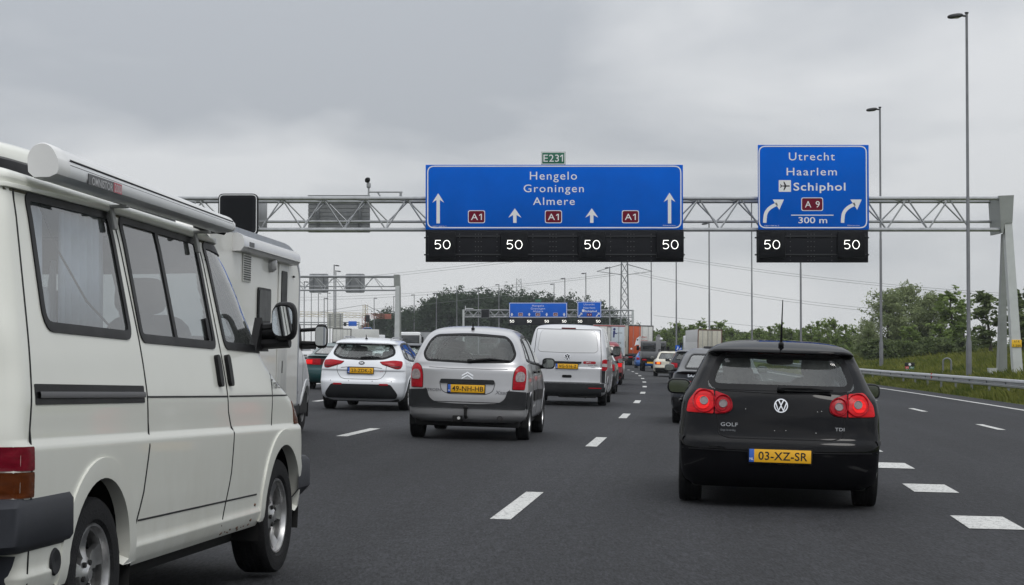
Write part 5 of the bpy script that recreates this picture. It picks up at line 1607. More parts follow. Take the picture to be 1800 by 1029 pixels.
# the big willow clump
for i, (x, y, d, kind, wd, lb) in enumerate([
    (1562, 512, 176, 'willow', 1.0, 'grey green willow bush behind the lamp post, left part of the clump'), (1604, 503, 180, 'willow', 1.0, 'tallest grey green willow in the middle of the clump'),
    (1638, 515, 178, 'willow', 0.95, 'rounded grey green willow in the right part of the clump'), (1528, 566, 172, 'willow', 0.9, 'low dark bush at the left foot of the willow clump'),
    (1679, 512, 172, 'young', 1.5, 'tall slim leafy tree left of the nearest lamp post'), (1697, 528, 176, 'young', 1.5, 'slim leafy tree behind the nearest lamp post'),
    (1607, 575, 160, 'young', 1.9, 'bright green young tree in front of the willow clump'), (1660, 570, 160, 'young', 1.9, 'bright green young tree before the slim trees'),
    (1742, 515, 150, 'sapling', 1.5, 'sparse tall sapling just left of the gantry legs'), (1800, 512, 140, 'sapling', 1.6, 'sparse tall sapling at the right edge beside the gantry leg'),
    (1790, 545, 160, 'young', 1.4, 'leafy young tree behind the right gantry leg')]):
    X_ = px(x, 615, d).x; zg = float(gz(X_ - float(LA(d)), d)); h = px(x, y, d).z - zg
    tree('willow_tree' if kind == 'willow' else 'young_tree', lb, kind, i % 4, (X_, d, zg - 0.2), h + 0.2, rot=random.uniform(-0.4, 0.4), wide=wd)
for i, (x, y, d, lb) in enumerate([(1545, 598, 158, 'dark shrub at the left foot of the willow clump'), (1580, 602, 156, 'shrub under the middle willow'), (1618, 600, 156, 'shrub right of the bright green young tree'), (1650, 596, 155, 'greyish shrub left of the nearest lamp post'),
                                   (1690, 598, 155, 'shrub behind the nearest lamp post'), (1718, 594, 170, 'shrub between lamp post and gantry leg'), (1752, 600, 170, 'shrub seen between the gantry legs'), (1790, 602, 165, 'shrub right of the gantry legs'), (1820, 590, 165, 'shrub at the right edge of the view')]):
    X_ = px(x, 615, d).x; zg = float(gz(X_ - float(LA(d)), d)); h = px(x, y, d).z - zg
    tree('shrub', lb, 'shrub', i % 4, (X_, d, zg - 0.2), h + 0.2, rot=random.uniform(0, 6), cat='shrub', wide=1.3)

# tall roadside grass: single blades
def grass_mat():
    m = leafmat('grass_blades', (0.045, 0.072, 0.014), (0.200, 0.205, 0.055), 0.45)
    return m
N = 210000
y = 42 + (200 - 42) * rng.random(N) ** 0.8
e = edge(y)
u = np.where(rng.random(N) < 0.35, rng.uniform(0.05, 3.5, N), rng.uniform(0.6, 34, N))
o = e + 0.05 + u
X_ = LA(y) + o
keep = (X_ / y < 0.285) & (X_ / y > 0.10)
X_, y, o, u = X_[keep], y[keep], o[keep], u[keep]
Z_ = gz(o, y)
n = len(y)
h = rng.uniform(0.12, 0.42, n) * np.interp(u, [0, 0.5, 1.4, 3, 10], [0.55, 0.85, 0.85, 0.9, 1.2]) * np.clip(1 + 0.5 * np.sin(X_ * 0.9 + y * 0.31) * np.sin(y * 0.17), 0.5, 1.5)
wd = rng.uniform(0.010, 0.030, n) * (0.6 + y / 110)
an = rng.uniform(0, math.pi, n)
lx, ly = rng.normal(-0.12, 0.16, n) * h * 1.6, rng.normal(0, 0.16, n) * h * 1.6
B = np.stack([X_, y, Z_ - 0.03], 1)
dx = np.stack([np.cos(an) * wd, np.sin(an) * wd, np.zeros(n)], 1)
mid = B + np.stack([lx * 0.35, ly * 0.35, h * 0.62], 1)
top = B + np.stack([lx, ly, h], 1)
V = np.stack([B - dx, B + dx, mid + dx * 0.8, top], 1).reshape(-1, 3)
go = link('grass', mesh_quads('grass', V, grass_mat()))
tag(go, kind='stuff')
# ------------------------------------------------------------------ vehicles close by
CHR = CHROME
BLACKP = paint('black_car_paint', (0.0035, 0.0035, 0.0045), rough=0.35, coat=0.48, grime=0.07, gcol=(0.02, 0.019, 0.017), spec=0.0)
WHITEC = paint('white_car_paint', (0.72, 0.74, 0.77), rough=0.35, coat=0.8, grime=0.18)
SILVER = paint('silver_car_paint', (0.43, 0.43, 0.44), metal=0.55, rough=0.34, coat=0.8, grime=0.3)
SILVERV = paint('silver_van_paint', (0.56, 0.565, 0.58), metal=0.45, rough=0.36, coat=0.7, grime=0.3)
CREAM = paint('cream_van_paint', (0.69, 0.695, 0.635), rough=0.38, coat=0.5, grime=0.45, gcol=(0.26, 0.23, 0.16))
def roundel(c, view, u, v, r, parent=None):
    """chromed ring with interlocked strokes"""
    b_ = c.patch(view, circle(u, v, r * 1.03, 28), 'badge', SEAL, off=0.006, depth=0.004, h=r * 0.5, parent=parent)
    ring_ = MB()
    loc, nor = c.hit(view, [(u, v)]); 
    def P(a, b, o=0.012):
        l, n_ = c.hit(view, [(a, b)]); return tuple(l[0] + n_[0] * o)
    for w0, w1 in ((0.86, 1.02),):
        vs = []; n = 36
        for q in (w0, w1):
            for k in range(n): vs.append(P(u + r * q * math.cos(2 * math.pi * k / n), v + r * q * math.sin(2 * math.pi * k / n)))
        ring_.add(vs, [(k, (k + 1) % n, n + (k + 1) % n, n + k) for k in range(n)])
    def stroke(pts, w_):
        Q = np.array(pts, float) * r; a, b = offset_poly(Q, -w_ * r / 2, False), offset_poly(Q, w_ * r / 2, False); n = len(Q)
        ring_.add([P(u + p[0], v + p[1]) for p in a] + [P(u + p[0], v + p[1]) for p in b], [(i, i + 1, n + i + 1, n + i) for i in range(n - 1)])
    stroke([(-0.36, 0.80), (0.0, 0.08), (0.36, 0.80)], 0.17)
    stroke([(-0.80, 0.42), (-0.36, -0.70), (0.0, 0.0), (0.36, -0.70), (0.80, 0.42)], 0.17)
    ring_.build('emblem', CHR, b_, smooth=0, fix=False)
    return b_

# ---- black hatchback right in front
GOLFROWS = [
 (0.17, 0.16, 4.05, 0.78, 0.30, 3.2, 0.5, 2.6), (0.24, 0.05, 4.15, 0.845, 0.32, 3.0, 0.5, 2.6), (0.36, 0.005, 4.20, 0.868, 0.34, 3.0, 0.55, 2.6),
 (0.485, 0.0, 4.20, 0.876, 0.34, 3.0, 0.55, 2.6), (0.50, 0.0, 4.20, 0.877, 0.34, 3.0, 0.55, 2.6), (0.565, 0.012, 4.19, 0.88, 0.34, 3.0, 0.55, 2.6), (0.60, 0.045, 4.17, 0.88, 0.33, 3.0, 0.55, 2.6),
 (0.65, 0.062, 4.14, 0.878, 0.32, 2.9, 0.6, 2.5), (0.80, 0.085, 3.98, 0.872, 0.32, 2.8, 0.7, 2.3), (0.90, 0.11, 3.45, 0.858, 0.33, 2.7, 0.7, 2.3), (0.955, 0.13, 3.10, 0.838, 0.34, 2.7, 0.6, 2.3),
 (0.99, 0.150, 2.98, 0.815, 0.34, 2.7, 0.5, 2.4), (1.02, 0.172, 2.92, 0.797, 0.34, 2.7, 0.5, 2.5), (1.20, 0.305, 2.62, 0.715, 0.33, 2.9, 0.4, 2.6), (1.30, 0.375, 2.45, 0.668, 0.32, 3.0, 0.4, 2.6),
 (1.335, 0.36, 2.39, 0.650, 0.32, 3.2, 0.4, 2.6), (1.345, 0.30, 2.37, 0.645, 0.30, 3.4, 0.4, 2.6), (1.365, 0.285, 2.34, 0.632, 0.30, 3.4, 0.4, 2.6), (1.385, 0.32, 2.30, 0.612, 0.32, 3.4, 0.4, 2.6),
 (1.42, 0.48, 2.22, 0.56, 0.4, 3.0, 0.4, 2.6), (1.455, 0.78, 2.08, 0.45, 0.4, 2.6, 0.4, 2.6), (1.472, 1.05, 1.95, 0.32, 0.3, 2.4, 0.4, 2.6), (1.48, 1.25, 1.8, 0.16, 0.2, 2.2, 0.3, 2.2)]
GOLFROWS = [((r_[0] if r_[0] < 1.0 else 1 + (r_[0] - 1) * 0.925),) + r_[1:] for r_ in GOLFROWS]
c = Car('hatchback_car', 'black hatchback with lit red tail lights filling the right lane directly ahead', 'car', GOLFROWS, seg=0.025, bow=0.05)
gw = rpoly([(-0.655, 1.005), (0.655, 1.005), (0.525, 1.297), (-0.525, 1.297)], [0.10, 0.10, 0.05, 0.05])
gin = rpoly([(-0.600, 1.045), (0.600, 1.045), (0.500, 1.277), (-0.500, 1.277)], [0.09, 0.09, 0.05, 0.05])
c.hole('rear', gin)
tg = c.patch('rear', gw, 'rear_window', GLASS, off=0.001, depth=0.002, h=0.06)
c.band('rear', gin, 0.006, 0.045, 'ceramic_border', SEAL, off=0.0035, depth=0.004, parent=tg)
ws = rpoly([(-0.62, 1.02), (0.62, 1.02), (0.54, 1.345), (-0.54, 1.345)], 0.08)
c.hole('front', ws); c.patch('front', ws, 'windscreen', GLASS, off=0.001, depth=0.002, h=0.08)
c.band('front', ws, 0.02, 0.03, None, SEAL, off=0.002)
for vw, sg in (('right', 1), ('left', -1)):
    for P in ([(0.80, 1.02), (1.52, 1.01), (1.55, 1.312), (1.0, 1.295)], [(1.62, 1.01), (2.72, 1.00), (2.33, 1.312), (1.64, 1.315)]):
        Q = rpoly(P, 0.05); c.hole(vw, Q); c.patch(vw, Q, 'side_window', GLASST, off=-0.002, depth=0.002, h=0.08)
        c.band(vw, Q, 0.022, 0.02, None, SEAL, off=0.002)
    c.gap(vw, [(1.57, 1.36), (1.57, 0.95), (1.56, 0.30)]); c.gap(vw, [(2.72, 1.0), (2.78, 0.6), (2.74, 0.28)]); c.gap(vw, [(0.92, 1.3), (0.86, 1.02), (1.08, 0.72), (1.12, 0.3)])
    c.band(vw, [(0.2, 0.575), (1.0, 0.585), (3.4, 0.585)], 0.02, 0.02, 'rub_strip', TRIM, off=0.008, closed=False)
    for yh in (1.66, 2.62):
        pt, nm = c.point(vw, yh, 0.86); MB().blob((pt.x + sg * 0.018, yh, 0.86), (0.035, 0.20, 0.035), 0.6, n=8).build('door_handle', BLACKP, c.root)
# tailgate outline
tgp = [(-0.485, 0.97), (-0.545, 0.80), (-0.53, 0.64), (-0.45, 0.594), (0.45, 0.594), (0.53, 0.64), (0.545, 0.80), (0.485, 0.97), (0.655, 1.00), (0.55, 1.275), (-0.55, 1.275), (-0.655, 1.00)]
c.split('rear', tgp, 'tailgate')
c.gap('rear', rpoly([(-0.545, 0.80), (-0.525, 0.62), (-0.44, 0.594), (0.44, 0.594), (0.525, 0.62), (0.545, 0.80)], [0, 0.03, 0.03, 0.03, 0.03, 0]), 0.004)
c.gap('rear', [(-0.67, 0.998), (0, 0.978), (0.67, 0.998)], 0.004)
c.gap('rear', [(-0.83, 0.492), (-0.3, 0.484), (0.3, 0.484), (0.83, 0.492)], 0.0035)
c.band('rear', [(-0.60, 1.326), (-0.3, 1.331), (0.3, 1.331), (0.60, 1.326)], 0.006, 0.006, 'spoiler_edge', BLACKP, off=0.006, closed=False)
c.patch('rear', rpoly([(-0.20, 1.312), (0.20, 1.312), (0.20, 1.324), (-0.20, 1.324)], 0.005), 'brake_light', DARKRED, off=0.006, h=0.08)
for sg in (1, -1):
    f = (lambda P: P) if sg > 0 else mirror
    o1 = f(rpoly([(0.572, 0.985), (0.572, 0.793), (0.800, 0.800), (0.785, 0.895), (0.705, 1.000)], [0.012, 0.012, 0.02, 0.03, 0.03]))
    o2 = f(rpoly([(0.560, 0.985), (0.560, 0.793), (0.465, 0.797), (0.412, 0.83), (0.408, 0.885), (0.452, 0.948)], [0.012, 0.012, 0.03, 0.03, 0.05, 0.05]))
    c.gap('rear', o1, 0.006, closed=True); c.gap('rear', o2, 0.006, closed=True)
    l1 = c.patch('rear', o1, 'tail_light', REDLIT, off=0.010, depth=0.012, h=0.03, dome=0.012)
    l2 = c.patch('rear', o2, 'tail_light', REDLENS, off=0.008, depth=0.012, h=0.03, dome=0.010)
    for (u, v, par, hot, rr) in ((0.648, 0.893, l1, True, 0.092), (0.488, 0.875, l2, False, 0.072)):
        u *= sg
        c.band('rear', circle(u, v, rr, 28), 0.004, 0.004, 'reflector_ring', REDLENS, off=0.0225, depth=0.0, h=0.03, parent=par)
        c.patch('rear', circle(u + 0.012 * sg, v - 0.012, rr * 0.60, 24), 'bulb_field', REDHOT if hot else REDLENS, off=0.0222, depth=0.0, h=0.03, parent=par)
        c.band('rear', circle(u, v, 0.032, 20), 0.003, 0.003, 'lens_rim', GALV, off=0.026, depth=0.0, h=0.02, parent=par)
        c.patch('rear', circle(u, v, 0.031, 20), 'reverse_lens', mat('smoked_lens', (0.18, 0.15, 0.15), 0.2, coat=1.0), off=0.0245, depth=0.0, h=0.02, parent=par)
roundel(c, 'rear', 0.0, 0.875, 0.058)
c.letters('rear', 'GOLF', -0.435, 0.705, 0.044, GALV, 'model_lettering', sx=1.3, bold=0.01, space=1.05)
c.letters('rear', 'TDI', 0.50, 0.690, 0.040, GALV, 'engine_lettering', sx=1.25, bold=0.01, space=1.05)
c.letters('rear', 'Garage Van den Berg', -0.445, 0.655, 0.024, GALVD, 'dealer_sticker', ital=0.25, sx=0.62)
wi = MB(); pt, _ = c.point('rear', 0.0, 1.01)
p2, _ = c.point('rear', 0.42, 1.02)
wi.blob((pt.x, pt.y - 0.02, pt.z + 0.012), (0.07, 0.06, 0.055), 0.7, n=8).tube([(pt.x, pt.y - 0.035, pt.z + 0.02), (0.24, pt.y - 0.03, 1.035), (p2.x, p2.y - 0.022, p2.z)], [0.018, 0.016, 0.008], 8).box((0.26, pt.y - 0.022, 1.018), (0.36, 0.02, 0.014))
wi.build('rear_wiper', TRIM, c.root)
plate(c, '03-XZ-SR', 0.0, 0.452, -0.012, tilt=R(-3))
c.letters('rear', 'Autobedrijf van Dijk', 0.05, 0.385, 0.018, mat('faded_print', (0.20, 0.12, 0.03), 0.5), 'plate_surround_print')
wheels(c, (0.745, 3.323), 0.865, 0.316, 0.205, 0.20, 'five', arch=BLACKP)
for sx in (1, -1): door_mirror(c, 0.80, 2.62, 0.975, BLACKP, sx, (0.23, 0.12, 0.155), 0.12, dark=True)
seats(c, 1.95, 1.02, 1.10, 0.52, SEATG, 0.37); dashboard(c, 2.62, 0.95, 0.66)
b = MB(); b.blob((0.05, 2.30, 1.25), (0.26, 0.05, 0.075), 0.6, n=8).tube([(0.05, 2.32, 1.25), (0.05, 2.36, 1.32)], 0.012, 6); b.build('cabin_mirror', TRIM, c.root)
underbody(c, 1.5, 0.25, 3.9, 0.16, 0.5)
antenna(c, 0.47, 0.40, 0.16)
objs = c.finish(BLACKP); wi = None
# tiny white specks on the lid
b = MB()
for u, v in ((-0.05, 0.665), (0.045, 0.668), (0.31, 0.835), (0.345, 0.84), (-0.30, 0.842), (0.30, 0.655)):
    pt, _ = c.point('rear', u, v); b.blob((pt.x, pt.y - 0.001, pt.z), (0.008, 0.004, 0.005), 1.0, n=5)
b.build('white_specks', WHITEP, c.root)
gyaw = head(18) + 0.004
p = px(1368, 615, 16.95); gx_ = p.x
c.place((gx_, 16.95, -0.025 * gx_), yaw=gyaw, roll=R(1.6))

# ---- silver people carrier
XROWS = [
 (0.26, 0.10, 4.10, 0.76, 0.30, 3.0, 0.5, 2.6), (0.31, 0.03, 4.18, 0.83, 0.30, 3.0, 0.5, 2.6), (0.36, 0.01, 4.22, 0.855, 0.30, 3.2, 0.55, 2.6), (0.455, 0.0, 4.26, 0.868, 0.32, 3.2, 0.55, 2.6), (0.47, 0.008, 4.26, 0.870, 0.32, 3.2, 0.55, 2.6),
 (0.60, 0.010, 4.24, 0.875, 0.32, 3.2, 0.6, 2.5), (0.70, 0.02, 4.18, 0.876, 0.30, 3.2, 0.6, 2.5), (0.78, 0.03, 4.05, 0.872, 0.30, 3.1, 0.7, 2.4), (0.92, 0.045, 3.80, 0.862, 0.30, 3.0, 0.7, 2.3), (1.01, 0.06, 3.45, 0.850, 0.30, 3.0, 0.7, 2.3), (1.02, 0.072, 3.42, 0.848, 0.30, 3.0, 0.7, 2.3),
 (1.10, 0.10, 3.2, 0.832, 0.31, 3.0, 0.6, 2.3), (1.20, 0.16, 2.98, 0.800, 0.33, 2.9, 0.5, 2.4), (1.32, 0.245, 2.72, 0.752, 0.34, 2.9, 0.5, 2.5), (1.43, 0.335, 2.50, 0.698, 0.35, 2.9, 0.5, 2.5), (1.51, 0.43, 2.33, 0.64, 0.36, 2.8, 0.5, 2.5),
 (1.56, 0.54, 2.22, 0.575, 0.4, 2.7, 0.5, 2.5), (1.60, 0.74, 2.08, 0.46, 0.4, 2.5, 0.5, 2.4), (1.622, 1.0, 1.92, 0.31, 0.35, 2.3, 0.4, 2.3), (1.632, 1.25, 1.75, 0.14, 0.2, 2.2, 0.3, 2.2)]
c = Car('people_carrier', 'silver rounded people carrier with a tow bar in the lane left of the black hatchback', 'car', XROWS, seg=0.027, bow=0.05)
rw = rpoly([(-0.610, 1.118), (0, 1.100), (0.610, 1.118), (0.665, 1.22), (0.590, 1.40), (0.50, 1.485), (0.0, 1.515), (-0.50, 1.485), (-0.590, 1.40), (-0.665, 1.22)], [0.09, 0.05, 0.09, 0.08, 0.08, 0.06, 0.2, 0.06, 0.08, 0.08])
c.hole('rear', rw); g = c.patch('rear', rw, 'rear_window', GLASS, off=0.001, depth=0.002, h=0.06)
c.band('rear', rw, 0.022, 0.010, 'window_border', SEAL, off=0.003, depth=0.004, parent=g)
ws = rpoly([(-0.64, 1.18), (0.64, 1.18), (0.53, 1.50), (-0.53, 1.50)], 0.08)
c.hole('front', ws); c.patch('front', ws, 'windscreen', GLASS, off=0.001, depth=0.002, h=0.08); c.band('front', ws, 0.02, 0.03, None, SEAL, off=0.002)
for vw, sg in (('right', 1), ('left', -1)):
    for P in ([(0.42, 1.16), (0.84, 1.13), (0.90, 1.45), (0.66, 1.42)], [(0.92, 1.125), (1.72, 1.10), (1.74, 1.505), (1.0, 1.475)], [(1.80, 1.10), (2.82, 1.07), (2.30, 1.48), (1.82, 1.505)]):
        Q = rpoly(P, 0.05); c.hole(vw, Q); c.patch(vw, Q, 'side_window', GLASSD, off=-0.001, depth=0.002, h=0.08)
        c.band(vw, Q, 0.022, 0.022, None, SEAL, off=0.003)
    c.gap(vw, [(1.77, 1.51), (1.77, 1.0), (1.72, 0.32)], 0.006); c.gap(vw, [(2.84, 1.07), (2.92, 0.7), (2.86, 0.32)], 0.006); c.gap(vw, [(0.92, 1.12), (1.08, 0.78), (1.12, 0.32)], 0.006)
    c.patch(vw, rpoly([(1.14, 0.56), (1.70, 0.56), (1.71, 0.72), (1.08, 0.72)], 0.05), 'door_trim', TRIM, off=0.014, h=0.08); c.patch(vw, rpoly([(1.78, 0.56), (2.84, 0.56), (2.88, 0.70), (1.79, 0.72)], 0.05), 'door_trim', TRIM, off=0.014, h=0.1)
    for yh in (1.22, 2.05):
        pt, nm = c.point(vw, yh, 0.98); MB().blob((pt.x + sg * 0.02, yh, 0.98), (0.04, 0.2, 0.04), 0.6, n=8).build('door_handle', TRIM, c.root)
band_ = rpoly([(-0.95, 0.452), (0.95, 0.452), (0.95, 0.70), (0.635, 0.715), (0.60, 0.60), (0.50, 0.535), (0.2, 0.520), (-0.2, 0.520), (-0.50, 0.535), (-0.60, 0.60), (-0.635, 0.715), (-0.95, 0.70)], [0, 0, 0, 0.02, 0.05, 0.06, 0.1, 0.1, 0.06, 0.05, 0.02, 0])
c.patch('rear', [(u * 0.902, v) for u, v in band_], 'bumper_strip', PLASTIC, off=0.012, h=0.05)
for vw in ('right', 'left'):
    c.patch(vw, rpoly([(0.20, 0.455), (0.40, 0.47), (0.36, 0.66), (0.20, 0.70)], 0.02), 'bumper_corner', PLASTIC, off=0.012, h=0.05)
tg_ = rpoly([(-0.60, 0.73), (-0.585, 0.60), (-0.50, 0.542), (0.50, 0.542), (0.585, 0.60), (0.60, 0.73)], [0, 0.05, 0.08, 0.08, 0.05, 0])
c.gap('rear', tg_, 0.005)
c.split('rear', tg_ + [(0.60, 1.05), (0.70, 1.12), (0.62, 1.45), (0.45, 1.53), (-0.45, 1.53), (-0.62, 1.45), (-0.70, 1.12), (-0.60, 1.05)], 'tailgate')
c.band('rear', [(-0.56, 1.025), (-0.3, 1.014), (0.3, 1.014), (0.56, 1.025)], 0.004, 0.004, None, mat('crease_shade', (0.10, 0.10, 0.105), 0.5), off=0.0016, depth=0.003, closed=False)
rc = rpoly([(-0.395, 0.83), (0.395, 0.83), (0.37, 0.70), (0.27, 0.655), (-0.27, 0.655), (-0.37, 0.70)], [0.02, 0.02, 0.08, 0.08, 0.08, 0.08])
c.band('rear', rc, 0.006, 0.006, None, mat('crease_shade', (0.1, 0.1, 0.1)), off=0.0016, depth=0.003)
c.patch('rear', rpoly([(-0.385, 0.80), (0.385, 0.80), (0.385, 0.862), (-0.385, 0.862)], [0.02, 0.02, 0.04, 0.04]), 'tailgate_handle', PLASTIC, off=0.020, h=0.06)
plate(c, '49-NH-HB', -0.01, 0.732, 0.012)
for sg in (1, -1):
    f = (lambda P: P) if sg > 0 else mirror
    P = f(rpoly([(0.640, 0.735), (0.800, 0.735), (0.815, 0.90), (0.805, 1.03), (0.745, 1.085), (0.672, 1.03), (0.645, 0.92)], [0.012, 0.012, 0.06, 0.06, 0.05, 0.06, 0.05]))
    c.gap('rear', P, 0.007, closed=True)
    l = c.patch('rear', P, 'tail_light', REDLENS, off=0.016, depth=0.014, h=0.035, dome=0.014)
    c.patch('rear', f(rpoly([(0.672, 0.845), (0.785, 0.845), (0.79, 0.945), (0.76, 0.985), (0.70, 0.985), (0.672, 0.935)], 0.035)), 'indicator_lens', mat('grey_lens', (0.26, 0.22, 0.22), 0.2, coat=1.0, var=0.3, scale=30), off=0.033, depth=0.0, h=0.03, parent=l)
for k in range(2):
    v = 0.93 - 0.040 * k
    c.shape('rear', [[(-0.082, v - 0.030), (0, v + 0.020), (0, v + 0.042), (-0.082, v - 0.006)], [(0.082, v - 0.030), (0.082, v - 0.006), (0, v + 0.042), (0, v + 0.020)]], 'chevron_badge', CHROME, off=0.010)
c.letters('rear', 'CITROEN', -0.50, 0.705, 0.055, mat('dark_chrome', (0.16, 0.16, 0.17), 0.3, metal=0.8), 'maker_lettering', bold=0.01, sx=1.1)
c.letters('rear', 'Xsara', 0.51, 0.69, 0.075, mat('dark_chrome', (0.16, 0.16, 0.17)), 'model_lettering', ital=0.25, bold=0.01, sx=1.2)
b = MB(); p0, _ = c.point('rear', 0.02, 1.125); p1, _ = c.point('rear', 0.58, 1.150); p2, _ = c.point('rear', 0.30, 1.16)
b.blob((p0.x, p0.y - 0.02, p0.z), (0.08, 0.05, 0.06), 0.7, n=8).tube([(p0.x, p0.y - 0.03, p0.z), (p2.x, p2.y - 0.035, p2.z), (p1.x, p1.y - 0.025, p1.z - 0.01)], [0.018, 0.017, 0.008], 8).tube([(0.05, p0.y - 0.02, 1.135), (p1.x, p1.y - 0.02, p1.z - 0.005)], 0.008, 6)
b.build('rear_wiper', TRIM, c.root)
b = MB(); b.tube([(0.0, 0.12, 0.33), (0.0, -0.06, 0.33), (0.0, -0.10, 0.36), (0.0, -0.10, 0.44)], 0.024, 8).blob((0.0, -0.10, 0.47), (0.07, 0.07, 0.07), 1.0, n=8).box((-0.12, 0.02, 0.305), (0.14, 0.08, 0.09), bev=0.01).box((0, 0.12, 0.335), (1.05, 0.06, 0.06))
b.build('tow_bar', UNDER, c.root)
MB().lathe([(-0.01, 0.016), (-0.008, 0.022), (0.0, 0.022), (0.0, 0.0)], c=(-0.10, -0.03, 0.315), axis='Y', n=14).build('tow_socket', WHITEP, c.root)
MB().lathe([(0.02, 0.030), (0.0, 0.036), (0.25, 0.036)], c=(0.48, 0.0, 0.325), axis='Y', n=16).build('exhaust', mat('rusty_exhaust', (0.10, 0.09, 0.085), 0.5, metal=0.7), c.root)
wheels(c, (0.70, 3.46), 0.862, 0.315, 0.195, 0.205, 'cover', arch=SILVER)
for sx in (1, -1): door_mirror(c, 0.845, 2.66, 1.10, TRIM, sx, (0.20, 0.12, 0.17), 0.13)
seats(c, 2.0, 1.15, 1.22, 0.50, SEATM, 0.38); dashboard(c, 2.85, 1.08, 0.66)
b = MB(); b.blob((0.05, 2.38, 1.42), (0.24, 0.05, 0.075), 0.6, n=8); b.build('cabin_mirror', TRIM, c.root)
underbody(c, 1.5, 0.2, 3.9, 0.19, 0.55); antenna(c, 0.60, 0.11, 0.03, 0.04, 0.008)
c.finish(SILVER)
p = px(818, 615, 28.2); xx = p.x
c.place((xx, 28.2, -0.025 * xx), yaw=head(28) - 0.01, roll=R(1.7))

# ---- white estate
KROWS = [
 (0.20, 0.20, 4.35, 0.76, 0.30, 3.0, 0.5, 2.6), (0.28, 0.07, 4.42, 0.83, 0.32, 3.0, 0.5, 2.6), (0.36, 0.03, 4.47, 0.86, 0.34, 2.9, 0.5, 2.6), (0.50, 0.0, 4.50, 0.882, 0.36, 2.7, 0.5, 2.6), (0.58, 0.005, 4.50, 0.888, 0.36, 2.7, 0.55, 2.5), (0.62, 0.035, 4.48, 0.889, 0.36, 2.7, 0.55, 2.5),
 (0.70, 0.075, 4.40, 0.889, 0.35, 2.7, 0.6, 2.4), (0.80, 0.09, 4.2, 0.885, 0.36, 2.6, 0.6, 2.3), (0.815, 0.075, 4.1, 0.884, 0.36, 2.6, 0.6, 2.3), (0.90, 0.10, 3.7, 0.873, 0.38, 2.6, 0.6, 2.3), (0.98, 0.135, 3.3, 0.852, 0.40, 2.6, 0.6, 2.3), (1.03, 0.165, 3.15, 0.828, 0.42, 2.6, 0.5, 2.4),
 (1.15, 0.27, 2.9, 0.765, 0.44, 2.7, 0.5, 2.4), (1.27, 0.38, 2.66, 0.695, 0.44, 2.8, 0.5, 2.5), (1.33, 0.40, 2.52, 0.655, 0.42, 2.9, 0.5, 2.5), (1.345, 0.31, 2.49, 0.645, 0.36, 3.0, 0.5, 2.5), (1.37, 0.31, 2.43, 0.625, 0.36, 3.0, 0.5, 2.5), (1.41, 0.42, 2.34, 0.575, 0.4, 2.8, 0.5, 2.5), (1.445, 0.68, 2.22, 0.46, 0.4, 2.5, 0.5, 2.4), (1.465, 1.0, 2.05, 0.31, 0.4, 2.4, 0.4, 2.3), (1.475, 1.3, 1.85, 0.14, 0.2, 2.2, 0.3, 2.2)]
c = Car('estate_car', 'white estate car with slim red tail lights between the motorhome and the silver people carrier', 'car', KROWS, seg=0.03, bow=0.05)
rw = rpoly([(-0.545, 1.355), (-0.62, 1.24), (-0.645, 1.13), (-0.47, 1.045), (0, 1.025), (0.47, 1.045), (0.645, 1.13), (0.62, 1.24), (0.545, 1.355)], [0.04, 0.05, 0.05, 0.08, 0.1, 0.08, 0.05, 0.05, 0.04])
ri = rpoly([(-0.51, 1.325), (-0.585, 1.22), (-0.605, 1.145), (-0.45, 1.065), (0, 1.047), (0.45, 1.065), (0.605, 1.145), (0.585, 1.22), (0.51, 1.325)], [0.04, 0.05, 0.05, 0.08, 0.1, 0.08, 0.05, 0.05, 0.04])
c.hole('rear', ri); g = c.patch('rear', ri, 'rear_window', GLASS, off=0.0005, depth=0.002, h=0.06)
c.band('rear', ri, 0.008, 0.036, 'window_border', SEAL, off=0.003, depth=0.004, parent=g)
c.patch('rear', rpoly([(-0.55, 1.326), (0.55, 1.326), (0.52, 1.352), (-0.52, 1.352)], 0.01), 'spoiler_underside', SEAL, off=0.006, h=0.06)
c.patch('rear', rpoly([(-0.16, 1.336), (0.16, 1.336), (0.16, 1.350), (-0.16, 1.350)], 0.004), 'brake_light', DARKRED, off=0.010, h=0.06)
ws = rpoly([(-0.64, 1.06), (0.64, 1.06), (0.55, 1.37), (-0.55, 1.37)], 0.08)
c.hole('front', ws); c.patch('front', ws, 'windscreen', GLASS, off=0.001, depth=0.002, h=0.08); c.band('front', ws, 0.02, 0.03, None, SEAL, off=0.002)
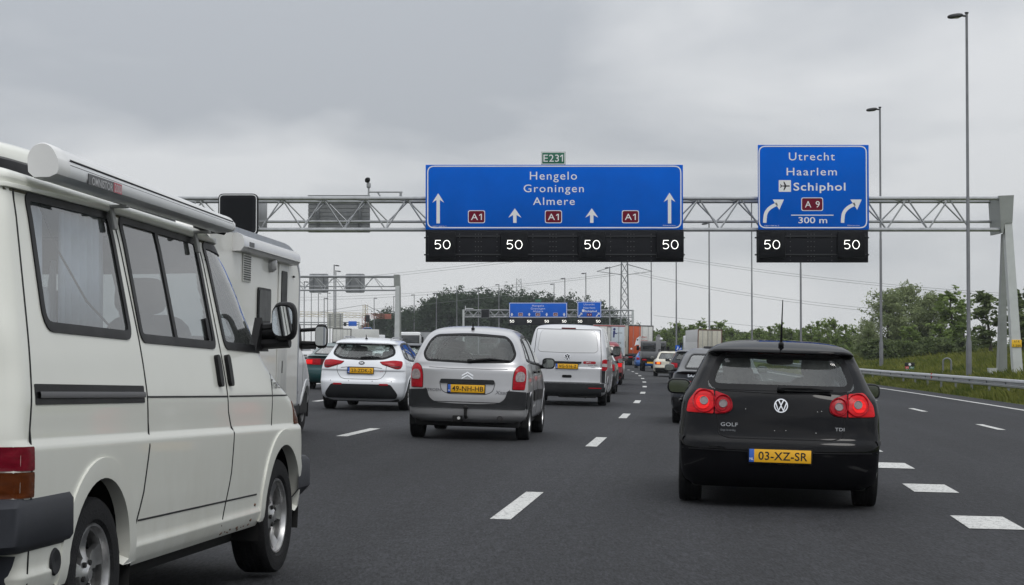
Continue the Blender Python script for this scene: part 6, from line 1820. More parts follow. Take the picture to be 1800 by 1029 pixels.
for vw, sg in (('right', 1), ('left', -1)):
    for P in ([(0.62, 1.08), (1.02, 1.02), (1.12, 1.345), (0.84, 1.30)], [(1.06, 1.02), (1.80, 1.00), (1.80, 1.37), (1.16, 1.35)], [(1.86, 1.0), (2.92, 0.99), (2.40, 1.34), (1.87, 1.37)]):
        Q = rpoly(P, 0.05); c.hole(vw, Q); c.patch(vw, Q, 'side_window', GLASSD, off=-0.001, depth=0.002, h=0.08); c.band(vw, Q, 0.02, 0.02, None, SEAL, off=0.003)
    c.gap(vw, [(1.83, 1.37), (1.83, 0.95), (1.80, 0.28)], 0.005); c.gap(vw, [(2.95, 1.0), (3.0, 0.6), (2.95, 0.28)], 0.005); c.gap(vw, [(1.04, 1.02), (1.18, 0.7), (1.22, 0.28)], 0.005)
    for yh in (1.28, 2.0):
        pt, nm = c.point(vw, yh, 0.90); MB().blob((pt.x + sg * 0.02, yh, 0.90), (0.04, 0.2, 0.04), 0.6, n=8).build('door_handle', WHITEC, c.root)
    # roof rail
    pts = []
    for k in range(10):
        y_ = 0.72 + 1.6 * k / 9; l, n_ = c.hit('top', [(sg * (0.50 - 0.02 * (k in (0, 9))), y_)]); pts.append((l[0][0], l[0][1], l[0][2] + (0.045 if 0 < k < 9 else 0.0)))
    MB().tube(pts, 0.014, 6).build('roof_rail', mat('satin_rail', (0.35, 0.35, 0.36), 0.35, metal=0.8), c.root)
sm = rpoly([(-0.50, 0.97), (-0.50, 0.78), (-0.42, 0.66), (-0.33, 0.632), (0.33, 0.632), (0.42, 0.66), (0.50, 0.78), (0.50, 0.97)], [0, 0.05, 0.06, 0.06, 0.06, 0.06, 0.05, 0])
c.gap('rear', sm, 0.004); c.split('rear', sm + [(0.66, 1.02), (0.60, 1.33), (-0.60, 1.33), (-0.66, 1.02)], 'tailgate')
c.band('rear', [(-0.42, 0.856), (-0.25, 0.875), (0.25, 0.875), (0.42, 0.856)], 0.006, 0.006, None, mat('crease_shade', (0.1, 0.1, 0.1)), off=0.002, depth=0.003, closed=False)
c.patch('rear', rpoly([(-0.60, 0.535), (0.60, 0.535), (0.70, 0.40), (0.74, 0.33), (0.70, 0.25), (-0.70, 0.25), (-0.74, 0.33), (-0.70, 0.40)], 0.04), 'bumper_insert', PLASTIC, off=0.008, h=0.05)
for sg in (1, -1):
    f = (lambda P: P) if sg > 0 else mirror
    P = f(rpoly([(0.365, 0.985), (0.64, 1.015), (0.785, 1.000), (0.80, 0.93), (0.775, 0.855), (0.70, 0.845), (0.60, 0.875), (0.415, 0.935)], [0.012, 0.05, 0.03, 0.04, 0.03, 0.03, 0.05, 0.02]))
    c.gap('rear', P, 0.005, closed=True)
    l = c.patch('rear', P, 'tail_light', REDLENS, off=0.012, depth=0.012, h=0.035, dome=0.012)
    c.patch('rear', f(rpoly([(0.46, 0.935), (0.60, 0.895), (0.76, 0.90), (0.76, 0.875), (0.70, 0.865), (0.60, 0.885)], 0.01)), 'lower_lens', DARKRED, off=0.0255, depth=0.0, h=0.03, parent=l)
    c.patch('rear', f(rpoly([(0.38, 0.515), (0.56, 0.515), (0.55, 0.548), (0.38, 0.548)], 0.01)), 'reflector', REDLENS, off=0.014, h=0.04)
    for u in (0.24, 0.62): c.patch('rear', circle(sg * u, 0.595, 0.012, 10), 'parking_sensor', mat('sensor_grey', (0.3, 0.3, 0.31), 0.5), off=0.003, h=0.03)
c.patch('rear', circle(0, 0.955, 0.062, 24, 0.032), 'badge', INK, off=0.008, h=0.04)
c.letters('rear', 'KIA', 0, 0.955, 0.038, CHROME, 'maker_lettering', off=0.011, sx=1.3, bold=0.02)
plate(c, '23-ZDK-2', -0.01, 0.805, 0.062)
c.letters('rear', 'lease', 0.41, 0.795, 0.03, mat('pale_red_print', (0.45, 0.18, 0.18)), 'dealer_sticker', ital=0.2, sx=1.2)
b = MB(); p0, _ = c.point('rear', 0.0, 1.06); p1, _ = c.point('rear', 0.36, 1.075)
b.blob((p0.x, p0.y - 0.02, p0.z), (0.07, 0.05, 0.05), 0.7, n=8).tube([(p0.x, p0.y - 0.03, p0.z + 0.01), (0.2, p0.y - 0.01, 1.085), (p1.x, p1.y - 0.02, p1.z)], [0.016, 0.015, 0.007], 6)
b.build('rear_wiper', TRIM, c.root)
wheels(c, (0.93, 3.58), 0.875, 0.318, 0.21, 0.225, 'twin', arch=WHITEC)
for sx in (1, -1): door_mirror(c, 0.83, 2.72, 1.02, WHITEC, sx, (0.20, 0.12, 0.14), 0.12)
seats(c, 2.2, 1.35, 1.10, 0.50, SEATG); dashboard(c, 2.9, 0.98, 0.66)
underbody(c, 1.5, 0.25, 4.2, 0.18, 0.5); antenna(c, 0.62, 0.09, 0.06, 0.03, 0.008)
c.finish(WHITEC)
p = px(632, 615, 40.0); xx = p.x
c.place((xx, 40.0, -0.025 * xx), yaw=head(41) + 0.01, roll=R(1.4))

# ---- silver panel van
TROWS = [
 (0.24, 0.10, 4.8, 0.82, 0.2, 3.6, 0.5, 2.6), (0.30, 0.02, 4.85, 0.90, 0.2, 3.8, 0.5, 2.6), (0.40, 0.0, 4.88, 0.925, 0.2, 4.0, 0.5, 2.6), (0.52, 0.0, 4.89, 0.935, 0.2, 4.0, 0.5, 2.6), (0.535, 0.05, 4.89, 0.94, 0.18, 4.2, 0.5, 2.6), (0.60, 0.065, 4.88, 0.945, 0.18, 4.2, 0.5, 2.5),
 (0.80, 0.075, 4.8, 0.95, 0.18, 4.2, 0.6, 2.4), (0.905, 0.078, 4.6, 0.95, 0.18, 4.2, 0.7, 2.4), (0.915, 0.090, 4.55, 0.949, 0.18, 4.2, 0.7, 2.4), (1.05, 0.095, 4.25, 0.947, 0.18, 4.2, 0.7, 2.3), (1.18, 0.11, 3.95, 0.940, 0.18, 4.0, 0.6, 2.3), (1.30, 0.135, 3.75, 0.925, 0.19, 4.0, 0.5, 2.4),
 (1.55, 0.20, 3.42, 0.880, 0.2, 3.8, 0.5, 2.5), (1.74, 0.27, 3.18, 0.835, 0.22, 3.6, 0.5, 2.5), (1.83, 0.32, 3.06, 0.80, 0.24, 3.2, 0.5, 2.5), (1.885, 0.38, 2.96, 0.74, 0.3, 3.0, 0.5, 2.5), (1.915, 0.46, 2.88, 0.64, 0.4, 2.8, 0.5, 2.5), (1.935, 0.6, 2.78, 0.46, 0.4, 2.6, 0.5, 2.4), (1.945, 0.8, 2.6, 0.2, 0.3, 2.4, 0.4, 2.2)]
c = Car('panel_van', 'silver panel van with a windowless tailgate ahead of the silver people carrier', 'van', TROWS, seg=0.032, bow=0.02)
wp = rpoly([(-0.60, 1.80), (0.60, 1.80), (0.665, 1.72), (0.715, 1.33), (0.655, 1.275), (0.0, 1.262), (-0.655, 1.275), (-0.715, 1.33), (-0.665, 1.72)], [0.06, 0.06, 0.05, 0.04, 0.06, 0.1, 0.06, 0.04, 0.05])
c.patch('rear', wp, 'blank_window_panel', mat('silver_panel', (0.58, 0.585, 0.59), 0.40, metal=0.2, coat=0.3, var=0.02, scale=2, rvar=0.02), off=0.006, depth=0.006, h=0.06)
c.gap('rear', wp, 0.006, closed=True)
c.gap('rear', rpoly([(-0.80, 0.56), (0.80, 0.56), (0.80, 1.2), (0.755, 1.82), (-0.755, 1.82), (-0.80, 1.2)], 0.03), 0.006, closed=True)
c.split('rear', [(-0.80, 0.56), (0.80, 0.56), (0.80, 1.2), (0.755, 1.82), (-0.755, 1.82), (-0.80, 1.2)], 'tailgate')
c.patch('rear', rpoly([(-0.17, 1.83), (0.17, 1.83), (0.17, 1.852), (-0.17, 1.852)], 0.006), 'brake_light', DARKRED, off=0.012, h=0.06)
c.patch('rear', rpoly([(-0.95, 0.25), (0.95, 0.25), (0.95, 0.545), (-0.95, 0.545)], 0.03), 'bumper', PLASTIC, off=0.012, h=0.06)
c.patch('rear', rpoly([(-0.40, 1.005), (0.31, 1.005), (0.34, 1.03), (0.34, 1.055), (-0.37, 1.055), (-0.40, 1.03)], 0.012), 'tailgate_handle', PLASTIC, off=0.022, h=0.06)
c.patch('rear', rpoly([(-0.12, 0.668), (0.11, 0.668), (0.11, 0.735), (-0.12, 0.735)], 0.03), 'step_handle', SEAL, off=0.008, h=0.06)
roundel(c, 'rear', -0.005, 1.16, 0.078)
plate(c, 'VG-516-Z', -0.01, 0.94, 0.055)
rl_ = c.patch('rear', rpoly([(0.375, 1.005), (0.675, 1.005), (0.675, 1.068), (0.375, 1.068)], 0.03), 'company_badge', mat('badge_red', (0.32, 0.01, 0.02), 0.35), off=0.006, h=0.06)
c.letters('rear', 'jaro', 0.50, 1.037, 0.055, WHITEP, 'badge_lettering', off=0.009, ital=0.2, sx=1.3, parent=rl_)
c.letters('rear', 'Tel. 0516 - 48 20', 0.60, 0.975, 0.036, INK, 'side_print', sx=0.9); c.letters('rear', 'installatie', 0.61, 0.925, 0.03, mat('faded_grey_print', (0.2, 0.2, 0.2)), 'side_print', sx=1.0)
for sg in (1, -1):
    f = (lambda P: P) if sg > 0 else mirror
    P = f(rpoly([(0.815, 0.855), (0.905, 0.850), (0.935, 0.90), (0.93, 1.10), (0.90, 1.125), (0.825, 1.10)], [0.01, 0.01, 0.02, 0.03, 0.02, 0.02]))
    l = c.patch('rear', P, 'tail_light', REDLENS, off=0.016, depth=0.014, h=0.04, dome=0.01)
    c.patch('rear', f(rpoly([(0.82, 0.945), (0.925, 0.945), (0.925, 1.02), (0.82, 1.02)], 0.01)), 'white_lens', CLEARLENS, off=0.0275, depth=0.0, h=0.04, parent=l)
    c.patch('rear', f(rpoly([(0.815, 0.555), (0.93, 0.555), (0.935, 0.845), (0.815, 0.85)], 0.01)), 'dark_corner_patch', PLASTIC, off=0.006, h=0.05)  # dark patch filling the corner below the tail lamp
    c.patch('rear', f(rpoly([(0.52, 0.425), (0.82, 0.425), (0.82, 0.445), (0.52, 0.445)], 0.004)), 'reflector', REDLENS, off=0.016, h=0.06)
for vw, sg in (('right', 1), ('left', -1)):
    Q = rpoly([(2.74, 1.22), (3.62, 1.20), (3.12, 1.76), (2.76, 1.78)], 0.06)
    c.patch(vw, Q, 'side_window', mat('dark_glazing', (0.015, 0.017, 0.018), 0.05, coat=1.0), off=0.003, depth=0.004, h=0.08)
    c.gap(vw, [(2.66, 1.82), (2.66, 0.9), (2.62, 0.35)], 0.008); c.gap(vw, [(1.45, 1.84), (1.45, 0.9), (1.42, 0.35)], 0.008); c.gap(vw, [(3.66, 1.2), (3.74, 0.8), (3.70, 0.35)], 0.008)
    c.band(vw, [(0.2, 1.10), (1.4, 1.10)], 0.012, 0.012, None, SEAL, off=0.003, closed=False)
    c.patch(vw, rpoly([(1.5, 1.25), (2.6, 1.24), (2.6, 1.76), (1.5, 1.76)], 0.06), 'side_panel', SILVERV, off=0.004, h=0.1)
wheels(c, (1.0, 4.0), 0.915, 0.325, 0.205, 0.205, 'plain', arch=SILVERV)
for sx in (1, -1): door_mirror(c, 0.915, 3.3, 1.32, TRIM, sx, (0.20, 0.14, 0.26), 0.15)
b = MB(); b.box((0, 2.2, 0.9), (1.7, 3.4, 1.0)); b.build('load_floor', LINING, c.root)
underbody(c, 1.6, 0.15, 4.5, 0.22, 0.5)
b = MB(); b.box((0.25, 0.12, 0.24), (0.9, 0.1, 0.08), bev=0.02).tube([(0.45, 0.05, 0.22), (0.45, 0.6, 0.24)], 0.035, 8); b.build('tow_beam', UNDER, c.root)
c.finish(SILVERV, lining=False)
p = px(995, 615, 47.3); xx = p.x
c.place((xx, 47.3, -0.025 * xx), yaw=head(48) - 0.0, roll=R(1.5))
# ---- cream camper van close on the left
def ushell(c, rows, y_end, name, material, front=False, L=None, th=0.05):
    """wrap-round bumper: rows of (z, end y, half width), open towards the middle of the vehicle"""
    vs = []; n = 0
    for z, ye, w_ in rows:
        th_ = np.linspace(0, math.pi / 2, 16)
        D = 0.22
        P = [(w_ * math.sin(t) ** (2 / 3.6), (ye + D * (1 - math.cos(t) ** (2 / 3.6))) if not front else (ye - D * (1 - math.cos(t) ** (2 / 3.6)))) for t in th_] + [(w_, y_end)]
        full = [(-x, y) for x, y in P[::-1]] + P[1:]
        n = len(full); vs += [(x, y, z) for x, y in full]
    m = len(rows); fs = [(i * n + k, i * n + k + 1, (i + 1) * n + k + 1, (i + 1) * n + k) for i in range(m - 1) for k in range(n - 1)]
    b = MB(); b.add(vs, fs); o = b.build(name, material, c.root, smooth=40)
    return o
_sl = lambda z: np.interp(z, [0.30, 0.85, 1.02, 1.28, 1.85], [0, 0.02, 0.0226, 0.028, 0.035])
def t4lift(V):
    V = V.copy(); V[:, 2] -= _sl(V[:, 2]) * (V[:, 1] - 1.2); return V
VROWS = [
 (0.30, 0.10, 4.60, 0.885, 0.12, 3.6, 0.5, 2.6), (0.335, 0.07, 4.64, 0.905, 0.12, 3.6, 0.5, 2.6), (0.345, 0.07, 4.64, 0.908, 0.12, 3.6, 0.5, 2.6), (0.39, 0.06, 4.66, 0.922, 0.12, 3.6, 0.5, 2.6), (0.40, 0.06, 4.66, 0.915, 0.12, 3.6, 0.5, 2.6), (0.60, 0.05, 4.70, 0.926, 0.12, 3.6, 0.5, 2.6),
 (0.845, 0.05, 4.68, 0.931, 0.12, 3.6, 0.5, 2.6), (0.865, 0.05, 4.67, 0.929, 0.12, 3.6, 0.5, 2.6), (0.88, 0.05, 4.66, 0.918, 0.12, 3.6, 0.5, 2.6), (1.02, 0.07, 4.50, 0.915, 0.12, 3.6, 0.5, 2.5), (1.15, 0.09, 4.20, 0.900, 0.12, 3.6, 0.5, 2.4), (1.25, 0.10, 4.02, 0.884, 0.12, 3.6, 0.5, 2.4),
 (1.40, 0.125, 3.90, 0.856, 0.13, 3.5, 0.5, 2.4), (1.73, 0.19, 3.62, 0.793, 0.14, 3.4, 0.5, 2.4), (1.86, 0.225, 3.46, 0.768, 0.15, 3.2, 0.5, 2.4), (1.885, 0.23, 3.42, 0.775, 0.15, 3.2, 0.5, 2.4), (1.905, 0.23, 3.38, 0.765, 0.15, 3.0, 0.5, 2.4), (1.93, 0.26, 3.30, 0.71, 0.2, 2.8, 0.5, 2.4), (1.955, 0.36, 3.15, 0.52, 0.3, 2.6, 0.5, 2.4), (1.97, 0.6, 2.9, 0.25, 0.3, 2.4, 0.4, 2.2)]
c = Car('camper_van', 'cream white camper van with roof awning filling the left foreground', 'camper van', VROWS, seg=0.03, lift=t4lift)
W1 = rpoly([(0.51, 1.86), (1.46, 1.845), (1.47, 1.30), (0.46, 1.33)], [0.05, 0.05, 0.06, 0.09])
W2 = rpoly([(1.60, 1.84), (2.73, 1.80), (2.74, 1.26), (1.61, 1.29)], [0.05, 0.05, 0.05, 0.05])
W3 = rpoly([(2.86, 1.79), (2.915, 1.26), (3.70, 1.235), (3.63, 1.40), (3.42, 1.655), (3.30, 1.755)], [0.04, 0.05, 0.03, 0.05, 0.1, 0.08])
VG = glass('camper_glass', (0.62, 0.67, 0.70), 1.0)
for vw, sg in (('right', 1), ('left', -1)):
    for i, Q in enumerate((W1, W2, W3)):
        c.hole(vw, Q)
        g = c.patch(vw, Q, 'side_window', VG, off=-0.001, depth=0.003, h=0.08)
        c.band(vw, Q, 0.026, 0.014, 'window_rubber', SEAL, off=0.006, depth=0.01, parent=g)
        if i == 1: c.band(vw, [(2.10, 1.82), (2.12, 1.28)], 0.022, 0.022, 'window_bar', SEAL, off=0.005, closed=False, parent=g)
    c.patch(vw, rpoly([(2.62, 1.29), (2.66, 1.29), (2.66, 1.40), (2.62, 1.40)], 0.012), 'window_latch', SEAL, off=0.012, h=0.05)
    c.gap(vw, [(0.20, 0.36), (0.20, 0.89), (0.26, 1.21), (0.39, 1.88)], 0.006)
    c.gap(vw, [(1.53, 1.86), (1.575, 1.29), (1.585, 0.87), (1.50, 0.62), (1.34, 0.36)], 0.006)
    c.gap(vw, [(2.795, 1.80), (2.82, 1.26), (2.84, 0.93), (2.90, 0.82), (2.86, 0.62), (2.73, 0.36)], 0.006)
    c.gap(vw, [(3.74, 1.22), (3.70, 1.0), (3.66, 0.83)], 0.005)
    c.gap(vw, [(1.585, 1.035), (2.83, 1.008)], 0.004); c.gap(vw, [(2.86, 1.008), (4.15, 0.985)], 0.004)
    c.gap(vw, [(1.44, 0.498), (3.36, 0.475)], 0.004)
    c.band(vw, [(0.22, 1.885), (1.4, 1.865), (3.2, 1.80)], 0.012, 0.012, 'rain_gutter', CREAM, off=0.018, closed=False)
    c.band(vw, [(0.22, 1.868), (1.4, 1.848), (3.2, 1.783)], 0.005, 0.005, None, mat('gutter_dark_line', (0.10, 0.09, 0.06), 0.8), off=0.002, closed=False)  # thin dark brown line just below the gutter
    rl_ = c.patch(vw, rpoly([(0.27, 1.035), (1.54, 1.01), (1.54, 1.085), (0.27, 1.115)], 0.008), 'door_rail', SEAL, off=0.003, h=0.08)
    c.band(vw, [(0.30, 1.072), (1.53, 1.045)], 0.012, 0.012, 'rail_bar', mat('rail_grey', (0.07, 0.07, 0.075), 0.4), off=0.012, closed=False, parent=rl_)
    for y0 in (2.685, 2.865):
        h_ = c.patch(vw, rpoly([(y0, 1.06), (y0 + 0.058, 1.055), (y0 + 0.058, 1.215), (y0, 1.22)], 0.028), 'door_handle', TRIM, off=0.020, h=0.03)
    red = c.patch(vw, rpoly([(0.0, 0.795), (0.212, 0.790), (0.208, 0.880), (0.0, 0.885)], 0.01), 'tail_light', VANRED, off=0.008, h=0.04)
    c.patch(vw, rpoly([(0.0, 0.690), (0.212, 0.690), (0.212, 0.785), (0.0, 0.790)], 0.01), 'indicator', AMBER, off=0.008, h=0.04)
    c.patch(vw, rpoly([(4.14, 0.82), (4.24, 0.82), (4.24, 0.95), (4.14, 0.95)], 0.02), 'front_indicator', AMBER, off=0.006, h=0.05)
    c.letters(vw, 'Travel', 3.79 * 1.0, 1.055, 0.075, INK, 'side_lettering', off=0.003, ital=0.15); c.letters(vw, 'Star', 3.98, 1.055, 0.085, INK, 'side_lettering', off=0.003, ital=0.15)
    # rust along sill and arches
    rng2 = random.Random(5 + sg)
    RUST = mat('rust', (0.13, 0.06, 0.028), 0.95, var=0.5, scale=60)
    for (u, v) in [(3.28, 0.345), (3.05, 0.325), (3.34, 0.42), (1.31, 0.62), (1.325, 0.55), (1.12, 0.735)]:
        r_ = rng2.uniform(0.006, 0.016)
        c.patch(vw, [(u + r_ * rng2.uniform(0.6, 1.7) * math.cos(a), v + r_ * rng2.uniform(0.3, 0.75) * math.sin(a)) for a in np.linspace(0, 2 * math.pi, 11)[:-1]], None, RUST, off=0.0018, depth=0.002, h=0.05)
    for k in range(9):
        u = 2.55 + 0.8 * rng2.random(); r_ = rng2.uniform(0.003, 0.008); v = 0.318 - 0.003 * (u - 2.5) + rng2.uniform(-0.006, 0.012)
        c.patch(vw, [(u + r_ * 1.8 * rng2.uniform(0.6, 1.4) * math.cos(a), v + r_ * rng2.uniform(0.5, 1.2) * math.sin(a)) for a in np.linspace(0, 2 * math.pi, 9)[:-1]], None, RUST, off=0.0018, depth=0.002, h=0.05)
for P, n_ in ((rpoly([(-0.66, 1.32), (0.66, 1.32), (0.60, 1.80), (-0.60, 1.80)], 0.08), 'rear_window'),):
    c.hole('rear', P); c.patch('rear', P, n_, VG, off=0.0, depth=0.003, h=0.1); c.band('rear', P, 0.03, 0.02, None, SEAL, off=0.005)
P = rpoly([(-0.72, 1.29), (0.72, 1.29), (0.60, 1.70), (-0.60, 1.70)], 0.08)
c.hole('front', P); c.patch('front', P, 'windscreen', VG, off=0.0, depth=0.003, h=0.1); c.band('front', P, 0.03, 0.02, None, SEAL, off=0.005)
c.split('right', [(1.34, 0.36), (1.50, 0.62), (1.585, 0.87), (1.575, 1.29), (1.53, 1.86), (2.795, 1.80), (2.82, 1.26), (2.84, 0.93), (2.90, 0.82), (2.86, 0.62), (2.73, 0.36)], 'sliding_door')
c.split('right', [(2.73, 0.36), (2.86, 0.62), (2.90, 0.82), (2.84, 0.93), (2.82, 1.26), (2.795, 1.80), (3.30, 1.79), (3.45, 1.66), (3.76, 1.23), (3.70, 1.0), (3.66, 0.83), (3.40, 0.40)], 'front_door')
wheels(c, (0.97, 3.89), 0.905, 0.318, 0.205, 0.212, 'five', arch=CREAM, gap=0.10, flare=0.022, zoff=0.03)
ushell(c, [(0.34, 0.10, 0.86), (0.36, 0.02, 0.905), (0.475, 0.0, 0.915), (0.48, 0.03, 0.905), (0.49, -0.09, 0.925), (0.52, -0.11, 0.945), (0.66, -0.10, 0.945), (0.688, -0.06, 0.925), (0.692, 0.08, 0.85)], 0.60, 'rear_bumper', BUMPER)
ushell(c, [(0.36, 4.56, 0.84), (0.40, 4.60, 0.89), (0.45, 4.64, 0.932), (0.60, 4.64, 0.932), (0.625, 4.61, 0.915), (0.63, 4.50, 0.85)], 4.20, 'front_bumper', BUMPER, front=True)
MB().lathe([(0.0, 0.0), (0.006, 0.03), (0.008, 0.048), (0.0, 0.055)], c=(0.918, 0.47, 0.42), axis='X', n=20).build('parking_sensor', PLASTIC, c.root)
# mirrors on stout black arms
for sx in (1, -1):
    o = door_mirror(c, 0.90, 3.58, 1.40, TRIM, sx, (0.132, 0.11, 0.212), 0.115, dark=False)
    b = MB()
    b.prism([(3.46, 1.235), (3.72, 1.235), (3.66, 1.33), (3.58, 1.42)], sx * 0.845, sx * 0.885, 'X'); b.tube([(sx * 0.87, 3.60, 1.36), (sx * 1.02, 3.60, 1.37)], 0.028, 8).tube([(sx * 0.87, 3.60, 1.275), (sx * 1.04, 3.59, 1.285)], 0.03, 8)
    b.build('mirror_arm', TRIM, c.root)
# pop-up roof with its seal
b = MB(); b.blob((0, 1.78, 1.938), (1.26, 2.95, 0.15), 0.35, n=16, rot=(R(-2), 0, 0)); b.build('roof_seal', SEAL, c.root)
b = MB(); b.blob((0, 1.72, 1.978), (1.24, 2.90, 0.25), 0.5, n=18, rot=(R(-2), 0, 0)); b.build('pop_up_roof', CREAM, c.root, smooth=60)
# roof awning, folded in its case
AW = mat('awning_white', (0.66, 0.66, 0.65), 0.35, coat=0.3, var=0.04); AWG = mat('awning_grey', (0.66, 0.67, 0.68), 0.35, metal=0.0, var=0.05)
def aw_y(k): return k
def awprof(sc=1.0):
    P = []
    for t in np.linspace(0, 1, 12):
        a = R(175 - 150 * t); P.append((0.815 + 0.085 * math.cos(a) * sc, 1.985 + 0.095 * math.sin(a) * sc))
    return P
def aw_sec(pts, y): return [(0.912 + (x - 0.912) * 0.72, y, 1.920 + (z - 1.885) * 0.69 * (1 - 0.36 * (y - 0.6) / 2.33) - 0.030 * (y - 0.6)) for x, z in pts]
top = awprof() + [(0.905, 2.00)]
mid_ = [(0.905, 1.998), (0.912, 1.985), (0.914, 1.93), (0.905, 1.905)]
bot = [(0.905, 1.905), (0.86, 1.885), (0.77, 1.885), (0.735, 1.92), (0.735, 1.99)]
def sweep(pts, y0, y1, name, m, parent):
    n = len(pts); b = MB()
    b.add(aw_sec(pts, y0) + aw_sec(pts, y1), [(i, i + 1, n + i + 1, n + i) for i in range(n - 1)])
    return b.build(name, m, parent, smooth=50, fix=False)
aw = thing('roof_awning', 'folded white awning case clamped along the roof of the cream camper van', 'awning')
aw.location = (0, 0, 0)
Y0, Y1 = 0.62, 2.93
sweep(top, Y0, Y1, 'case_top', AW, aw); sweep(mid_, Y0, Y1, 'front_panel', AWG, aw); sweep(bot, Y0, Y1, 'case_bottom', AWG, aw)
for za, h_ in ((2.003, 0.006), (1.975, 0.005)):
    x_ = 0.9105
    sweep([(x_, za - h_), (x_ + 0.003, za), (x_, za + h_)], Y0, Y1, 'black_line', SEAL, aw)
full = top[:-1] + mid_ + bot[1:-1]
for ya, yb_, nm in ((0.50, Y0, 'end_cap'), (Y1, Y1 + 0.05, 'end_cap')):
    n = len(full); b = MB(); cx = 0.825; cz = 1.965
    secs = [(ya, 0.97), (ya + (0.012 if ya < 1 else 0.0), 1.03), (yb_ - (0.0 if ya < 1 else 0.02), 1.03), (yb_, 1.0 if ya < 1 else 0.9)]
    vs = []
    for y, k in secs: vs += aw_sec([(cx + (x - cx) * k, cz + (z - cz) * k) for x, z in full], y)
    fs = [(j * n + i, j * n + (i + 1) % n, (j + 1) * n + (i + 1) % n, (j + 1) * n + i) for j in range(3) for i in range(n)] + [tuple(range(n)), tuple(range(3 * n, 4 * n))]
    b.add(vs, fs); b.build(nm, AW, aw, smooth=40)
b = MB(); b.box((0.9155, 1.02, 1.951 - 0.034 * 0.42), (0.003, 0.40, 0.044), rot=(R(-1.95), 0, 0)); pl_ = b.build('name_plate', mat('plate_dark', (0.08, 0.08, 0.085), 0.35, metal=0.5), aw)
b = MB(); b.box((0.9165, 1.17, 1.951 - 0.034 * 0.57), (0.003, 0.10, 0.042), rot=(R(-1.95), 0, 0)); b.build('red_field', mat('plate_red', (0.45, 0.07, 0.10), 0.4), pl_)
for tx_, y_, w_ in (('OMNISTOR', 0.98, 0.25), ('2000', 1.17, 0.085)):
    v, f = base_text(tx_, 1.0, 0.01); sc = w_ / (v[:, 0].max() - v[:, 0].min())
    b = MB(); b.add([(0.9188, y_ - w_ / 2 + (a - v[:, 0].min()) * sc, 1.936 - 0.034 * (y_ - 0.6) - 0.034 * (a - v[:, 0].min()) * sc + d_ * 0.031 / CAPH) for a, d_ in v], f); b.build('lettering', mat('plate_silver_print', (0.45, 0.45, 0.46), 0.4), pl_, smooth=0, fix=False)
for y in (1.44, 2.66):
    z_ = 1.9 - 0.034 * (y - 0.6)
    MB().box((0.80, y, z_ - 0.05), (0.018, 0.04, 0.10), rot=(0, R(-12), 0), bev=0.004).box((0.83, y, z_ + 0.004), (0.08, 0.045, 0.014), bev=0.004).build('bracket', mat('bracket_grey', (0.30, 0.30, 0.29), 0.5, metal=0.3), aw)
MB().box((0.74, 1.62, 2.055 - 0.034), (0.06, 0.10, 0.03), bev=0.008).build('clamp', AWG, aw)
MB().tube([(0.70, 2.96, 1.90), (0.83, 3.06, 1.87)], 0.03, 8).blob((0.74, 3.05, 1.88), (0.12, 0.25, 0.06), 0.7).build('cover_end', SEAL, aw)
# cabin contents
def curtain(y0, y1, x, z0, z1, m):
    n = 60; vs = []
    for z, k in ((z1, 0.6), ((z0 + z1) / 2, 1.0), (z0, 1.15)):
        for i in range(n + 1):
            f = i / n; vs.append((x + k * 0.018 * math.sin(f * 38 + 0.6 * math.sin(f * 9)), y0 + (y1 - y0) * f, z))
    b = MB(); b.add(vs, [(j * (n + 1) + i, j * (n + 1) + i + 1, (j + 1) * (n + 1) + i + 1, (j + 1) * (n + 1) + i) for j in range(2) for i in range(n)])
    o = b.build('curtain', m, c.root, smooth=80); s_ = o.modifiers.new('t', 'SOLIDIFY'); s_.thickness = 0.003
CUR = mat('curtain_cloth', (0.58, 0.63, 0.70), 0.9, var=0.12, scale=9)
curtain(0.47, 0.76, 0.735, 1.31, 1.82, CUR); curtain(0.96, 1.47, 0.735, 1.31, 1.82, CUR); curtain(0.56, 0.85, -0.735, 1.33, 1.80, CUR)
MB().tube([(0.765, 0.66, 1.84), (0.775, 0.84, 1.66), (0.80, 1.12, 1.45), (0.82, 1.40, 1.33)], 0.005, 6).build('cable', SEAL, c.root)
seats(c, 3.0, 1.9, 1.42, 0.48, SEATM, 0.42); dashboard(c, 3.72, 1.22, 0.75)
b = MB(); b.box((0, 0.75, 1.05), (1.5, 1.2, 0.5), bev=0.03); b.build('bed_box', mat('bed_cloth', (0.12, 0.13, 0.15), 0.9), c.root)
b = MB(); b.blob((0.66, 0.92, 1.33), (0.08, 0.10, 0.16), 0.8).blob((0.66, 1.0, 1.40), (0.05, 0.05, 0.22), 0.8).tube([(0.66, 1.06, 1.36), (0.66, 1.10, 1.62)], [0.03, 0.012], 8); b.build('soft_toy', mat('toy_white', (0.75, 0.76, 0.78), 0.9), c.root)
underbody(c, 1.5, 0.2, 4.5, 0.2, 0.42)
c.finish(CREAM)
VO = Vector((-2.588, 8.604, 0.065)); vpsi = R(8.3)
vf = Vector((math.sin(vpsi), math.cos(vpsi), 0))
vl = VO - vf * 1.17
c.place((vl.x, vl.y, 0.055), yaw=vpsi, roll=0.0)
aw.location = c.root.location; aw.rotation_euler = c.root.rotation_euler

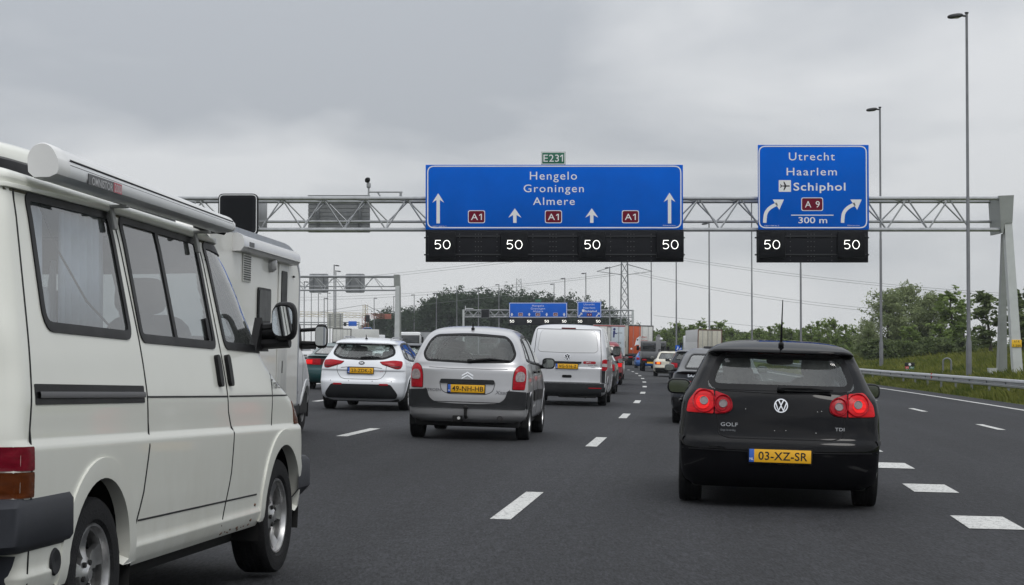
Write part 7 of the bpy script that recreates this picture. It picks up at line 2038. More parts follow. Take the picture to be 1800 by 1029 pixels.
# ---- motorhome in front of it
MH = paint('motorhome_white', (0.72, 0.715, 0.67), rough=0.4, coat=0.4, grime=0.25, gcol=(0.28, 0.25, 0.18))
MW = paint('cab_white', (0.74, 0.75, 0.76), rough=0.35, coat=0.6, grime=0.2)
ALU = mat('aluminium_trim', (0.40, 0.42, 0.46), 0.35, metal=0.6, var=0.1)
CABR = [(0.32, 5.6, 9.1, 0.90, 0.1, 4, 0.5, 2.6), (0.45, 5.6, 9.2, 0.96, 0.1, 4, 0.55, 2.6), (0.75, 5.6, 9.2, 0.985, 0.1, 4, 0.6, 2.6), (1.00, 5.6, 9.0, 0.985, 0.1, 4, 0.7, 2.5), (1.20, 5.6, 8.6, 0.96, 0.1, 4, 0.7, 2.4), (1.32, 5.6, 8.25, 0.93, 0.1, 4, 0.5, 2.5), (1.80, 5.6, 7.55, 0.83, 0.1, 4, 0.5, 2.5), (1.95, 5.6, 7.3, 0.72, 0.1, 4, 0.5, 2.5), (2.0, 5.7, 7.1, 0.4, 0.1, 4, 0.5, 2.5)]
c = Car('motorhome', 'white coachbuilt motorhome with side awning partly hidden by the cream camper van', 'motorhome', CABR, seg=0.045)
for vw, sg in (('right', 1), ('left', -1)):
    Q = rpoly([(6.9, 1.36), (8.0, 1.30), (7.55, 1.78), (6.95, 1.80)], 0.06)
    c.patch(vw, Q, 'cab_window', mat('dark_glazing', (0.015, 0.017, 0.018), 0.05, coat=1.0), off=0.004, h=0.08)
    c.gap(vw, [(6.85, 1.9), (6.85, 0.4)], 0.006); c.gap(vw, [(8.05, 1.30), (8.0, 0.6)], 0.006)
    c.patch(vw, rpoly([(8.85, 0.75), (9.0, 0.75), (9.0, 1.0), (8.85, 1.0)], 0.02), 'headlight', CLEARLENS, off=0.006, h=0.06)
P = rpoly([(-0.80, 1.36), (0.80, 1.36), (0.68, 1.82), (-0.68, 1.82)], 0.08); c.patch('front', P, 'windscreen', MATS['dark_glazing'], off=0.004, h=0.1)
wheels(c, (8.45,), 0.94, 0.335, 0.215, 0.20, 'multi', arch=MW, gap=0.075, flare=0.03)
me_, rm_ = wheel_mesh(0.335, 0.215, 0.20, 'multi')
for sx in (1, -1):
    o = link('wheel', me_, c.root); o.location = (sx * 0.90, 2.2, 0.335); o.rotation_euler = (0, 0, 0 if sx > 0 else math.pi); link('rim', rm_, o)
# coach body: side profile with a rounded front top edge, given its full width
prof_ = [(0.0, 0.42), (6.60, 0.42), (6.60, 2.10)] + [(4.95 + 1.65 * math.cos(a) ** 0.8, 2.17 + 0.48 * math.sin(a)) for a in np.linspace(0.05, math.pi / 2 - 1e-4, 16)] + [(0.2, 2.65), (0.03, 2.55)]
b = MB(); b.prism(prof_, -1.13, 1.13, 'X'); o = b.build('coach', MH, c.root, smooth=30)
bv = o.modifiers.new('b', 'BEVEL'); bv.width = 0.05; bv.segments = 3; bv.limit_method = 'ANGLE'; bv.angle_limit = R(50)
b = MB(); b.blob((0, 6.55, 2.08), (1.9, 1.6, 0.55), 0.55, n=14); b.build('overcab_bed', MH, c.root, smooth=60)
for sx in (1, -1):
    edge_ = [(6.585, 0.44), (6.585, 2.10)] + [(4.95 + 1.635 * math.cos(a) ** 0.8, 2.17 + 0.465 * math.sin(a)) for a in np.linspace(0.05, math.pi / 2 - 1e-4, 16)] + [(3.0, 2.635), (0.3, 2.635)]
    q = np.array(edge_)
    ins = offset_poly(q, -0.07, False)
    if ins[0][0] > 6.6: ins = offset_poly(q, 0.07, False)
    n = len(q); xx = sx * 1.136
    b = MB(); b.add([(xx, y, z) for y, z in q] + [(xx, y, z) for y, z in ins] + [(xx - sx * 0.02, y, z) for y, z in q] + [(xx - sx * 0.02, y, z) for y, z in ins], [(i, i + 1, n + i + 1, n + i) for i in range(n - 1)] + [(2 * n + i, 2 * n + i + 1, i + 1, i) for i in range(n - 1)] + [(n + i, n + i + 1, 3 * n + i + 1, 3 * n + i) for i in range(n - 1)])
    b.build('edge_trim', ALU, c.root, smooth=30)
b = MB()
b.box((1.139, 2.30, 2.19), (0.012, 0.52, 0.33), bev=0.004)
vg = b.build('vent_grille', mat('vent_white', (0.60, 0.60, 0.57), 0.5), c.root)
b = MB()
for k in range(11): b.box((1.147, 2.30, 2.055 + 0.027 * k), (0.006, 0.46, 0.012))
b.build('vent_slots', SEAL, vg)
def coach_window(y0, y1, z0, z1, nm='coach_window'):
    b = MB(); b.prism(rpoly([(y0, z0), (y1, z0), (y1, z1), (y0, z1)], 0.07), 1.13, 1.15, 'X'); f = b.build(nm, SEAL, c.root)
    b = MB(); b.prism(rpoly([(y0 + 0.045, z0 + 0.03), (y1 - 0.045, z0 + 0.03), (y1 - 0.045, z1 - 0.03), (y0 + 0.045, z1 - 0.03)], 0.05), 1.15, 1.158, 'X'); b.build('pane', mat('acrylic_pane', (0.02, 0.022, 0.024), 0.35, spec=0.2), f)
coach_window(3.10, 4.05, 1.55, 1.99)
d_ = MB().box((1.138, 5.08, 1.45), (0.012, 0.80, 1.85), bev=0.006).build('coach_door', mat('door_white', (0.62, 0.62, 0.59), 0.45), c.root)
b = MB(); b.prism(rpoly([(4.85, 1.75), (5.3, 1.75), (5.3, 2.26), (4.85, 2.26)], 0.05), 1.142, 1.156, 'X'); f = b.build('door_window', SEAL, d_)
MB().box((1.146, 5.08, 0.99), (0.006, 0.05, 0.16)).build('handle', SEAL, d_)
MB().lathe([(0.0, 0.10), (0.05, 0.095), (0.09, 0.06), (0.10, 0.0)], c=(1.13, 3.98, 2.30), axis='X', n=16).build('awning_lamp', mat('lamp_grey', (0.45, 0.45, 0.45), 0.3), c.root)
MB().blob((1.14, 5.95, 2.22), (0.03, 0.14, 0.03), 0.8, n=6).build('marker_lamp', SEAL, c.root)
aw2 = thing('side_awning', 'short folded awning case high on the side of the motorhome', 'awning')
P2 = [(1.13, 2.36), (1.13, 2.54), (1.17, 2.555), (1.23, 2.53), (1.255, 2.48), (1.255, 2.41), (1.22, 2.365)]
MB().prism([(x, z) for x, z in P2], 1.55, 5.75, 'Y').build('case', AW, aw2, smooth=30)
MB().prism([(1.13 + (x - 1.13) * 1.06, 2.455 + (z - 2.455) * 1.10) for x, z in P2], 1.40, 1.56, 'Y').build('end_cap', AW, aw2, smooth=30)
MB().box((1.258, 1.95, 2.45), (0.006, 0.30, 0.05)).build('name_plate', MATS['plate_dark'], aw2)
MB().box((1.2575, 3.7, 2.405), (0.004, 4.0, 0.006)).build('black_line', SEAL, aw2)
for sx in (1, -1):
    b = MB(); b.tube([(sx * 0.93, 8.0, 1.50), (sx * 1.18, 7.95, 1.52)], 0.028, 8).tube([(sx * 0.93, 8.0, 1.25), (sx * 1.18, 7.95, 1.26)], 0.03, 8); b.prism([(7.85, 1.2), (8.2, 1.2), (7.95, 1.55), (7.85, 1.6)], sx * 0.88, sx * 0.95, 'X'); b.build('mirror_arm', TRIM, c.root)
    door_mirror(c, 0.92, 7.95, 1.42, TRIM, sx, (0.19, 0.12, 0.36), 0.34, dark=False)
MB().box((1.0, 7.4, 0.6), (0.02, 0.1, 0.04)).build('side_marker', AMBER, c.root)
underbody(c, 1.9, 0.3, 8.8, 0.25, 0.6)
c.finish(MW, lining=False)
mh = R(2.5)
c.place((-3.02 - 1.13 * math.cos(mh) - 6.6 * math.sin(mh), 28.0 - 6.6 * math.cos(mh), 0.105), yaw=mh, roll=R(1.2))
aw2.location = c.root.location; aw2.rotation_euler = c.root.rotation_euler
# ------------------------------------------------------------------ the rest of the queue
DGL = MATS['dark_glazing']
def norm_rows(kind, L, H, W):
    w = W / 2; h = H
    base = [(0.20, 0.14, L - 0.12, w * 0.88), (0.28, 0.03, L - 0.03, w * 0.96), (0.42, 0.0, L, w * 0.99), (0.56, 0.015, L, w), (0.64, 0.06, L - 0.04, w)]
    def R_(rows): return [(z, a, b, x, 0.30, 3.0, 0.55, 2.6) for z, a, b, x in rows]
    top = [(h - 0.075, 0.97), (h - 0.045, 0.90), (h - 0.018, 0.72), (h - 0.006, 0.50), (h, 0.22)]
    if kind == 'sedan':
        b = base + [(0.80, 0.08, L - 0.25, w * 0.99), (0.90, 0.12, L - 0.9, w * 0.965), (0.935, 0.20, L - 1.15, w * 0.94), (0.95, 0.48, L - 1.3, w * 0.915), (1.00, 0.62, L - 1.45, w * 0.875), (h - 0.12, 1.12, L - 2.1, w * 0.70)]
        rt = w * 0.655; y0, y1 = 1.25, L - 2.3
    elif kind == 'fast':
        b = base + [(0.80, 0.07, L - 0.25, w * 0.99), (0.93, 0.10, L - 0.9, w * 0.955), (0.97, 0.02, L - 1.2, w * 0.90), (0.985, 0.12, L - 1.3, w * 0.89), (1.02, 0.25, L - 1.45, w * 0.865), (h - 0.12, 1.05, L - 2.1, w * 0.70)]
        rt = w * 0.655; y0, y1 = 1.25, L - 2.3
    elif kind == 'van':
        b = base[:4] + [(0.62, 0.03, L - 0.02, w), (0.95, 0.05, L - 0.5, w * 0.995), (1.10, 0.07, L - 0.9, w * 0.985), (1.20, 0.09, L - 1.1, w * 0.96), (h - 0.25, 0.20, L - 1.75, w * 0.86), (h - 0.12, 0.27, L - 1.95, w * 0.80)]
        rt = w * 0.76; y0, y1 = 0.34, L - 2.1
    else:
        s_ = 0.30 if kind == 'hatch' else 0.2
        b = base + [(0.80, 0.085, L - 0.25, w * 0.99), (0.92, 0.11, L - 0.8, w * 0.965), (1.00, 0.15, L - 1.2, w * 0.92), (h - 0.20, 0.15 + s_, L - 1.9, w * 0.745), (h - 0.13, 0.20 + s_, L - 2.05, w * 0.70), (h - 0.10, 0.10 + s_, L - 2.1, w * 0.685)]
        rt = w * 0.665; y0, y1 = 0.14 + s_, L - 2.2
    n0 = len(b)
    for i, (z, k) in enumerate(top): b.append((z, y0 + [0, 0.12, 0.4, 0.65, 0.85][i], y1 - [0, 0.08, 0.25, 0.4, 0.6][i], rt * k))
    return R_(b)
def small_car(name, label, cat, kind, L, H, W, pm, seg=0.06, lit=False, plt=None, see=False, front=False, lamps=None, bump=None, style='plain', group=None, mirror_m=None, Rw=0.31, glassm=None):
    c = Car(name, label, cat, norm_rows(kind, L, H, W), seg=seg, group=group, bow=0.04)
    w = W / 2; gm = glassm or DGL
    zb, zt = (1.05, H - 0.13) if kind != 'van' else (1.12, H - 0.22)
    if kind == 'sedan': zb = 1.00
    if kind == 'fast': zb = 1.03
    rw = rpoly([(-w * 0.72, zb), (w * 0.72, zb), (w * 0.56, zt), (-w * 0.56, zt)], 0.06)
    fw = rpoly([(-w * 0.74, 1.05), (w * 0.74, 1.05), (w * 0.58, H - 0.10), (-w * 0.58, H - 0.10)], 0.08)
    if see:
        c.hole('rear', rw); c.hole('front', fw)
    g = c.patch('rear', rw, 'rear_window', GLASS if see else gm, off=0.003, h=0.12); c.band('rear', rw, 0.02, 0.012, None, SEAL, off=0.005)
    c.patch('front', fw, 'windscreen', GLASS if see else gm, off=0.003, h=0.12)
    ym = L * 0.47
    for vw, sg in (('right', 1), ('left', -1)):
        yr_ = 1.05 if kind in ('sedan', 'fast') else 0.60
        for P in ([(yr_ - 0.15, 1.02), (ym - 0.04, 1.0), (ym - 0.04, H - 0.11), (yr_ + 0.25, H - 0.15)], [(ym + 0.04, 1.0), (L - 1.62, 1.0), (L - 2.05, H - 0.13), (ym + 0.04, H - 0.11)]):
            Q = rpoly(P, 0.05)
            if see: c.hole(vw, Q)
            c.patch(vw, Q, 'side_window', GLASST if see else gm, off=0.003, h=0.12); c.band(vw, Q, 0.015, 0.015, None, SEAL, off=0.004)
        c.gap(vw, [(ym, H - 0.1), (ym, 0.3)], 0.008); c.gap(vw, [(L - 1.55, 1.0), (L - 1.5, 0.3)], 0.008)
    for sg in (1, -1):
        f = (lambda P: P) if sg > 0 else mirror
        P = lamps or [(w * 0.62, 0.72), (w * 0.92, 0.72), (w * 0.92, 0.92), (w * 0.62, 0.90)]
        c.patch('rear', f(rpoly(P, 0.02)), 'tail_light', REDHOT if lit else REDLENS, off=0.012, h=0.06, dome=0.008)
        c.patch('front', f(rpoly([(w * 0.52, 0.62), (w * 0.92, 0.64), (w * 0.92, 0.78), (w * 0.56, 0.75)], 0.03)), 'headlight', CLEARLENS, off=0.010, h=0.06)
        door_mirror(c, w * 0.93, L - 1.62, 1.02, mirror_m or pm, sg, (0.19, 0.12, 0.14), 0.12)
    for v_, nm in (('rear', 'rear_bumper'), ('front', 'front_bumper')):
        c.patch(v_, rpoly([(-w * 0.97, 0.24), (w * 0.97, 0.24), (w * 0.97, 0.50), (-w * 0.97, 0.50)], 0.04), nm, bump or pm, off=0.014, h=0.08)
    c.patch('front', rpoly([(-w * 0.45, 0.30), (w * 0.45, 0.30), (w * 0.42, 0.42), (-w * 0.42, 0.42)], 0.03), 'air_intake', SEAL, off=0.018, h=0.1)
    c.patch('front', rpoly([(-w * 0.42, 0.60), (w * 0.42, 0.60), (w * 0.45, 0.70), (-w * 0.45, 0.70)], 0.03), 'grille', SEAL, off=0.006, h=0.1)
    if plt: plate(c, plt, 0, 0.66 if kind != 'van' else 0.8, -0.005 if kind != 'van' else 0.0, nl=False)
    if cat != 'motor': wheels(c, (L * 0.19, L * 0.80), w * 0.965, Rw, 0.19, 0.20, style, arch=pm)
    underbody(c, W * 0.85, 0.2, L - 0.3, 0.18, 0.48)
    if see: seats(c, L * 0.48, L * 0.27, 1.12, 0.5, SEATM)
    c.finish(pm, lining=see)
    return c
def at_road(c, X, y, yaw=None, roll=1.4, dz=0.0):
    o0 = X - float(LA(y))
    c.place((X, y, float(gz(o0, y)) + dz), yaw=head(y) if yaw is None else yaw, roll=R(roll))
NAVY = paint('dark_navy_paint', (0.008, 0.010, 0.016), rough=0.3, coat=0.45, grime=0.15, gcol=(0.04, 0.038, 0.035), spec=0.2)
DGREY = paint('dark_grey_paint', (0.035, 0.036, 0.038), metal=0.3, rough=0.35, coat=0.6, grime=0.3)
REDC = paint('red_car_paint', (0.22, 0.012, 0.02), rough=0.35, coat=0.6, grime=0.25)
BEIGE = paint('beige_car_paint', (0.58, 0.555, 0.46), rough=0.4, coat=0.4, grime=0.3)
GREENC = paint('dark_green_paint', (0.008, 0.055, 0.058), metal=0.2, rough=0.35, coat=0.6, grime=0.25)
BLUEC = paint('blue_car_paint', (0.02, 0.12, 0.42), rough=0.35, coat=0.6)
SILV2 = paint('pale_silver_paint', (0.50, 0.50, 0.50), metal=0.4, rough=0.36, coat=0.6)

c = small_car('saloon_car', 'dark navy fastback car with lit tail lights just ahead of the black hatchback', 'car', 'fast', 4.6, 1.43, 1.72, NAVY, seg=0.04, see=True, lamps=[(0.40, 0.66), (0.80, 0.66), (0.81, 0.80), (0.40, 0.80)], bump=TRIM, mirror_m=GALVD)
for sg in (1, -1):
    f = (lambda P: P) if sg > 0 else mirror
    c.patch('rear', f(rpoly([(0.40, 0.695), (0.78, 0.695), (0.79, 0.785), (0.58, 0.765), (0.40, 0.755)], 0.015)), 'lit_lamp', REDHOT, off=0.024, h=0.05)
c.letters('rear', 'SAAB', -0.45, 0.90, 0.07, CHROME, 'maker_lettering', bold=0.01, sx=1.3)
c.patch('rear', rpoly([(-0.35, 0.66), (0.35, 0.66), (0.35, 0.80), (-0.35, 0.80)], 0.01), 'centre_panel', DARKRED, off=0.008, h=0.06)
at_road(c, 3.76, 36.6)
c = small_car('hatchback_car', 'dark grey hatchback two cars ahead of the black hatchback, half hidden by the navy car', 'car', 'hatch', 4.2, 1.47, 1.74, DGREY, lit=True, see=True); at_road(c, 6.1, 60)
c = small_car('estate_car', 'dark estate car behind the old beige car in the right lane', 'car', 'wagon', 4.5, 1.48, 1.74, NAVY, see=True); at_road(c, 7.5, 84)
c = small_car('saloon_car', 'old beige car with roof rack and lit amber lamp, behind the grey flatbed lorry', 'car', 'sedan', 4.7, 1.44, 1.76, BEIGE, see=True, lamps=[(0.50, 0.68), (0.84, 0.68), (0.84, 0.82), (0.50, 0.82)], bump=TRIM, seg=0.05)
for sg in (1, -1):
    f = (lambda P: P) if sg > 0 else mirror
    c.patch('rear', f(rpoly([(0.56, 0.70), (0.74, 0.70), (0.74, 0.81), (0.56, 0.81)], 0.02)), 'amber_lamp', AMBERLIT if sg < 0 else AMBER, off=0.024, h=0.06)
b = MB()
for y in (1.55, 2.35): b.tube([(-0.62, y, 1.50), (0.62, y, 1.50)], 0.018, 6).tube([(-0.60, y, 1.40), (-0.60, y, 1.50)], 0.018, 6).tube([(0.60, y, 1.40), (0.60, y, 1.50)], 0.018, 6)
for x in (-0.55, 0, 0.55): b.tube([(x, 1.4, 1.52), (x, 2.5, 1.52)], 0.014, 6)
b.build('roof_rack', TRIM, c.root)
at_road(c, 8.80, 111)
# left-hand column
c = small_car('hatchback_car', 'dark grey car tucked along the right side of the silver panel van', 'car', 'wagon', 4.4, 1.48, 1.76, DGREY, style='five'); at_road(c, 2.32, 61.5)
c = small_car('city_van', 'red high-roofed van car with lit brake light ahead of the silver panel van', 'van', 'van', 4.2, 1.74, 1.72, REDC, lit=True, lamps=[(0.66, 0.72), (0.82, 0.72), (0.82, 0.98), (0.68, 0.98)], bump=TRIM); at_road(c, 3.50, 79)
c = small_car('hatchback_car', 'pale silver hatchback ahead of the red van car', 'car', 'hatch', 4.1, 1.46, 1.72, SILV2); at_road(c, 4.50, 95)
c = small_car('saloon_car', 'dark green fastback with full width red lamp strip beside the motorhome', 'car', 'fast', 4.4, 1.38, 1.72, GREENC, see=True, seg=0.05, plt='PX-RL-54', lamps=[(0.36, 0.72), (0.82, 0.72), (0.83, 0.88), (0.36, 0.90)])
c.patch('rear', rpoly([(-0.36, 0.725), (0.36, 0.725), (0.36, 0.895), (-0.36, 0.895)], 0.01), 'lamp_strip', DARKRED, off=0.010, h=0.06)
c.patch('rear', rpoly([(-0.80, 0.74), (-0.60, 0.74), (-0.60, 0.86), (-0.80, 0.86)], 0.02), 'lit_lamp', REDHOT, off=0.024, h=0.05)
at_road(c, -5.25, 58)
c = small_car('saloon_car', 'black car glimpsed between the white estate and the silver people carrier', 'car', 'wagon', 4.6, 1.45, 1.76, NAVY, see=True); at_road(c, -3.95, 77)
c = small_car('hatchback_car', 'small blue car just left of the grey flatbed lorry', 'car', 'hatch', 3.9, 1.45, 1.66, BLUEC); at_road(c, 11.25, 168)

# ---- lorries
def lorry_wheels(t, pts, r=0.5, w_=0.55):
    b0 = None
    for x, y in pts:
        b = MB(); b.lathe([(-w_ / 2, r * 0.55), (-w_ / 2, r * 0.92), (-w_ / 2 + 0.05, r), (w_ / 2 - 0.05, r), (w_ / 2, r * 0.92), (w_ / 2, r * 0.55), (w_ / 2 - 0.08, r * 0.3), (w_ / 2 - 0.08, 0.0)], n=20)
        o = b.build('wheel', RUBBER, t); o.location = (x, y, r)
def lorry(name, label, W, Hb, H, L, side, frame, X, y, yaw, axles, doors, cab=None):
    t = thing(name, label, 'lorry')
    w = W / 2
    b = MB(); b.box((0, L / 2, (Hb + H) / 2), (W - 0.04, L - 0.04, H - Hb), bev=0.02); b.build('cargo_box', side, t)
    for x0, x1, m, nm in doors:
        MB().box(((x0 + x1) / 2, -0.012, (Hb + H) / 2), (x1 - x0, 0.03, H - Hb - 0.16), bev=0.006).build(nm, m, t)
    b = MB()
    for x in (-w + 0.03, w - 0.03): b.box((x, 0.0, (Hb + H) / 2), (0.09, 0.08, H - Hb))
    b.box((0, 0.0, H - 0.04), (W, 0.09, 0.10)).box((0, 0.0, Hb + 0.03), (W, 0.09, 0.10))
    b.build('rear_frame', frame, t)
    b = MB()
    for x in (-0.14, 0.14, -w * 0.6, w * 0.6): b.tube([(x, -0.045, Hb + 0.05), (x, -0.045, H - 0.1)], 0.018, 6)
    b.build('lock_rod', GALV, t)
    b = MB(); b.box((0, L / 2, Hb - 0.18), (0.9, L, 0.22)).box((0, 0.15, 0.55), (W * 0.92, 0.10, 0.12)); b.box((-w * 0.6, 0.3, 0.75), (0.06, 0.06, 0.4)).box((w * 0.6, 0.3, 0.75), (0.06, 0.06, 0.4))
    b.build('chassis', UNDER, t)
    for sg in (-1, 1): MB().box((sg * w * 0.78, 0.05, 0.85), (0.42, 0.06, 0.14), bev=0.02).build('tail_light', REDLENS, t)
    for sg in (-1, 1):
        b = MB(); b.box((sg * w * 0.78, 0.9, 0.65), (0.5, 0.03, 0.6)); b.build('mud_flap', UNDER, t)
    lorry_wheels(t, [(sg * (w - 0.30), a) for a in axles for sg in (-1, 1)])
    if cab:
        y0, hc = cab
        b = MB(); b.box((0, y0 + 1.05, 0.6 + (hc - 0.6) / 2), (W * 0.97, 2.1, hc - 0.6), bev=0.12); b.build('cab', MATS.get('cab_white') or WHITEC, t)
        for sg in (-1, 1): MB().box((sg * (w + 0.22), y0 + 1.85, hc * 0.68), (0.22, 0.12, 0.55), bev=0.04).tube([(sg * w * 0.95, y0 + 1.8, hc * 0.74), (sg * (w + 0.2), y0 + 1.85, hc * 0.74)], 0.025, 6).build('door_mirror', TRIM, t)
        MB().box((0, y0 + 2.09, hc * 0.70), (W * 0.85, 0.06, hc * 0.27), bev=0.03).build('windscreen', DGL, t)
    o0 = X - float(LA(y)); t.location = (X, y, float(gz(o0, y)))
    t.rotation_euler = (0, R(1.3), -yaw)
    return t
ORANGE = mat('lorry_orange', (0.50, 0.085, 0.022), 0.45, var=0.06); LWHITE = mat('lorry_white', (0.62, 0.62, 0.59), 0.45, var=0.06); LBLUE = mat('lorry_pale_blue', (0.52, 0.58, 0.62), 0.45, var=0.05)
FRM = mat('dark_frame', (0.03, 0.028, 0.027), 0.5); CREAMT = mat('trailer_cream', (0.50, 0.48, 0.40), 0.5)
def rear_text(t, items):
    for body, x0, x1, zb_, cap, m, nm in items:
        b = MB(); put_text(b, body, x0, x1, zb_, cap, -0.034, 1.0, 0.01); b.build(nm, m, t, smooth=0, fix=False)
DB = mat('print_dark_blue', (0.03, 0.04, 0.16), 0.5); PR = mat('print_red', (0.40, 0.04, 0.03), 0.5)
t = lorry('trailer_lorry', 'trailer lorry with one orange and one white rear door beyond the queue', 2.55, 1.15, 4.1, 13.4, CREAMT, FRM, 13.05, 203, head(203) - 0.03, (1.6, 2.9, 4.2), ((-1.23, -0.005, ORANGE, 'rear_door'), (0.005, 1.23, LWHITE, 'rear_door')), (13.9, 3.6))
b = MB(); flat(b, rpoly([(-0.62, 1.95), (-0.42, 2.75), (-0.10, 3.02), (-0.02, 2.95), (-0.02, 1.95), (-0.16, 1.85), (-0.16, 2.12), (-0.42, 2.12)], 0.06), -0.033); b.build('emblem', SIGNW, t, smooth=0, fix=False)
b = MB(); flat(b, circle(-0.32, 2.62, 0.085, 12), -0.036); b.build('emblem_spot', INK, t, smooth=0, fix=False)
b = MB(); flat(b, [(-1.05, 1.70), (-0.93, 1.58), (-0.81, 1.70), (-0.93, 1.82)], -0.033); b.build('hazard_plate', SIGNW, t, smooth=0, fix=False)
rear_text(t, [('albert', 0.06, 0.62, 2.82, 0.22, PR, 'lettering'), ('keijzer', 0.06, 0.74, 2.48, 0.22, PR, 'lettering'), ('zandam', 0.06, 1.05, 2.16, 0.2, DB, 'lettering')])
MB().box((-0.55, -0.01, 1.28), (0.5, 0.03, 0.14)).build('number_plate', YPLATE, t)
t = lorry('box_lorry', 'white and pale blue box lorry between the silver van and the orange trailer', 2.5, 1.05, 3.42, 7.5, LWHITE, mat('lorry_frame_pale', (0.55, 0.53, 0.52), 0.5), 7.55, 156, head(156), (1.6, 5.6), ((-1.2, -0.12, LWHITE, 'rear_door'), (0.12, 1.2, LBLUE, 'rear_door')), (7.7, 2.9))
MB().box((0, -0.02, 3.36), (2.52, 0.06, 0.07)).build('top_light_bar', mat('bar_red', (0.4, 0.03, 0.03), 0.4), t)
b = MB(); flat(b, rpoly([(0.30, 2.45), (0.42, 2.45), (0.44, 2.75), (0.62, 2.72), (0.62, 2.80), (0.46, 2.84), (0.48, 2.98), (0.30, 2.98)], 0.03), -0.034); flat(b, circle(0.40, 3.10, 0.10, 12), -0.034); b.build('figure_print', DB, t, smooth=0, fix=False)
rear_text(t, [('service', 0.62, 1.02, 2.78, 0.10, MATS['faded_grey_print'], 'lettering'), ('0299', 0.35, 0.95, 1.95, 0.16, MATS['faded_grey_print'], 'lettering')])
b = MB(); flat(b, rect(0.72, 0.98, 1.45, 1.68), -0.034); b.build('notice', MATS['faded_grey_print'], t, smooth=0, fix=False)
t = lorry('container_lorry', 'cream and brown container lorry turning off to the right', 2.5, 1.2, 3.85, 12.2, mat('container_grey', (0.50, 0.50, 0.50), 0.5, var=0.05), mat('frame_brown', (0.12, 0.045, 0.03), 0.5), 20.4, 206, -0.02, (1.5, 2.8, 4.1), ((-1.2, -0.01, CREAMT, 'rear_door'), (0.01, 1.2, CREAMT, 'rear_door')), (12.8, 3.3))
for x in (-0.75, -0.25, 0.25, 0.75): MB().box((x, -0.03, 2.5), (0.03, 0.02, 2.4)).build('door_rib', MATS['dark_frame'], t)
MB().box((-1.05, -0.03, 1.55), (0.25, 0.03, 0.3)).build('marker_plate', mat('marker_orange', (0.55, 0.2, 0.04), 0.5), t)
MB().box((-1.262, 6.0, 1.9), (0.02, 11.6, 1.3)).build('side_panel', mat('panel_white', (0.66, 0.66, 0.66), 0.45), t)
# grey flatbed with crew cab
t = thing('flatbed_lorry', 'grey flatbed lorry with dark cab window and a tall post behind the cab', 'lorry')
MB().box((0, 2.2, 1.0), (2.0, 4.3, 0.10)).box((0, 0.02, 1.2), (2.0, 0.05, 0.42), bev=0.01).box((-0.98, 2.2, 1.2), (0.05, 4.3, 0.42), bev=0.01).box((0.98, 2.2, 1.2), (0.05, 4.3, 0.42), bev=0.01).build('load_bed', mat('bed_grey', (0.16, 0.165, 0.17), 0.5, metal=0.3), t)
b = MB(); b.prism(rpoly([(4.45, 0.55), (6.6, 0.55), (6.75, 1.1), (6.5, 1.35), (5.9, 2.12), (5.6, 2.18), (4.55, 2.18), (4.45, 1.9)], [0.05, 0.1, 0.2, 0.2, 0.2, 0.1, 0.15, 0.1]), -0.92, 0.92, 'X'); o = b.build('cab', DGREY, t)
bv = o.modifiers.new('b', 'BEVEL'); bv.width = 0.10; bv.segments = 3; bv.limit_method = 'ANGLE'; bv.angle_limit = R(50)
MB().box((0, 4.43, 1.82), (1.55, 0.03, 0.50), bev=0.01).build('cab_window', DGL, t)
MB().box((0.32, 4.2, 1.75), (0.38, 0.12, 1.55), bev=0.02).box((0.32, 4.2, 2.58), (0.22, 0.12, 0.16), bev=0.02).build('loading_post', mat('post_grey', (0.22, 0.22, 0.225), 0.5, metal=0.4), t)
MB().blob((0.52, 4.15, 2.35), (0.22, 0.2, 0.18), 0.7, n=8).build('beacon', SIGNW, t)
for sg in (-1, 1): MB().box((sg * 1.12, 5.9, 1.65), (0.20, 0.12, 0.34), bev=0.04).tube([(sg * 0.9, 5.9, 1.6), (sg * 1.1, 5.9, 1.6)], 0.025, 6).build('door_mirror', TRIM, t); MB().box((sg * 0.80, 0.0, 0.82), (0.30, 0.06, 0.12), bev=0.02).build('tail_light', REDLENS, t)
MB().box((0, 0.05, 0.72), (1.9, 0.08, 0.26)).box((0, 3.2, 0.75), (0.8, 6.0, 0.2)).build('chassis', UNDER, t)
MB().box((-0.35, -0.01, 0.62), (0.52, 0.02, 0.12)).build('number_plate', YPLATE, t)
lorry_wheels(t, [(sg * 0.82, a) for a in (1.4, 5.6) for sg in (-1, 1)], 0.36, 0.24)
X = 10.15; t.location = (X, 141, float(gz(X - float(LA(141)), 141))); t.rotation_euler = (0, R(1.4), -head(141))

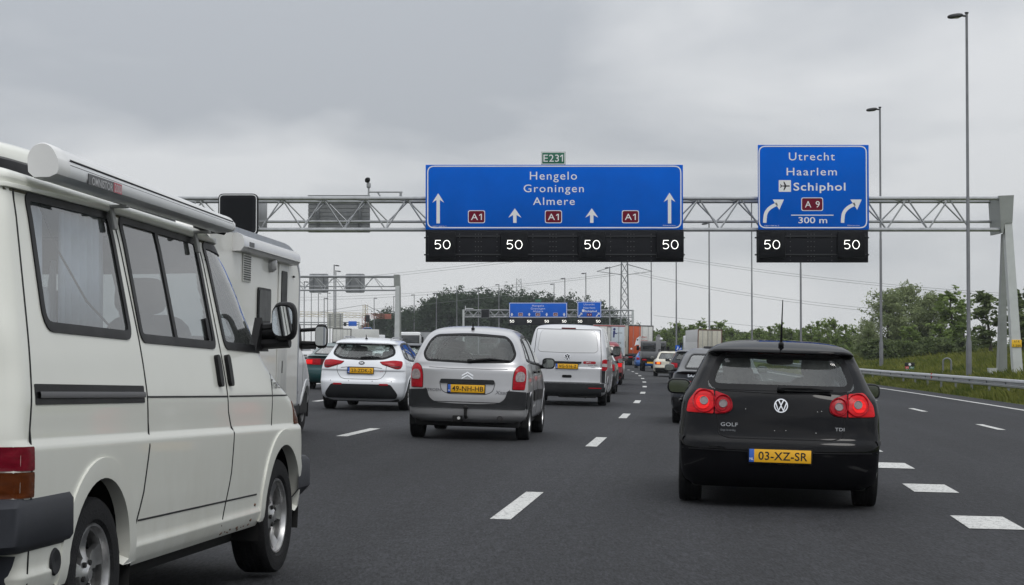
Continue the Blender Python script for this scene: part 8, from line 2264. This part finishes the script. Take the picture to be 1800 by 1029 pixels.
# ---- oncoming traffic far away on the left carriageway
cars_on = []
def oncoming(c_root, x, d, lb, first=False, yaw=0.0):
    r = c_root if first else copy_tree(c_root)
    p = px(x, 615, d); r.location = (p.x, d, float(gz(p.x - float(LA(d)), d))); r.rotation_euler = (0, 0, math.pi - head(d) + yaw)
    r['label'] = lb; r['group'] = 'oncoming traffic on the far left carriageway'
    return r
wc = small_car('oncoming_car', 'x', 'car', 'hatch', 4.2, 1.46, 1.74, WHITEC, seg=0.09)
dc = small_car('oncoming_car', 'x', 'car', 'wagon', 4.5, 1.48, 1.76, DGREY, seg=0.09)
sc_ = small_car('oncoming_car', 'x', 'car', 'hatch', 4.2, 1.46, 1.74, SILV2, seg=0.09)
for k, (r, x, d, lb, f) in enumerate([(wc.root, 718, 150, 'white oncoming car just right of the gantry leg', True), (dc.root, 708, 185, 'dark oncoming car behind the gantry leg', True), (sc_.root, 541, 205, 'silver oncoming car framed by the motorhome mirror, front one', True),
                                      (wc.root, 552, 235, 'white oncoming car framed by the motorhome mirror arms', False), (dc.root, 545, 265, 'dark oncoming car far behind the motorhome mirror', False), (wc.root, 560, 290, 'white oncoming car right of the motorhome mirror', False),
                                      (sc_.root, 575, 240, 'silver oncoming car beyond the slatted board', False), (wc.root, 668, 260, 'white oncoming car between crane and gantry leg', False), (sc_.root, 684, 300, 'silver oncoming car left of the gantry leg', False),
                                      (dc.root, 655, 320, 'dark oncoming car below the tower crane', False), (dc.root, 630, 280, 'dark oncoming car beyond the white estate car', False), (wc.root, 533, 320, 'white oncoming car at the motorhome edge', False)]):
    oncoming(r, x, d, lb, f)
t = thing('coach', 'white coach with large dark windscreen coming the other way by the gantry leg', 'coach', group='oncoming traffic on the far left carriageway')
b = MB(); b.box((0, 5.5, 1.75), (2.5, 11, 2.9), bev=0.18); b.build('body', MATS['cab_white'], t)
MB().box((0, -0.01, 2.0), (2.25, 0.06, 1.7), bev=0.06).build('windscreen', DGL, t)
for sg in (-1, 1):
    MB().box((sg * 1.251, 5.8, 2.15), (0.03, 9.5, 0.95), bev=0.01).build('side_window', DGL, t); MB().box((sg * 1.45, -0.1, 2.3), (0.22, 0.14, 0.7), bev=0.05).tube([(sg * 1.2, 0.1, 2.95), (sg * 1.42, -0.1, 2.7)], 0.03, 6).build('door_mirror', TRIM, t)
    MB().box((sg * 0.85, -0.02, 0.75), (0.4, 0.06, 0.2), bev=0.04).build('headlight', CLEARLENS, t)
lorry_wheels(t, [(sg * 1.05, a) for a in (2.4, 8.6) for sg in (-1, 1)], 0.5, 0.3)
p = px(720, 615, 225); t.location = (p.x, 225, float(gz(p.x - float(LA(225)), 225))); t.rotation_euler = (0, 0, math.pi * 0 + 0.05)
t2 = lorry('box_lorry', 'grey box lorry behind the coach near the gantry leg', 2.5, 1.0, 3.6, 8.0, mat('lorry_grey', (0.30, 0.31, 0.32), 0.5), FRM, px(742, 615, 262).x, 262, 0.05, (1.6, 6.0), ((-1.2, -0.01, MATS['lorry_grey'], 'rear_door'), (0.01, 1.2, MATS['lorry_grey'], 'rear_door')))
t3 = lorry('box_lorry', 'white box lorry beyond the white estate car, under the slatted board', 2.55, 1.1, 3.9, 10.0, LWHITE, FRM, px(600, 615, 255).x, 255, 0.3, (1.6, 8.0), ((-1.2, -0.01, LWHITE, 'rear_door'), (0.01, 1.2, LWHITE, 'rear_door')), (10.3, 3.2))
t4 = lorry('box_lorry', 'pale grey box lorry left of the tower crane foot', 2.55, 1.1, 4.0, 9.0, mat('lorry_pale_grey', (0.45, 0.45, 0.44), 0.5), FRM, px(622, 615, 300).x, 300, 0.1, (1.6, 7.0), ((-1.2, -0.01, MATS['lorry_pale_grey'], 'rear_door'), (0.01, 1.2, MATS['lorry_pale_grey'], 'rear_door')))
t = thing('car_transporter', 'car transporter loaded with red and blue cars below the tower crane', 'lorry')
b = MB(); b.box((0, 8, 1.2), (2.5, 16, 0.15)).box((0, 8, 2.75), (2.5, 16, 0.12))
for y in (0.5, 5.5, 10.5, 15.5):
    for sg in (-1, 1): b.box((sg * 1.2, y, 2.0), (0.12, 0.16, 1.7))
b.build('loading_frame', GALVD, t); lorry_wheels(t, [(sg * 1.0, a) for a in (2.5, 3.8, 13.0) for sg in (-1, 1)], 0.45, 0.3)
p = px(646, 615, 275); t.location = (p.x, 275, float(gz(p.x - float(LA(275)), 275))); t.rotation_euler = (0, 0, 0.10)
tp = Vector(t.location)
rc = small_car('carried_car', 'red car on the lower deck of the car transporter', 'car', 'hatch', 4.0, 1.45, 1.7, REDC, seg=0.09, group='cars on the transporter'); bc = small_car('carried_car', 'blue car on the upper deck of the car transporter', 'car', 'hatch', 4.0, 1.45, 1.7, BLUEC, seg=0.09, group='cars on the transporter')
for k, (r, y, z, lb, f) in enumerate([(rc.root, 0.4, 1.28, 'rear red car on the lower deck of the car transporter', 1), (rc.root, 5.4, 1.28, 'middle red car on the lower deck of the car transporter', 0), (bc.root, 0.4, 2.82, 'rear blue car on the upper deck of the car transporter', 1), (rc.root, 5.4, 2.82, 'red car on the upper deck of the car transporter', 0), (bc.root, 10.4, 2.82, 'front blue car on the upper deck of the car transporter', 0)]):
    q = r if f else copy_tree(r)
    q.location = tp + Vector((-0.10 * y, y, z)); q.rotation_euler = (0, 0, 0.10); q['label'] = lb
# ------------------------------------------------------------------ damp air
hz_ = bpy.data.materials.new('haze'); hz_.use_nodes = True
ht = hz_.node_tree; ht.nodes.clear()
ho = ht.nodes.new('ShaderNodeOutputMaterial'); hv = ht.nodes.new('ShaderNodeVolumePrincipled')
hv.inputs['Color'].default_value = (0.86, 0.90, 0.94, 1); hv.inputs['Density'].default_value = 0.00016; hv.inputs['Anisotropy'].default_value = 0.2
ht.links.new(hv.outputs[0], ho.inputs['Volume'])
ho_ = MB().box((30, 645, 30), (2300, 1440, 68)).build('haze', hz_, None, smooth=0)
tag(ho_, kind='stuff')
